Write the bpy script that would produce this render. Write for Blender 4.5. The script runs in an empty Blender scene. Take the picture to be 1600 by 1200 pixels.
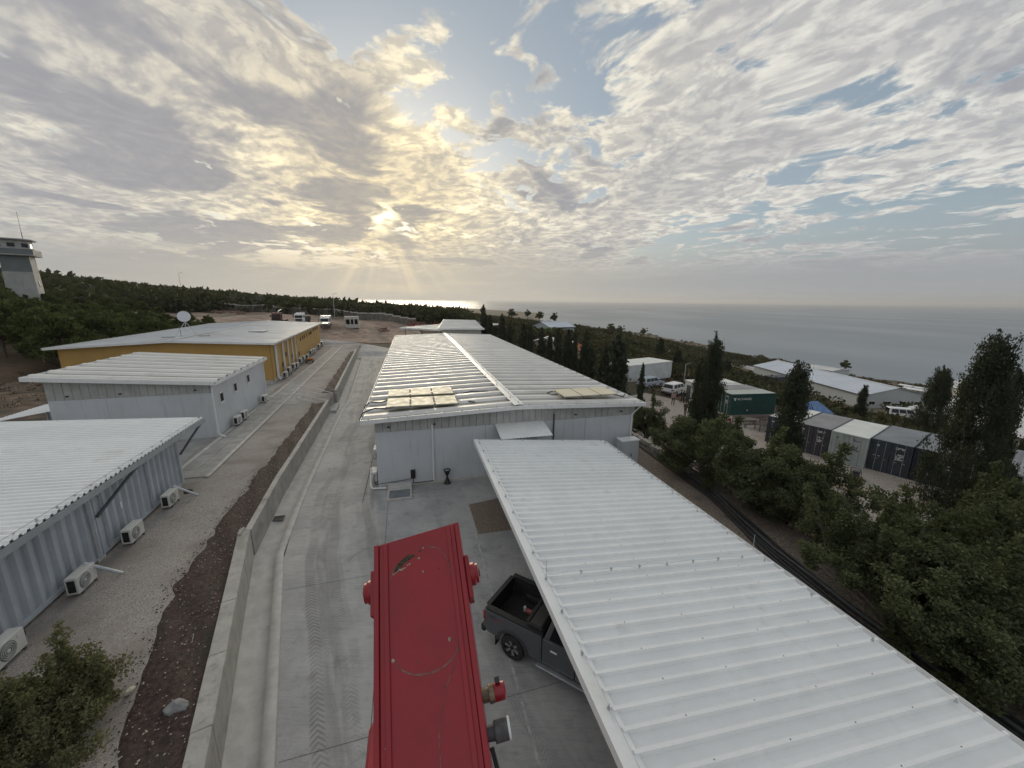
import bpy, bmesh, math, random
import numpy as np
from mathutils import Vector, Matrix
random.seed(7); RNG = np.random.default_rng(7)
scene = bpy.context.scene
COL = scene.collection

# ------------------------------------------------------------------ camera
H = 10.6
PITCH, ROLL, FPX = math.radians(12.3), math.radians(0.6), 600.0
FW = np.array([0, math.cos(PITCH), -math.sin(PITCH)])
_r, _u = np.array([1., 0, 0]), np.array([0, math.sin(PITCH), math.cos(PITCH)])
RT = math.cos(ROLL)*_r + math.sin(ROLL)*_u
UP = -math.sin(ROLL)*_r + math.cos(ROLL)*_u
cam = bpy.data.cameras.new('camera')
cam_o = bpy.data.objects.new('camera', cam); COL.objects.link(cam_o)
cam.sensor_fit = 'HORIZONTAL'; cam.sensor_width = 36; cam.lens = 36*FPX/1600
cam.clip_start = 0.1; cam.clip_end = 90000
cam_o.matrix_world = Matrix(((RT[0], UP[0], -FW[0], 0), (RT[1], UP[1], -FW[1], 0), (RT[2], UP[2], -FW[2], H), (0, 0, 0, 1)))
scene.camera = cam_o

def ray(px, py): return FW + RT*(px-800)/FPX - UP*(py-600)/FPX
def G(px, py, z=0.0):            # survey helper: where the sight line meets height z
    d = ray(px, py); t = (z-H)/d[2]
    return (float(t*d[0]), float(t*d[1]), z)
def DP(px, py, dep):             # survey helper: point at a given distance along the optical axis
    p = ray(px, py)*dep; return (float(p[0]), float(p[1]), float(p[2]+H))

# ------------------------------------------------------------------ sky, sun, exposure
sd = ray(600, 338); sd = sd/np.linalg.norm(sd)
SUN_EL = math.asin(sd[2]); SUN_AZ = math.atan2(sd[0], sd[1])     # azimuth clockwise from +Y
world = bpy.data.worlds.new('World'); scene.world = world; world.use_nodes = True
wt = world.node_tree; wt.nodes.clear()

class NB:                        # tiny node builder
    def __init__(s, t): s.t = t
    def n(s, typ, **kw):
        o = s.t.nodes.new(typ)
        for k, v in kw.items(): setattr(o, k, v)
        return o
    def put(s, sock, v):
        if isinstance(v, bpy.types.NodeSocket): s.t.links.new(v, sock)
        elif v is not None:
            if isinstance(v, (tuple, list)) and len(v) == 3 and sock.type == 'RGBA': v = tuple(v)+(1,)
            sock.default_value = v
    def m(s, op, a, b=None, c=None, clamp=False):
        o = s.n('ShaderNodeMath', operation=op, use_clamp=clamp)
        for i, v in enumerate((a, b, c)):
            if v is not None: s.put(o.inputs[i], v)
        return o.outputs[0]
    def vm(s, op, a, b=None, scale=None):
        o = s.n('ShaderNodeVectorMath', operation=op)
        s.put(o.inputs[0], a)
        if b is not None: s.put(o.inputs[1], b)
        if scale is not None: s.put(o.inputs[3], scale)
        return o.outputs[1] if op in ('DOT_PRODUCT', 'LENGTH', 'DISTANCE') else o.outputs[0]
    def mix(s, f, a, b, mode='MIX'):
        o = s.n('ShaderNodeMix', data_type='RGBA', blend_type=mode)
        s.put(o.inputs[0], f); s.put(o.inputs[6], a); s.put(o.inputs[7], b)
        return o.outputs[2]
    def ss(s, x, a, b, lo=0.0, hi=1.0):
        o = s.n('ShaderNodeMapRange', interpolation_type='SMOOTHSTEP')
        for i, v in enumerate((x, a, b, lo, hi)): s.put(o.inputs[i], v)
        return o.outputs[0]
    def noise(s, vec, scale, detail=3, rough=.5, dist=0.0, lac=2.0):
        o = s.n('ShaderNodeTexNoise')
        if vec is not None: s.put(o.inputs['Vector'], vec)
        for k, v in (('Scale', scale), ('Detail', detail), ('Roughness', rough), ('Distortion', dist), ('Lacunarity', lac)): o.inputs[k].default_value = v
        return o.outputs[0]
    def xyz(s, v):
        o = s.n('ShaderNodeSeparateXYZ'); s.put(o.inputs[0], v); return o.outputs
    def comb(s, x, y, z):
        o = s.n('ShaderNodeCombineXYZ')
        for i, v in enumerate((x, y, z)): s.put(o.inputs[i], v)
        return o.outputs[0]

def build_sky():
    w = NB(wt)
    d = w.vm('NORMALIZE', w.n('ShaderNodeTexCoord').outputs['Generated'])
    dx, dy, dz = w.xyz(d)
    dzc = w.m('MAXIMUM', dz, 0.0)
    sky = w.n('ShaderNodeTexSky', sky_type='NISHITA')
    sky.sun_disc = False; sky.sun_elevation = SUN_EL; sky.sun_rotation = SUN_AZ
    sky.altitude = 60; sky.air_density = 1.0; sky.dust_density = 1.2; sky.ozone_density = 1.5
    # cloud deck: the sight line meets a level sheet of cloud, streets run towards the sun
    ca, sa = math.cos(SUN_AZ+.10), math.sin(SUN_AZ+.10)
    al = w.vm('DOT_PRODUCT', d, (sa, ca, 0)); cr = w.vm('DOT_PRODUCT', d, (ca, -sa, 0))
    inv = w.m('DIVIDE', 1.0, w.m('ADD', dzc, 0.10))
    A = w.m('MULTIPLY', al, inv); C = w.m('MULTIPLY', cr, inv)
    P = w.comb(w.m('MULTIPLY', A, .78), C, SK['seed'])
    warp = w.noise(P, 1.3, 2)
    P2 = w.comb(w.m('MULTIPLY_ADD', warp, .5, w.m('MULTIPLY', A, .95)), w.m('MULTIPLY_ADD', warp, -.35, C), SK['seed']+1.3)
    big = w.noise(P, SK['big'], 3, .5)
    puff = w.noise(P2, SK['puff'], 10, .60, .35)
    off = w.vm('ADD', P2, (.045, 0, 0))
    puffs = w.noise(off, SK['puff'], 6, .6, .35)
    dens = w.m('ADD', w.m('MULTIPLY', big, SK['wb']), w.m('MULTIPLY', puff, SK['wp']))
    for px_, py_, pw, am in ((280, 290, 26, .06), (560, 268, 90, .06), (720, 20, 22, -.075), (900, 190, 90, -.055), (1500, 330, 30, -.02), (1180, 90, 14, .05), (850, 300, 40, .05)):
        dv = ray(px_, py_); dv = dv/np.linalg.norm(dv)
        dens = w.m('MULTIPLY_ADD', w.m('POWER', w.m('MAXIMUM', w.vm('DOT_PRODUCT', d, tuple(map(float, dv))), 0.0), float(pw)), am, dens)
    cov = w.ss(dens, SK['c0'], SK['c1']); thick = w.ss(dens, SK['t0'], SK['t1'])
    streak = w.noise(w.comb(w.m('MULTIPLY', A, .22), w.m('MULTIPLY', C, 1.6), 8.1), 1.6, 5, .55, .4)
    thick = w.m('MAXIMUM', thick, w.m('MULTIPLY', w.ss(streak, .53, .72), cov))
    mass = w.noise(P2, 1.15, 5, .55, .5)
    for px_, py_, pw, am in ((270, 265, 60, .16), (560, 262, 160, .20), (120, 120, 30, .06), (620, 355, 200, .12)):
        dv = ray(px_, py_); dv = dv/np.linalg.norm(dv)
        mass = w.m('MULTIPLY_ADD', w.m('POWER', w.m('MAXIMUM', w.vm('DOT_PRODUCT', d, tuple(map(float, dv))), 0.0), float(pw)), am, mass)
    thick = w.m('MULTIPLY', w.m('MAXIMUM', w.m('MULTIPLY', thick, .62), w.ss(mass, .50, .64)), cov)
    lit = w.ss(w.m('SUBTRACT', puff, puffs), -.05, .07)
    sdot = w.m('MAXIMUM', w.vm('DOT_PRODUCT', d, tuple(float(v) for v in sd)), 0.0)
    g1 = w.m('POWER', sdot, 5.0); g2 = w.m('POWER', sdot, 40.0); g3 = w.m('POWER', sdot, 2200.0)
    clear = w.mix(1.0, w.mix(.45, sky.outputs[0], (5.2, 6.0, 6.8)), (.455, .46, .455), 'MULTIPLY')
    clear = w.mix(w.m('MULTIPLY', g2, .7), clear, (3.9, 4.1, 4.2))
    bright = w.mix(g1, (4.0, 3.95, 3.7), (5.6, 5.0, 3.7)); bright = w.mix(g2, bright, (9.0, 7.3, 4.1))
    dark = w.mix(g1, (1.75, 1.80, 1.98), (1.62, 1.62, 1.75)); dark = w.mix(g2, dark, (1.95, 1.85, 1.75))
    fine = w.noise(P2, SK['puff']*3.1, 5, .6, .2)
    bright = w.mix(w.ss(fine, .40, .60), w.mix(.55, bright, dark), bright)
    mid = w.mix(w.m('MULTIPLY', thick, .93), bright, dark)
    mid = w.mix(w.m('MULTIPLY', lit, w.m('SUBTRACT', .62, w.m('MULTIPLY', thick, .56))), mid, bright)
    col = w.mix(cov, clear, mid)
    # low haze that swallows the cloud deck towards the horizon
    hz = w.m('POWER', 2.718, w.m('MULTIPLY', dzc, -6.8))
    band = w.noise(w.comb(w.m('MULTIPLY', dx, 2.0), w.m('MULTIPLY', dy, 2.0), w.m('MULTIPLY', dz, 34)), 1.0, 4, .5)
    haz = w.mix(w.m('POWER', sdot, 7.0), (1.72, 1.82, 1.95), (3.0, 2.7, 2.2))
    haz = w.mix(w.ss(band, .50, .72, 0, .45), haz, w.mix(g1, (2.2, 2.2, 2.2), (4.2, 3.5, 2.4)))
    col = w.mix(w.ss(hz, .28, .72, 0, .96), col, haz)
    # sun behind a torn cloud edge, with faint shafts below it
    torn = w.noise(w.comb(w.m('MULTIPLY', dx, 15), w.m('MULTIPLY', dy, 15), w.m('MULTIPLY', dz, 40)), 1.0, 5, .5, .5)
    hole = w.m('MULTIPLY', w.m('MULTIPLY', g3, 1.3), w.ss(torn, .40, .66))
    col = w.mix(w.m('MULTIPLY', hole, .75, clamp=True), col, (17, 14, 8.0))
    e1 = np.cross(sd, [0, 0, 1]); e1 /= np.linalg.norm(e1); e2 = np.cross(e1, sd)
    rx = w.vm('DOT_PRODUCT', d, tuple(map(float, e1))); ry = w.vm('DOT_PRODUCT', d, tuple(map(float, e2)))
    ang = w.m('ARCTAN2', rx, w.m('MULTIPLY', ry, -1.0))
    shaft = w.ss(w.noise(w.comb(ang, 0, 0), 4.2, 2), .38, .75)
    shaft = w.m('MULTIPLY', shaft, w.m('MULTIPLY', w.ss(w.m('ABSOLUTE', ang), 1.25, .5), w.ss(ry, -.035, -.085)))
    shaft = w.m('MULTIPLY', shaft, w.m('POWER', sdot, 25.0))
    col = w.mix(w.m('MULTIPLY', shaft, .55), col, (5.6, 4.6, 3.0))
    bg = w.n('ShaderNodeBackground'); w.put(bg.inputs[0], col); bg.inputs[1].default_value = SK['strength']
    wt.links.new(bg.outputs[0], w.n('ShaderNodeOutputWorld').inputs[0])
SK = dict(big=.6, puff=3.5, wb=.62, wp=.66, c0=.57, c1=.63, t0=.61, t1=.72, strength=.095, seed=8.74)
SK.update(globals().get('SKX', {}))
build_sky()

sun = bpy.data.lights.new('sun', 'SUN'); sun.energy = 0.8; sun.angle = math.radians(24); sun.color = (1, .86, .64)
sun_o = bpy.data.objects.new('sun', sun); COL.objects.link(sun_o)
sun_o.rotation_euler = Vector(tuple(-sd)).to_track_quat('-Z', 'Y').to_euler()
scene.view_settings.view_transform = 'Standard'; scene.view_settings.look = 'None'
scene.view_settings.exposure = 1.06; scene.view_settings.gamma = 1.0

# ------------------------------------------------------------------ frames: A = hall and carport, B = terrace buildings
TA, TB = math.radians(-14.72), math.radians(-17.73)
def frame(th):
    u = (math.sin(th), math.cos(th)); v = (math.cos(th), -math.sin(th))
    return lambda a, b, z=0.0: (a*v[0]+b*u[0], a*v[1]+b*u[1], z)
FA, FB = frame(TA), frame(TB)
def toB(x, y): return (x*math.cos(TB)-y*math.sin(TB), x*math.sin(TB)+y*math.cos(TB))
def toA(x, y): return (x*math.cos(TA)-y*math.sin(TA), x*math.sin(TA)+y*math.cos(TA))

# ------------------------------------------------------------------ materials
MATS = {}
def pm(name, col, rough=.6, metal=0.0, var=.12, vs=1.5, bump=0.0, bs=18.0, col2=None, c2=(.55, .7), c2s=.8, spec=.5, stretch=None, streak=0.0, coat=0.0, trans=0.0, orand=0.0):
    if name in MATS: return MATS[name]
    m = bpy.data.materials.new(name); m.use_nodes = True; t = m.node_tree; t.nodes.clear(); w = NB(t)
    pos = w.n('ShaderNodeNewGeometry').outputs['Position']
    if stretch: pos = w.vm('MULTIPLY', pos, stretch)
    n1 = w.noise(pos, vs, 6, .6)
    lo = tuple(c*(1-var) for c in col); hi = tuple(min(1, c*(1+var)) for c in col)
    c = w.mix(w.ss(n1, .3, .7), lo, hi)
    if col2 is not None: c = w.mix(w.ss(w.noise(pos, c2s, 6, .62, .3), c2[0], c2[1]), c, col2)
    if streak:                               # rain streaks running down upright faces
        sp = w.vm('MULTIPLY', w.n('ShaderNodeNewGeometry').outputs['Position'], (7, 7, .35))
        c = w.mix(w.ss(w.noise(sp, 1.0, 4, .6), .52, .75, 0, streak), c, (.10, .09, .075))
    if orand: c = w.mix(w.m('MULTIPLY', w.n('ShaderNodeObjectInfo').outputs['Random'], orand), c, (.30, .29, .27))   # sheet to sheet difference
    b = w.n('ShaderNodeBsdfPrincipled'); w.put(b.inputs['Base Color'], c)
    w.put(b.inputs['Roughness'], w.ss(w.noise(pos, vs*2.3, 4), .3, .7, max(.03, rough*.82), min(1, rough*1.18)))
    b.inputs['Metallic'].default_value = metal; b.inputs['Specular IOR Level'].default_value = spec
    if coat: b.inputs['Coat Weight'].default_value = coat; b.inputs['Coat Roughness'].default_value = .12
    if bump:
        bn = w.n('ShaderNodeBump'); bn.inputs['Strength'].default_value = min(1, bump); bn.inputs['Distance'].default_value = .02
        w.put(bn.inputs['Height'], w.noise(pos, bs, 5, .65)); w.put(b.inputs['Normal'], bn.outputs[0])
    out = w.n('ShaderNodeOutputMaterial')
    if trans:
        tr = w.n('ShaderNodeBsdfTranslucent'); w.put(tr.inputs[0], w.mix(.5, c, (.10, .13, .02)))
        mx = w.n('ShaderNodeMixShader'); mx.inputs[0].default_value = trans
        t.links.new(b.outputs[0], mx.inputs[1]); t.links.new(tr.outputs[0], mx.inputs[2]); t.links.new(mx.outputs[0], out.inputs[0])
    else: t.links.new(b.outputs[0], out.inputs[0])
    MATS[name] = m; return m

M_WHITE = pm('white_sheet_metal', (.84, .86, .865), .42, var=.04, vs=.7, spec=.45, col2=(.70, .70, .68), c2=(.54, .80), c2s=.7, orand=.10)
M_ROOF = pm('weathered_roof_metal', (.80, .79, .76), .42, var=.06, vs=.5, spec=.5, col2=(.62, .60, .54), c2=(.55, .78), c2s=.35, orand=.14)
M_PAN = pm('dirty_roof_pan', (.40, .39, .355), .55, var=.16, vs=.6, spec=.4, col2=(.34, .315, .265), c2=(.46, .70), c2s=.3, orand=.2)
M_TRIM = pm('white_trim', (.78, .79, .79), .4, var=.05, vs=1.0, streak=.12)
M_PANEL = pm('grey_white_panel', (.60, .63, .665), .5, var=.05, vs=.5, streak=.18, orand=.10)
M_GALV = pm('galvanised_steel', (.50, .53, .55), .38, metal=.75, var=.12, vs=3)
M_CONT = pm('blue_grey_container', (.45, .49, .53), .5, var=.10, vs=.8, streak=.28)
M_YEL = pm('ochre_wall', (.48, .30, .095), .8, var=.06, vs=.6, streak=.10, bump=.15)
M_YROOF = pm('pale_roof_sheet', (.52, .55, .58), .5, var=.08, vs=.35, col2=(.42, .44, .46), c2=(.46, .68), c2s=.25, orand=.2)
M_CONC = pm('cast_concrete', (.40, .385, .355), .85, var=.14, vs=1.6, bump=.35, bs=14, streak=.35, col2=(.30, .285, .26), c2=(.52, .7), c2s=.9)
M_CURB = pm('pale_concrete', (.50, .49, .465), .85, var=.12, vs=2, bump=.3, bs=20)
M_PAVE = pm('paving_concrete', (.34, .335, .325), .85, var=.16, vs=1.2, bump=.3, bs=22)
M_GRAVEL = pm('gravel', (.345, .318, .295), .95, var=.42, vs=34, bump=1.0, bs=40, col2=(.25, .22, .198), c2=(.42, .70), c2s=.5)
M_GRAVELR = pm('pinkish_gravel', (.36, .32, .285), .95, var=.5, vs=13, bump=1.0, bs=24, col2=(.28, .22, .18), c2=(.5, .72), c2s=.3)
M_SOIL = pm('dark_red_soil', (.052, .032, .027), .97, var=.6, vs=9, bump=1.0, bs=14, col2=(.045, .038, .028), c2=(.5, .65), c2s=.7)
M_STONE = pm('pale_stone', (.42, .38, .33), .9, var=.3, vs=4, bump=.5, bs=9)
M_BLACK = pm('black_plastic', (.016, .016, .017), .45, var=.3, vs=5)
M_RUBBER = pm('rubber', (.022, .022, .023), .8, var=.3, vs=12, bump=.3, bs=40)
M_HOSE = pm('black_cable', (.030, .030, .032), .55, var=.4, vs=6)
M_DARK = pm('dark_grey_metal', (.075, .08, .085), .5, var=.2, vs=3)
M_GLASS = pm('dark_glass', (.010, .013, .016), .10, var=.2, vs=1, spec=.35)
M_CREAM = pm('cream_panel', (.74, .68, .50), .55, var=.05, vs=1.1, spec=.35)
M_PANE = pm('dark_pane', (.010, .012, .014), .35, var=.2, vs=1, spec=.12)
M_AC = pm('ac_casing', (.64, .64, .61), .5, var=.06, vs=2, streak=.15)
M_GRILLE = pm('fan_grille', (.20, .21, .20), .6, var=.2, vs=9)
M_BRICKBR = pm('bark', (.16, .13, .105), .95, var=.4, vs=6, bump=.8, bs=14)
M_BARE = pm('bare_twigs', (.22, .20, .175), .95, var=.3, vs=5)

# ------------------------------------------------------------------ mesh helpers
def tag(o, label=None, cat=None, group=None, kind=None):
    if label: o['label'] = label
    if cat: o['category'] = cat
    if group: o['group'] = group
    if kind: o['kind'] = kind
    return o
ORG = {}
def thing(name, label, cat, loc, rz=0.0, group=None, org=None):
    o = bpy.data.objects.new(name, None); COL.objects.link(o); o.empty_display_size = .2
    o.location = loc; o.rotation_euler = (0, 0, rz); ORG[o] = org or (0, 0, 0)
    return tag(o, label, cat, group)
def thingF(fr, name, label, cat, a, b, z=0.0, group=None):      # thing whose parts are written in frame coordinates
    th = TA if fr is FA else TB
    return thing(name, label, cat, fr(a, b, z), -th, group, (a, b, z))
def copy_tree(o, parent=None, loc=None, rz=None, scale=None):
    c = o.copy(); COL.objects.link(c); c.parent = parent; ORG[c] = ORG.get(o, (0, 0, 0))
    if loc is not None: c.location = loc
    if rz is not None: c.rotation_euler = (0, 0, rz)
    if scale is not None: c.scale = (scale,)*3 if not isinstance(scale, tuple) else scale
    for ch in KIDS.get(o, []): copy_tree(ch, c)
    KIDS.setdefault(parent, []).append(c) if parent else None
    return c
KIDS = {}
def link(me, name, mat, parent=None, loc=None, rot=None, smooth=False):
    o = bpy.data.objects.new(name, me); COL.objects.link(o)
    if mat is not None and not me.materials: me.materials.append(mat)
    if parent: o.parent = parent; KIDS.setdefault(parent, []).append(o)
    if loc is not None: o.location = loc
    if rot is not None: o.rotation_euler = rot
    if smooth: me.polygons.foreach_set('use_smooth', [True]*len(me.polygons))
    return o

class MB:
    def __init__(s): s.v = []; s.f = []
    def add(s, vs, fs):
        b = len(s.v); s.v += [tuple(p) for p in vs]; s.f += [tuple(i+b for i in f) for f in fs]; return s
    def box(s, x0, x1, y0, y1, z0, z1, R=None, c=None):
        vs = [(x, y, z) for z in (z0, z1) for y in (y0, y1) for x in (x0, x1)]
        if R is not None:
            c = Vector(c or ((x0+x1)/2, (y0+y1)/2, (z0+z1)/2)); vs = [tuple(R @ (Vector(p)-c) + c) for p in vs]
        return s.add(vs, [(0, 2, 3, 1), (4, 5, 7, 6), (0, 1, 5, 4), (2, 6, 7, 3), (0, 4, 6, 2), (1, 3, 7, 5)])
    def cbox(s, cx, cy, cz, sx, sy, sz, R=None): return s.box(cx-sx/2, cx+sx/2, cy-sy/2, cy+sy/2, cz-sz/2, cz+sz/2, R)
    def quad(s, *p): return s.add(p, [tuple(range(len(p)))])
    def prism(s, poly, d0, d1, axis='x'):     # polygon in the two other axes, extruded along axis
        n = len(poly)
        def P(a, b, d): return {'x': (d, a, b), 'y': (a, d, b), 'z': (a, b, d)}[axis]
        vs = [P(a, b, d0) for a, b in poly]+[P(a, b, d1) for a, b in poly]
        return s.add(vs, [tuple(range(n))[::-1], tuple(range(n, 2*n))]+[(i, (i+1) % n, n+(i+1) % n, n+i) for i in range(n)])
    def tube(s, pts, r, n=6, cap=True):
        pts = [Vector(p) for p in pts]; rs = r if isinstance(r, (list, tuple)) else [r]*len(pts)
        b0 = len(s.v); prev = None
        for i, p in enumerate(pts):
            t = (pts[min(i+1, len(pts)-1)]-pts[max(i-1, 0)])
            t = t.normalized() if t.length > 1e-9 else Vector((0, 0, 1))
            a = prev if prev is not None else (Vector((0, 0, 1)) if abs(t.z) < .9 else Vector((1, 0, 0)))
            e1 = (a - t*a.dot(t)); e1 = e1.normalized() if e1.length > 1e-6 else t.orthogonal().normalized()
            prev = e1; e2 = t.cross(e1)
            for k in range(n):
                q = 2*math.pi*k/n; s.v.append(tuple(p+(e1*math.cos(q)+e2*math.sin(q))*rs[i]))
        for i in range(len(pts)-1):
            for k in range(n):
                a = b0+i*n+k; b = b0+i*n+(k+1) % n; s.f.append((a, b, b+n, a+n))
        if cap:
            s.f.append(tuple(b0+k for k in range(n))[::-1]); s.f.append(tuple(b0+(len(pts)-1)*n+k for k in range(n)))
        return s
    def lathe(s, prof, n=20, c=(0, 0, 0), axis='z', cap=True):
        b0 = len(s.v)
        for r, h in prof:
            for k in range(n):
                q = 2*math.pi*k/n; x, y = r*math.cos(q), r*math.sin(q)
                p = {'z': (x, y, h), 'x': (h, x, y), 'y': (x, h, y)}[axis]
                s.v.append((p[0]+c[0], p[1]+c[1], p[2]+c[2]))
        for i in range(len(prof)-1):
            for k in range(n):
                a = b0+i*n+k; b = b0+i*n+(k+1) % n; s.f.append((a, b, b+n, a+n))
        if cap: s.f.append(tuple(b0+k for k in range(n))[::-1]); s.f.append(tuple(b0+(len(prof)-1)*n+k for k in range(n)))
        return s
    def mesh(s, name='m', off=(0, 0, 0)):
        me = bpy.data.meshes.new(name)
        me.from_pydata([(x-off[0], y-off[1], z-off[2]) for x, y, z in s.v], [], s.f)
        bm = bmesh.new(); bm.from_mesh(me); bmesh.ops.recalc_face_normals(bm, faces=bm.faces); bm.to_mesh(me); bm.free()
        return me
    def build(s, name, mat, parent=None, smooth=False, bevel=0.0, off=None, keep=False):
        me = s.mesh(name, off if off is not None else ORG.get(parent, (0, 0, 0)))
        if keep: me.update()
        o = link(me, name, mat, parent, smooth=smooth); ORG[o] = off if off is not None else ORG.get(parent, (0, 0, 0))
        if bevel:
            b = o.modifiers.new('bevel', 'BEVEL'); b.width = bevel; b.segments = 2; b.limit_method = 'ANGLE'; b.angle_limit = math.radians(40)
        if smooth: 
            try: me.set_sharp_from_angle(angle=math.radians(35))
            except Exception: pass
        return o

def fast_mesh(name, V, F):               # V (n,3), F (m,k) arrays
    me = bpy.data.meshes.new(name); V = np.asarray(V, np.float32); F = np.asarray(F, np.int32); k = F.shape[1]
    me.vertices.add(len(V)); me.vertices.foreach_set('co', V.ravel())
    me.loops.add(F.size); me.loops.foreach_set('vertex_index', F.ravel())
    me.polygons.add(len(F)); me.polygons.foreach_set('loop_start', np.arange(0, F.size, k, dtype=np.int32)); me.polygons.foreach_set('loop_total', np.full(len(F), k, np.int32))
    me.update(calc_edges=True); return me
def leaf_quads(C, size, flat=0.0, asp=.55, rng=RNG, axis=None):
    n = len(C); a = rng.normal(size=(n, 3))
    if axis is not None: a = a*.45+axis
    a /= np.linalg.norm(a, axis=1)[:, None]
    b = rng.normal(size=(n, 3)); b[:, 2] *= (1-flat); b -= a*np.sum(a*b, 1)[:, None]; b /= np.linalg.norm(b, axis=1)[:, None]+1e-9
    sz = (size*rng.uniform(.6, 1.35, n))[:, None]
    V = np.stack([C-a*sz, C+b*sz*asp, C+a*sz, C-b*sz*asp], 1).reshape(-1, 3)
    return V, np.arange(4*n).reshape(n, 4)

# ------------------------------------------------------------------ terrain
def rbf_setup():
    c = []
    for p in [(0, 432, 190), (120, 453, 230), (250, 466, 260), (350, 472, 280), (450, 477, 320), (560, 486, 380), (650, 490, 450), (760, 495, 500),
              (520, 506, 100), (600, 512, 105), (660, 514, 110), (420, 490, 115), (360, 492, 118), (850, 510, 160), (900, 530, 110),
              (1000, 530, 200), (1060, 560, 120), (1100, 560, 170), (1150, 590, 95), (1200, 560, 250), (1350, 640, 95), (1210, 602, 115), (1446, 645, 85),
              (1590, 705, 65), (1600, 640, 120), (1300, 645, 75), (1500, 640, 130), (1400, 605, 190)]:
        c.append(DP(*p))
    for a, b, z in [(-50, 0, 2.5), (-50, 30, 2.2), (-55, 60, 3), (-60, 85, 5), (-45, 45, 1.6), (-80, 40, 7), (-110, 60, 12), (-40, 92, 2.4), (-20, 92, 1.6), (-6, 95, 1.2), (8, 85, .2), (14, 75, -.3),
                    (0, 0, 0), (0, 40, 0), (10, 60, 0), (0, -60, 0), (-50, -60, 4), (-120, -60, 14), (60, -60, -14), (20, -60, -4), (20, -30, -3)]:
        x, y, _ = FB(a, b); c.append((x, y, z))
    for x, y, z in [(20, 25, -2.7), (28, 28, -2.7), (36, 22, -3.4), (24, 42, -2.7), (34, 45, -3.6), (17, 50, -2.4), (22, 62, -2.4), (45, 10, -6), (60, -10, -11), (46, 60, -6), (110, 20, -18), (200, 0, -34), (160, -100, -30),
                    (-400, 300, 25), (-500, 0, 40), (-350, -150, 35), (-400, 900, 0), (-200, 1500, -20), (-900, 1500, 0), (100, 1600, -39)]:
        c.append((x, y, z))
    for p in [(1000, 517, 600), (1150, 548, 370), (1250, 570, 300), (1400, 592, 240), (1600, 615, 205), (850, 497, 900)]:
        x, y, _ = DP(*p); c.append((x, y, -38.5)); c.append((x*1.12+30, y*1.02, -44))
    c = np.array(c); P = c[:, :2]/100; r = np.linalg.norm(P[:, None]-P[None], axis=2)
    n = len(c); K = np.zeros((n+3, n+3)); K[:n, :n] = r+np.eye(n)*.004; K[:n, n] = 1; K[:n, n+1:] = P; K[n, :n] = 1; K[n+1:, :n] = P.T
    w = np.linalg.solve(K, np.concatenate([c[:, 2], np.zeros(3)]))
    return P, w
RP, RW = rbf_setup()
def sstep(x, a, b):
    t = np.clip((x-a)/(b-a), 0, 1); return t*t*(3-2*t)
def rect_dist(a, b, a0, a1, b0, b1):
    dx = np.maximum(np.maximum(a0-a, a-a1), 0); dy = np.maximum(np.maximum(b0-b, b-b1), 0); return np.hypot(dx, dy)
YC = frame(math.radians(55.0))            # yard frame: container length runs along azimuth 55
def toY(x, y):
    t = math.radians(55.0); return (x*math.cos(t)-y*math.sin(t), x*math.sin(t)+y*math.cos(t))
def hash_noise(x, y, s):
    return (np.sin(x*.9/s+1.3)*np.cos(y*1.1/s-.4)+.6*np.sin(x*2.3/s-y*1.7/s+2.1)+.35*np.sin(x*4.9/s+y*4.1/s))
def terrain(x, y):
    x = np.asarray(x, float); y = np.asarray(y, float); sh = x.shape; x = x.ravel(); y = y.ravel()
    Q = np.stack([x, y], 1)/100; z = np.zeros(len(x))
    for i in range(0, len(x), 4000):
        q = Q[i:i+4000]; r = np.linalg.norm(q[:, None]-RP[None], axis=2); z[i:i+4000] = r@RW[:len(RP)]+RW[len(RP)]+q@RW[len(RP)+1:]
    R = np.hypot(x, y)
    z = z+hash_noise(x, y, 9)*.35*sstep(R, 60, 140)+hash_noise(x, y, 40)*.9*sstep(R, 120, 300)
    a, b = toY(x, y); d = rect_dist(a, b, -33, 9, 24.5, 47)        # yard
    k = 1-sstep(d, 0, 6); z = z*(1-k)-2.66*k
    a, b = toA(x, y); d = rect_dist(a, b, -30, 17.2, -40, 76)
    k = 1-sstep(d, 0, 3.4); z = z*(1-k)-.14*k
    a, b = toB(x, y); d = rect_dist(a, b, -38, -8, -40, 87)
    k = 1-sstep(d, 0, 3.0); z = z*(1-k)-.14*k
    return z.reshape(sh)
def TZ(x, y): return float(terrain(np.array([x]), np.array([y]))[0])

def terrain_mat():
    m = bpy.data.materials.new('scrub_ground'); m.use_nodes = True; t = m.node_tree; t.nodes.clear(); w = NB(t)
    pos = w.n('ShaderNodeNewGeometry').outputs['Position']
    n1 = w.noise(pos, .05, 6, .6); n2 = w.noise(pos, .6, 6, .65); n3 = w.noise(pos, 6, 4, .6)
    c = w.mix(w.ss(n1, .40, .62), (.075, .070, .040), (.17, .105, .068))
    c = w.mix(w.ss(n2, .52, .68), c, (.050, .055, .028))
    c = w.mix(w.ss(n2, .36, .26), c, (.30, .24, .18))
    c = w.mix(w.ss(n3, .35, .7, 0, .6), c, w.mix(.5, c, (.02, .018, .012)))
    b = w.n('ShaderNodeBsdfPrincipled'); w.put(b.inputs['Base Color'], c); b.inputs['Roughness'].default_value = .95
    bn = w.n('ShaderNodeBump'); bn.inputs['Strength'].default_value = .8; bn.inputs['Distance'].default_value = .15; w.put(bn.inputs['Height'], w.m('ADD', n2, w.m('MULTIPLY', n3, .4))); w.put(b.inputs['Normal'], bn.outputs[0])
    t.links.new(b.outputs[0], w.n('ShaderNodeOutputMaterial').inputs[0]); return m
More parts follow.
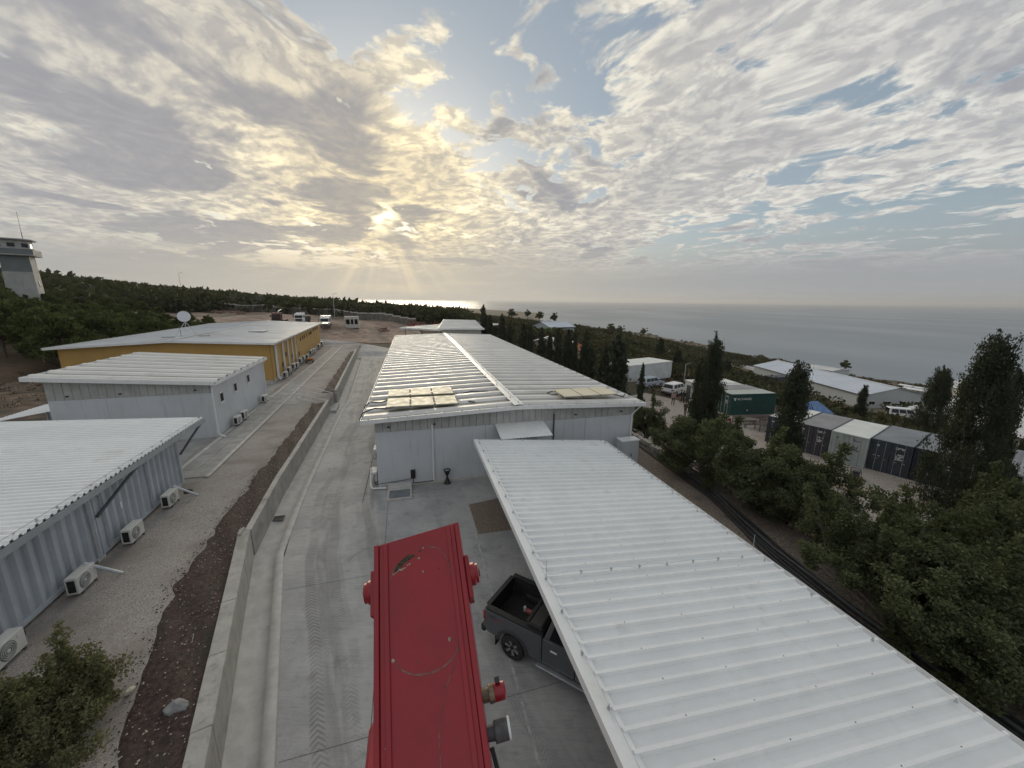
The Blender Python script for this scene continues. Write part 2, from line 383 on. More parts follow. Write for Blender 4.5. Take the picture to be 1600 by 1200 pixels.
def build_terrain():
    na, nr = 300, 190
    ang = np.linspace(0, 2*math.pi, na, endpoint=False); rad = np.concatenate([[0.6], 2.0*(1.0375**np.arange(nr))]); rad = rad[rad < 2100]
    nr = len(rad)
    X = rad[:, None]*np.sin(ang)[None]; Y = rad[:, None]*np.cos(ang)[None]; Zt = terrain(X, Y)
    V = np.stack([X, Y, Zt], 2).reshape(-1, 3)
    i, j = np.meshgrid(np.arange(nr-1), np.arange(na), indexing='ij'); j2 = (j+1) % na
    F = np.stack([i*na+j, (i+1)*na+j, (i+1)*na+j2, i*na+j2], 2).reshape(-1, 4)[:, ::-1]
    o = link(fast_mesh('ground', V, F), 'ground', terrain_mat(), smooth=True); tag(o, kind='structure')
build_terrain()

# ------------------------------------------------------------------ sea
def build_sea():
    m = bpy.data.materials.new('sea_water'); m.use_nodes = True; t = m.node_tree; t.nodes.clear(); w = NB(t)
    pos = w.n('ShaderNodeNewGeometry').outputs['Position']
    b = w.n('ShaderNodeBsdfPrincipled')
    n = w.noise(w.vm('MULTIPLY', pos, (1, .45, 1)), .004, 4, .6)
    w.put(b.inputs['Base Color'], w.mix(w.ss(n, .4, .65), (.17, .205, .24), (.19, .225, .255)))
    w.put(b.inputs['Roughness'], w.ss(n, .35, .65, .30, .42)); b.inputs['IOR'].default_value = 1.33
    bn = w.n('ShaderNodeBump'); bn.inputs['Strength'].default_value = .22; bn.inputs['Distance'].default_value = 1.0
    w.put(bn.inputs['Height'], w.m('ADD', w.noise(w.vm('MULTIPLY', pos, (1, 1.6, 1)), .12, 5, .62), w.m('MULTIPLY', w.noise(pos, .02, 3), 2.0))); w.put(b.inputs['Normal'], bn.outputs[0])
    t.links.new(b.outputs[0], w.n('ShaderNodeOutputMaterial').inputs[0])
    s = 60000
    o = MB().quad((-s, -s, -40), (s, -s, -40), (s, s, -40), (-s, s, -40)).build('sea', m); tag(o, kind='structure')
build_sea()

# ------------------------------------------------------------------ site: wall line, road, gutter, terrace
TZ1 = 1.1
WALL = [(-1.76, -2.0), (-6.61, 6.74), (-10.72, 14.14)] + [FB(-6.0, 22)[:2], FB(-5.75, 38.4)[:2], FB(-5.45, 42.0)[:2], FB(-5.9, 76)[:2]]
WA = np.array([toA(*p) for p in WALL]); WB = np.array([toB(*p) for p in WALL])
def wallA(u): return np.interp(u, WA[:, 1], WA[:, 0])
def wallB(u): return np.interp(u, WB[:, 1], WB[:, 0])

def road_mat():
    m = bpy.data.materials.new('road_concrete'); m.use_nodes = True; t = m.node_tree; t.nodes.clear(); w = NB(t)
    pos = w.n('ShaderNodeNewGeometry').outputs['Position']
    U, V, _ = w.xyz(w.n('ShaderNodeUVMap').outputs[0])
    n1 = w.noise(pos, .35, 6, .65); n2 = w.noise(pos, 2.2, 6, .65); n3 = w.noise(pos, 30, 4, .6)
    c = w.mix(w.ss(n1, .32, .68), (.345, .345, .345), (.50, .495, .485))
    c = w.mix(w.ss(n2, .5, .75, 0, .5), c, (.24, .24, .242))
    c = w.mix(w.ss(n2, .45, .25, 0, .45), c, (.48, .475, .465))
    c = w.mix(w.ss(n3, .3, .7, 0, .22), c, (.12, .12, .12))
    c = w.mix(w.ss(w.noise(pos, .9, 6, .7, .8), .55, .72, 0, .42), c, (.135, .135, .138))
    brush = w.noise(w.vm('MULTIPLY', pos, (1.2, 14, 1)), 1.0, 3)
    c = w.mix(w.ss(brush, .45, .7, 0, .16), c, (.16, .16, .16))
    wob = w.m('MULTIPLY', w.m('SUBTRACT', w.noise(w.comb(0, w.m('MULTIPLY', V, .11), 2), 1.0, 2), .5), 1.6)
    tot = None
    for i, (c0, amp, wd, st, drift) in enumerate([(.95, 1, .19, .42, 0), (1.18, .7, .16, .30, .008), (1.75, 1, .19, .40, .004), (2.05, 1.3, .15, .26, -.004), (2.75, .8, .17, .25, .012), (3.5, 1.2, .20, .42, -.01), (3.8, .9, .16, .30, .006), (4.25, 1.2, .2, .36, -.01), (5.6, .6, .22, .22, .03)]):
        L = w.m('SUBTRACT', w.m('MULTIPLY_ADD', wob, amp, U), w.m('MULTIPLY_ADD', V, drift, c0)); aL = w.m('ABSOLUTE', L)
        band = w.ss(aL, wd*1.25, wd*.7)
        ch = w.m('SINE', w.m('MULTIPLY', w.m('ADD', V, w.m('MULTIPLY', aL, .9)), 2*math.pi*(6.6+.5*i)))
        fade = w.ss(w.noise(w.comb(c0*9, w.m('MULTIPLY', V, .25), 0), 1.0, 4), .34, .62)
        b = w.m('MULTIPLY', w.m('MULTIPLY', band, fade), w.m('MULTIPLY', w.ss(ch, -.5, .7, .30, 1.0), st*1.3))
        tot = b if tot is None else w.m('MAXIMUM', tot, b)
    for c0, wd, st, dr in ((1.35, .55, .38, .004), (3.75, .6, .40, -.012), (6.3, .5, .22, .02)):       # rubber laid down in the wheel paths
        L = w.m('ABSOLUTE', w.m('SUBTRACT', w.m('MULTIPLY_ADD', wob, .9, U), w.m('MULTIPLY_ADD', V, dr, c0)))
        tot = w.m('MAXIMUM', tot, w.m('MULTIPLY', w.m('MULTIPLY', w.ss(L, wd, wd*.15), w.ss(w.noise(w.comb(w.m('MULTIPLY', U, 3.0), w.m('MULTIPLY', V, .3), c0), 1.0, 5, .6), .35, .62)), st))
    c = w.mix(tot, c, (.09, .09, .093))
    b = w.n('ShaderNodeBsdfPrincipled'); w.put(b.inputs['Base Color'], c); b.inputs['Roughness'].default_value = .8; b.inputs['Specular IOR Level'].default_value = .35
    bn = w.n('ShaderNodeBump'); bn.inputs['Strength'].default_value = .35; bn.inputs['Distance'].default_value = .01
    w.put(bn.inputs['Height'], w.m('ADD', n3, w.m('MULTIPLY', brush, .6))); w.put(b.inputs['Normal'], bn.outputs[0])
    t.links.new(b.outputs[0], w.n('ShaderNodeOutputMaterial').inputs[0]); return m
M_ROAD = road_mat()

def grid_sheet(name, rows, mat, uvs=None, kind='structure', parent=None, smooth=False):
    """rows: list of equal-length lists of points"""
    nr, nc = len(rows), len(rows[0]); V = np.array(rows, float).reshape(-1, 3)
    i, j = np.meshgrid(np.arange(nr-1), np.arange(nc-1), indexing='ij')
    F = np.stack([i*nc+j, i*nc+j+1, (i+1)*nc+j+1, (i+1)*nc+j], 2).reshape(-1, 4)
    me = fast_mesh(name, V, F)
    if uvs is not None:
        uv = me.uv_layers.new(name='UVMap'); U = np.array(uvs, np.float32).reshape(-1, 2)[F.ravel()]; uv.data.foreach_set('uv', U.ravel())
    o = link(me, name, mat, parent, smooth=smooth)
    if kind: o['kind'] = kind
    return o

def build_road():
    rows, uvs = [], []
    for u in np.linspace(-12, 78, 46):
        l = wallA(u)+1.12; r = 12.2
        vs = np.linspace(l, r, 14); rows.append([FA(v, u, 0.0) for v in vs]); uvs.append([(v-l, u) for v in vs])
    grid_sheet('road', rows, M_ROAD, uvs)
    # gutter channel along the foot of the wall, with a raised lip
    rows = []
    for u in np.linspace(-12, 76, 60):
        l = float(wallA(u))
        rows.append([FA(l-.05, u, .02), FA(l+.06, u, -.05), FA(l+.45, u, -.13), FA(l+.80, u, -.12), FA(l+.81, u, .045), FA(l+1.06, u, .05), FA(l+1.12, u, .045), FA(l+1.125, u, -.02)])
    grid_sheet('gutter', rows, M_CURB)
    # far service road that swings left behind the ochre block, draped on the ground
    rows, uvs = [], []
    for k, s in enumerate(np.linspace(0, 1, 26)):
        cx = -2.5 + (-30)*s**2.2; cy = 74 + 26*s - 6*s**3
        wd = 6.2 - 1.4*s; row = []
        for j in np.linspace(-1, 1, 12):
            x, y, _ = FB(cx+j*wd*(1-.5*s), cy+j*wd*.9*s); row.append((x, y, max(TZ(x, y)+.10, .012)))
        rows.append(row); uvs.append([(9+j*wd, cy) for j in np.linspace(-1, 1, 12)])
    grid_sheet('service_road', rows, M_ROAD, uvs, smooth=True)
    # expansion joints and the brown worn patch
    M_J = pm('joint_sealant', (.40, .40, .39), .8, var=.3, vs=5); M_JD = pm('joint_dark', (.10, .10, .10), .9, var=.3, vs=5)
    for n, (a, b, w_, mt) in enumerate([((2.42, -2), (2.5, 21.0), .035, M_J), ((-1.2, -8), (-1.6, 21), .009, M_JD), ((wallA(8)+1.2, 8), (10, 8.4), .006, M_JD), ((wallA(14)+1.2, 14), (2.4, 14.2), .006, M_JD), ((wallA(20.6)+1.2, 20.2), (2.4, 20.6), .007, M_JD),
                                       ((wallA(30)+1.2, 30), (-2.4, 30), .015, M_JD), ((wallA(38)+1.2, 38), (-2.4, 38), .015, M_JD), ((wallA(47)+1.2, 47), (-2.4, 47), .015, M_JD), ((-2.9, 20), (-2.9, 76), .02, M_JD)]):
        d = Vector((b[0]-a[0], b[1]-a[1])); p = Vector((-d.y, d.x)).normalized()*w_
        z = .004+.0006*n; mb = MB().quad(FA(a[0]-p.x, a[1]-p.y, z), FA(a[0]+p.x, a[1]+p.y, z), FA(b[0]+p.x, b[1]+p.y, z), FA(b[0]-p.x, b[1]-p.y, z))
        tag(mb.build('expansion_joint', mt), kind='structure')
    pts = [(2.55, 18.45), (4.9, 18.9), (4.9, 15.7), (2.6, 15.75)]
    o = MB().quad(*[FA(a, b, .011) for a, b in pts]).build('worn_patch', pm('brown_grit', (.20, .16, .125), .95, var=.5, vs=18, bump=.8, bs=30)); tag(o, kind='structure')
    o = grid_sheet('gravel_strip', [[FA(v, u, .018+.02*math.sin(u*2.1+v*3)) for v in np.linspace(11.4, 17.4, 7)] for u in np.linspace(-10, 76, 80)], pm('earthy_gravel', (.20, .165, .135), .95, var=.5, vs=12, bump=1, bs=22, col2=(.12, .10, .085), c2=(.48, .7), c2s=.5))
build_road()

def panel_wall(name, label, pts, top, thick, plen=2.4, base=-.1, group=None):
    """upright wall along pts (road face), made of cast panels"""
    x0, y0 = pts[0]; t = thing(name, label, 'wall', (x0, y0, 0), 0, group, (x0, y0, 0))
    for (ax, ay), (bx, by) in zip(pts[:-1], pts[1:]):
        L = math.hypot(bx-ax, by-ay); n = max(1, round(L/plen)); dx, dy = (bx-ax)/L, (by-ay)/L; nx, ny = -dy, dx
        for i in range(n):
            s0, s1 = L*i/n+.006, L*(i+1)/n-.006; tp = top+random.uniform(-.008, .008); th = thick+random.uniform(-.006, .006); k = random.uniform(-.006, .006)
            c = [(ax+dx*s0+nx*k, ay+dy*s0+ny*k), (ax+dx*s1+nx*k, ay+dy*s1+ny*k), (ax+dx*s1+nx*th, ay+dy*s1+ny*th), (ax+dx*s0+nx*th, ay+dy*s0+ny*th)]
            MB().prism(c, base, tp, 'z').build('wall_panel', M_CONC, t, bevel=.018)
    return t
panel_wall('retaining_wall', 'pale concrete retaining wall nearest the camera, between dark soil bed and road', WALL[:3], 1.28, .40)
panel_wall('retaining_wall', 'concrete retaining wall from the broken joint up to the stair gap', [(WALL[2][0]-.02, WALL[2][1]+.10)]+[tuple(p) for p in WALL[3:5]], 1.22, .26)
panel_wall('retaining_wall', 'farthest concrete retaining wall beyond the stair gap beside the road bend', [tuple(p) for p in WALL[5:]], 1.45, .26)
tag(MB().add([(-10.75, 13.6, 1.15), (-11.0, 13.7, 1.15), (-11.25, 14.2, 1.15), (-10.95, 14.3, 1.15), (-10.8, 13.68, 1.36), (-10.95, 13.74, 1.33), (-11.15, 14.1, 1.30), (-10.98, 14.2, 1.38)], [(0, 3, 2, 1), (4, 5, 6, 7), (0, 1, 5, 4), (1, 2, 6, 5), (2, 3, 7, 6), (3, 0, 4, 7)]).build('concrete_chunk', M_CONC, bevel=.03),
    'broken concrete chunk on top of the retaining wall where it bends', 'rubble')

def build_terrace():
    rows = []
    us = np.linspace(-14, 88, 60)
    for u in us:
        r = float(wallB(u))-.24 if u < 76 else -6.1
        row = [FB(-41.5, u, -.3)]+[FB(v, u, TZ1) for v in np.linspace(-41.5, r, 12)]+[FB(r, u, -.3)]
        rows.append(row)
    rows.append([FB(-41.5+35*j/13, 88.01, -.3) for j in range(14)])
    grid_sheet('terrace', rows, M_GRAVEL)
    def sheet(name, a0, a1, b0, b1, dz, mat, n=2):
        return grid_sheet(name, [[FB(a, b, TZ1+dz) for a in np.linspace(a0, a1, n)] for b in np.linspace(b0, b1, n)], mat)
    sheet('concrete_apron', -24, -12.0, 22.9, 30.4, .012, M_PAVE); sheet('concrete_apron', -14.5, -11.9, 42, 48.6, .012, M_PAVE)
    grid_sheet('bare_earth', [[FB(a, b, TZ1+.03+.05*math.sin(a*1.1)*math.cos(b*.8)+.03*random.random()) for a in np.linspace(-41.6, -25.5+1.2*math.sin(b*.5), 26)] for b in np.linspace(26, 88, 70)], pm('bare_earth', (.15, .105, .075), .97, var=.5, vs=1.2, bump=1.0, bs=6, col2=(.07, .062, .038), c2=(.48, .64), c2s=.45), smooth=True)
    sheet('stair_landing', -9.55, -8.4, 38.2, 42.2, .016, M_PAVE)
    # dark soil bed along the wall
    rows = []; U = np.linspace(-6, 75.5, 260); V = np.linspace(0, 1, 13)
    lb_u = [-6, 8.2, 9.7, 14, 19.5, 30, 45, 75]; lb_v = [-2.6, -5.85, -6.45, -7.40, -7.45, -7.2, -6.95, -6.95]
    for u in U:
        if 38.3 < u < 42.1: l = r = None
        l = np.interp(u, lb_u, lb_v)+.06*math.sin(u*1.3)+.04*math.sin(u*3.9+1)+.05*random.uniform(-1, 1); r = float(wallB(u))-.27
        gap = 1 if 38.2 < u < 42.2 else 0
        row = []
        for v in V:
            e = min(1, v*6)*1.0; x, y, _ = FB(l+(r-l)*v, u)
            row.append((x, y, TZ1-.02+(.05+.05*random.uniform(0, 1)+.035*math.sin(u*1.7+v*7))*e - (.14 if gap else 0)))
        rows.append(row)
    grid_sheet('soil_bed', rows, M_SOIL, smooth=True)
    # pebbles in the soil: nobody could count them
    C = []
    for k in range(1500):
        u = random.uniform(6, 75)**1.0 if k % 3 else random.uniform(7, 24); r = float(wallB(u))-.3; l = np.interp(u, lb_u, lb_v)-.1
        if 38 < u < 42.3: continue
        x, y, _ = FB(random.uniform(l, r), u); C.append((x, y, TZ1+.085))
    C = np.array(C); V, F = [], []
    oc = np.array([(1, 0, 0), (0, 1, 0), (-1, 0, 0), (0, -1, 0), (0, 0, .7), (0, 0, -.7)])
    of = np.array([(0, 1, 4), (1, 2, 4), (2, 3, 4), (3, 0, 4), (1, 0, 5), (2, 1, 5), (3, 2, 5), (0, 3, 5)])
    for i, c in enumerate(C):
        s = random.choice((.012, .016, .022, .03)); V.append(oc*s*RNG.uniform(.6, 1.3, (6, 3))+c); F.append(of+6*i)
    o = link(fast_mesh('pebbles', np.concatenate(V), np.concatenate(F)), 'pebbles', M_STONE); tag(o, 'pale pebbles strewn over the dark soil bed', 'pebbles', kind='stuff')
    C = []
    for k in range(700):                     # dark clods and grit that blur the edge of the bed
        u = random.uniform(7, 75) if k % 2 else random.uniform(7, 24)
        if 38 < u < 42.3: continue
        x, y, _ = FB(np.interp(u, lb_u, lb_v)+random.gauss(-.02, .13), u); C.append((x, y, TZ1+.015))
    V, F = [], []
    for i, c in enumerate(C):
        s = random.choice((.010, .014, .02, .03)); V.append(oc*s*RNG.uniform(.6, 1.3, (6, 3))+np.array(c)); F.append(of+6*i)
    o = link(fast_mesh('soil_clods', np.concatenate(V), np.concatenate(F)), 'soil_clods', M_SOIL); tag(o, 'dark clods scattered along the edge of the soil bed', 'soil', kind='stuff')
    C = []
    for k in range(2600):
        u = 8+20*random.random()**1.3; x, y, _ = FB(random.uniform(-10.3, float(np.interp(u, lb_u, lb_v))), u); C.append((x, y, TZ1+.004))
    V, F = [], []
    for i, c in enumerate(C):
        s = random.choice((.008, .011, .015, .022)); V.append(oc*s*RNG.uniform(.6, 1.3, (6, 3))+np.array(c)); F.append(of+6*i)
    o = link(fast_mesh('loose_gravel', np.concatenate(V), np.concatenate(F)), 'loose_gravel', pm('loose_stone', (.36, .32, .29), .95, var=.5, vs=9)); tag(o, 'loose gravel stones on the strip beside the container block', 'gravel', kind='stuff')
    # walkway: kerb lines and paving slabs
    kb = M_CURB
    for a, nm in ((-11.62, 'kerb'), (-9.78, 'kerb')):
        t = grid_sheet(nm, [[FB(a-.11, 23.2, TZ1+.05), FB(a+.11, 23.2, TZ1+.05)], [FB(a-.11+ (1.0 if a < -11 else .55), 84, TZ1+.05), FB(a+.11+(1.0 if a < -11 else .55), 84, TZ1+.05)]], kb)
    base = bpy.data.objects.new('walkway', None); COL.objects.link(base); base['kind'] = 'structure'; base.location = FB(0, 0, TZ1); base.rotation_euler = (0, 0, -TB)
    me = MB().box(-.415, .415, -.29, .29, 0, .035).mesh('paving_slab'); me.materials.append(M_PAVE)
    for i in range(100):
        u = 23.6+i*.6; sh = (u-23.2)/60.8
        for j in (0, 1):
            o = link(me, 'paving_slab', None, base, (-11.10+j*.85+sh*.78, u, random.uniform(-.004, .006)), (random.uniform(-.004, .004), random.uniform(-.004, .004), random.uniform(-.004, .004)))
build_terrace()

def rock(name, label, p, s, mat, seed, sq=(1, .8, .6)):
    bm = bmesh.new(); bmesh.ops.create_icosphere(bm, subdivisions=2, radius=1); rnd = random.Random(seed)
    for v in bm.verts: v.co = Vector((v.co.x*sq[0], v.co.y*sq[1], v.co.z*sq[2]))*s*(1+rnd.uniform(-.16, .16))
    me = bpy.data.meshes.new(name); bm.to_mesh(me); bm.free(); o = link(me, name, mat, None, (p[0], p[1], p[2]+s*sq[2]*.5)); return tag(o, label, 'rock')
x, y, _ = G(283, 1110, TZ1); rock('rock', 'large grey boulder half sunk in the soil against the retaining wall', (x-.1, y, TZ1), .26, pm('grey_rock', (.22, .22, .225), .9, var=.25, vs=5, bump=.4), 3, (1, .75, .5))
x, y, _ = G(203, 1083, TZ1); rock('rock', 'small cream stone lying beside the leafy shrub', (x, y, TZ1+.04), .10, pm('cream_rock', (.52, .48, .38), .9, var=.2, vs=6, bump=.4), 5, (.8, 1.2, .5))

def build_grate():
    x, y, _ = G(433, 811, -.06); t = thing('drain_grate', 'black iron drain grate set in the gutter by the wall', 'drain', (x, y, -.045), -TB)
    f = MB(); f.box(-.32, .32, -.22, -.18, 0, .03).box(-.32, .32, .18, .22, 0, .03).box(-.32, -.28, -.18, .18, 0, .03).box(.28, .32, -.18, .18, 0, .03).build('frame', M_DARK, t)
    me = MB().box(-.018, .018, -.18, .18, 0, .022).mesh('bar'); me.materials.append(M_DARK)
    for k in range(7): link(me, 'bar', None, t, (-.225+k*.075, 0, 0))
    MB().quad((-.28, -.18, .002), (.28, -.18, .002), (.28, .18, .002), (-.28, .18, .002)).build('pit', M_BLACK, t)
build_grate()

def build_stairs():
    t = thingF(FB, 'concrete_steps', 'concrete steps through the gap in the retaining wall', 'steps', -7, 40.2, 0)
    n = 6
    for i in range(n):
        MB().box(-8.4+i*.52, -8.4+(i+1)*.52+.02, 38.75, 41.7, -.1, TZ1-(i+1)*TZ1/(n+1)).build('step', M_CURB, t, bevel=.012)
    for k, (u, lab) in enumerate(((38.6, 'white pipe railing on the near side of the concrete steps'), (41.85, 'white pipe railing on the far side of the concrete steps'))):
        r = thingF(FB, 'stair_railing', lab, 'railing', -8.6, u, TZ1 if k == 0 else TZ1, 'railings beside the steps')
        v0, v1 = -9.6, -5.9; zz = lambda v: TZ1 if v < -8.4 else TZ1-(v+8.4)/3.2*TZ1
        for v in (v0, -8.4, -7.2, v1): MB().tube([(v, u, zz(v)-.02), (v, u, zz(v)+.95)], .036, 6).build('post', M_TRIM, r)
        MB().tube([(v0, u, TZ1+.95), (-8.4, u, TZ1+.95), (v1, u, zz(v1)+.95)], .036, 6).build('handrail', M_TRIM, r)
        MB().tube([(v0, u, TZ1+.5), (-8.4, u, TZ1+.5), (v1, u, zz(v1)+.5)], .03, 6).build('mid_rail', M_TRIM, r)
build_stairs()

# ------------------------------------------------------------------ profiled roof sheets
def sheet_mesh(name, L, nrib, pitch, h, base, top, mat, th=.004, stiff=False, pan_mat=None):
    """sheet lying in x (0..L) with ribs running along x, repeating in y"""
    prof = [(0, 0)]
    for i in range(nrib):
        c = (i+.5)*pitch
        if stiff: prof += [(c-pitch*.32, 0), (c-pitch*.30, .006), (c-pitch*.28, 0)]
        prof += [(c-base/2, 0), (c-top/2, h), (c+top/2, h), (c+base/2, 0)]
    prof.append((nrib*pitch, 0)); pan = []
    n = len(prof); mb = MB()
    vs = [(x, y, z) for x in (0, L) for y, z in prof]; mb.add(vs, [(i, i+1, n+i+1, n+i) for i in range(n-1)])
    me = bpy.data.meshes.new(name); me.from_pydata(mb.v, [], mb.f); me.materials.append(mat)
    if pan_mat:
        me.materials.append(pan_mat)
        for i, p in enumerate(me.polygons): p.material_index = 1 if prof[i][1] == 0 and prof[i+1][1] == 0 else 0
    return me
def lay_sheets(parent, name, me, x0, z0, x1, z1, ys):
    """lay copies of the sheet so that its x axis runs from (x0,z0) to (x1,z1)"""
    ox, oy, oz = ORG[parent]; sl = math.atan2(z1-z0, x1-x0)
    for y in ys:
        link(me, name, None, parent, (x0-ox, y-oy, z0-oz), (0, -sl, 0))

CLAMP = MB().box(-.012, .012, -.03, .03, 0, .05).box(-.035, .035, -.006, .006, .045, .085).box(-.01, .03, -.012, .012, .08, .10).mesh('clamp'); CLAMP.materials.append(M_GALV)
def clamps(parent, pts):
    ox, oy, oz = ORG[parent]
    for p in pts: link(CLAMP, 'clamp', None, parent, (p[0]-ox, p[1]-oy, p[2]-oz), (0, 0, random.uniform(0, 3)))

# ------------------------------------------------------------------ carport in front
def build_carport():
    t = thingF(FA, 'carport', 'white ribbed metal carport roof sheltering the grey pickup', 'carport', 7, 9, 0)
    V0, V1, Z0, Z1, U0, U1 = 3.0, 10.8, 3.2, 2.5, -.6, 19.45
    zz = lambda v: Z0+(Z1-Z0)*(v-V0)/(V1-V0)
    p = .36; nr = 3
    L = math.hypot(V1-V0-.34, zz(V1-.05)-zz(V0+.28)); me = sheet_mesh('roof_sheet', L, nr, p, .085, .105, .070, M_WHITE)
    ys = list(np.arange(U0, U1-.30-nr*p, nr*p)); lay_sheets(t, 'roof_sheet', me, V0+.28, zz(V0+.28), V1-.06, zz(V1-.06), ys)
    end = ys[-1]+nr*p
    # verge flashing on the high side, end flashing, gutter on the low side
    MB().prism([(V0, zz(V0)-.16), (V0+.02, zz(V0)-.16), (V0+.02, zz(V0)+.05), (V0+.31, zz(V0+.31)+.05), (V0+.36, zz(V0+.36)+.048), (V0+.36, zz(V0+.36)+.060), (V0, zz(V0)+.066)], U0, U1, 'y').build('verge_flashing', M_WHITE, t)
    MB().prism([(V0+.37, zz(V0+.37)-.15), (V1-.04, zz(V1)-.15), (V1-.04, zz(V1-.04)+.05), (V0+.37, zz(V0+.37)+.05)], end-.02, U1, 'y').build('end_flashing', M_WHITE, t)
    MB().prism([(V1-.05, Z1-.03), (V1-.05, Z1-.16), (V1+.14, Z1-.16), (V1+.14, Z1-.01), (V1+.125, Z1-.01), (V1+.125, Z1-.14), (V1-.035, Z1-.14), (V1-.035, Z1-.03)], U0, U1, 'y').build('gutter', M_TRIM, t)
    for u in (1.5, 7.0, 12.8, 18.6):
        for v in (4.9, 10.3): MB().box(v-.06, v+.06, u-.06, u+.06, 0, zz(v)-.19).build('post', M_GALV, t, bevel=.01)
        MB().prism([(V0+.05, zz(V0+.05)-.19), (V1-.1, zz(V1-.1)-.19), (V1-.1, zz(V1-.1)-.045), (V0+.05, zz(V0+.05)-.045)], u-.05, u+.05, 'y').build('beam', M_GALV, t)
    # earthing wire and its clips
    M_W = M_GALV; r = .005
    a = [(V0+.22, u, zz(V0+.22)+.155) for u in np.arange(U0, U1-.1, .6)]; MB().tube(a, r, 4).build('earth_wire', M_W, t)
    clamps(t, [(V0+.22, u, zz(V0+.22)+.058) for u in np.arange(.4, U1-.1, 1.15)])
    b = [(V0+.25, 8.55, zz(V0+.25)+.15)]+[(v, 8.55+.06*math.sin(v*5), zz(v)+.175-.02*(k % 2)) for k, v in enumerate(np.arange(3.5, 10.7, .5))]; MB().tube(b, r, 4).build('earth_wire', M_W, t)
    clamps(t, [(v, 8.55, zz(v)+.08) for v in np.arange(4.3, 10.4, .93)])
    c = [(V1-.3, u, zz(V1-.3)+.175) for u in np.arange(U0, U1-.1, .6)]; MB().tube(c, r, 4).build('earth_wire', M_W, t)
    clamps(t, [(V1-.3, u, zz(V1-.3)+.08) for u in np.arange(.8, U1-.2, 1.5)])
    d = [(v, U1-.14, zz(v)+.14) for v in np.arange(V0+.2, V1-.2, .6)]; MB().tube(d, r, 4).build('earth_wire', M_W, t)
    clamps(t, [(v, U1-.14, zz(v)+.05) for v in np.arange(V0+.3, V1-.2, 1.2)])
    for v, u in ((V0+.24, 8.5), (V1-.12, 8.9)): MB().tube([(v, u, zz(v)+.05), (v+.01, u+.02, zz(v)+.62)], [.011, .006], 6).build('air_rod', M_GALV, t)
    # self-drilling screws with washers
    sc = MB().lathe([(.012, 0), (.012, .004), (.007, .005), (.006, .012)], 6).mesh('screw'); sc.materials.append(M_DARK)
    ox, oy, oz = ORG[t]
    for v in (4.6, 6.2, 7.8, 9.4):
        for u in np.arange(U0+p*.5, 12, p*2): link(sc, 'screw', None, t, (v-ox+random.uniform(-.03, .03), u-oy, zz(v)+.086-oz))
build_carport()

# ------------------------------------------------------------------ air conditioner, built once
def make_ac(first_label):
    t = thing('air_conditioner', first_label, 'air conditioner', (0, 0, 0), 0, 'outdoor air conditioner units')
    MB().box(-.16, .16, -.42, .42, .06, .64).build('casing', M_AC, t, bevel=.02)
    g = MB().lathe([(.23, .158), (.245, .166), (.23, .172), (.0, .170)], 24, (.0, -.10, .35), 'x'); gr = g.build('fan_grille', M_GRILLE, t, smooth=True)
    MB().lathe([(.055, .166), (.05, .178), (.0, .18)], 12, (0, -.10, .35), 'x').build('hub', M_AC, gr)
    for r_ in (.10, .15, .20): MB().tube([(.176, -.10+r_*math.cos(q), .35+r_*math.sin(q)) for q in np.linspace(0, 2*math.pi, 21)], .006, 4, False).build('guard_ring', M_AC, gr)
    MB().box(-.10, .10, -.426, -.418, .14, .56).build('side_vent', M_BLACK, t)
    MB().box(.158, .168, .20, .38, .46, .56).build('badge_plate', M_AC, t)
    for y in (-.3, .3): MB().box(-.19, .19, y-.03, y+.03, 0, .06).build('foot', M_DARK, t)
    MB().tube([(-.05, .42, .5), (-.02, .56, .48), (.0, .62, .30), (-.1, .7, .05)], .022, 6).build('pipe', M_HOSE, t)
    return t
AC0 = make_ac('x'); AC_USED = [False]
def ac(loc, rz, label, s=1.0, duct=False):
    if not AC_USED[0]: o = AC0; AC_USED[0] = True; o.location = loc; o.rotation_euler = (0, 0, rz); o.scale = (s,)*3
    else: o = copy_tree(AC0, None, loc, rz, s)
    o['label'] = label; return o
def acB(v, u, z, label, s=1.0): return ac(FB(v, u, z), -TB, label, s)

def text_mesh(s, size, mat, parent, loc, rot, name='lettering', ext=.002, sx=1.0):
    cu = bpy.data.curves.new('txt', 'FONT'); cu.body = s; cu.size = size; cu.extrude = ext
    o = bpy.data.objects.new('txt', cu); COL.objects.link(o)
    dg = bpy.context.evaluated_depsgraph_get(); me = bpy.data.meshes.new_from_object(o.evaluated_get(dg)); bpy.data.objects.remove(o)
    ob = link(me, name, None, parent, loc, rot); me.materials.clear(); me.materials.append(mat); ob.scale = (sx, 1, 1); return ob

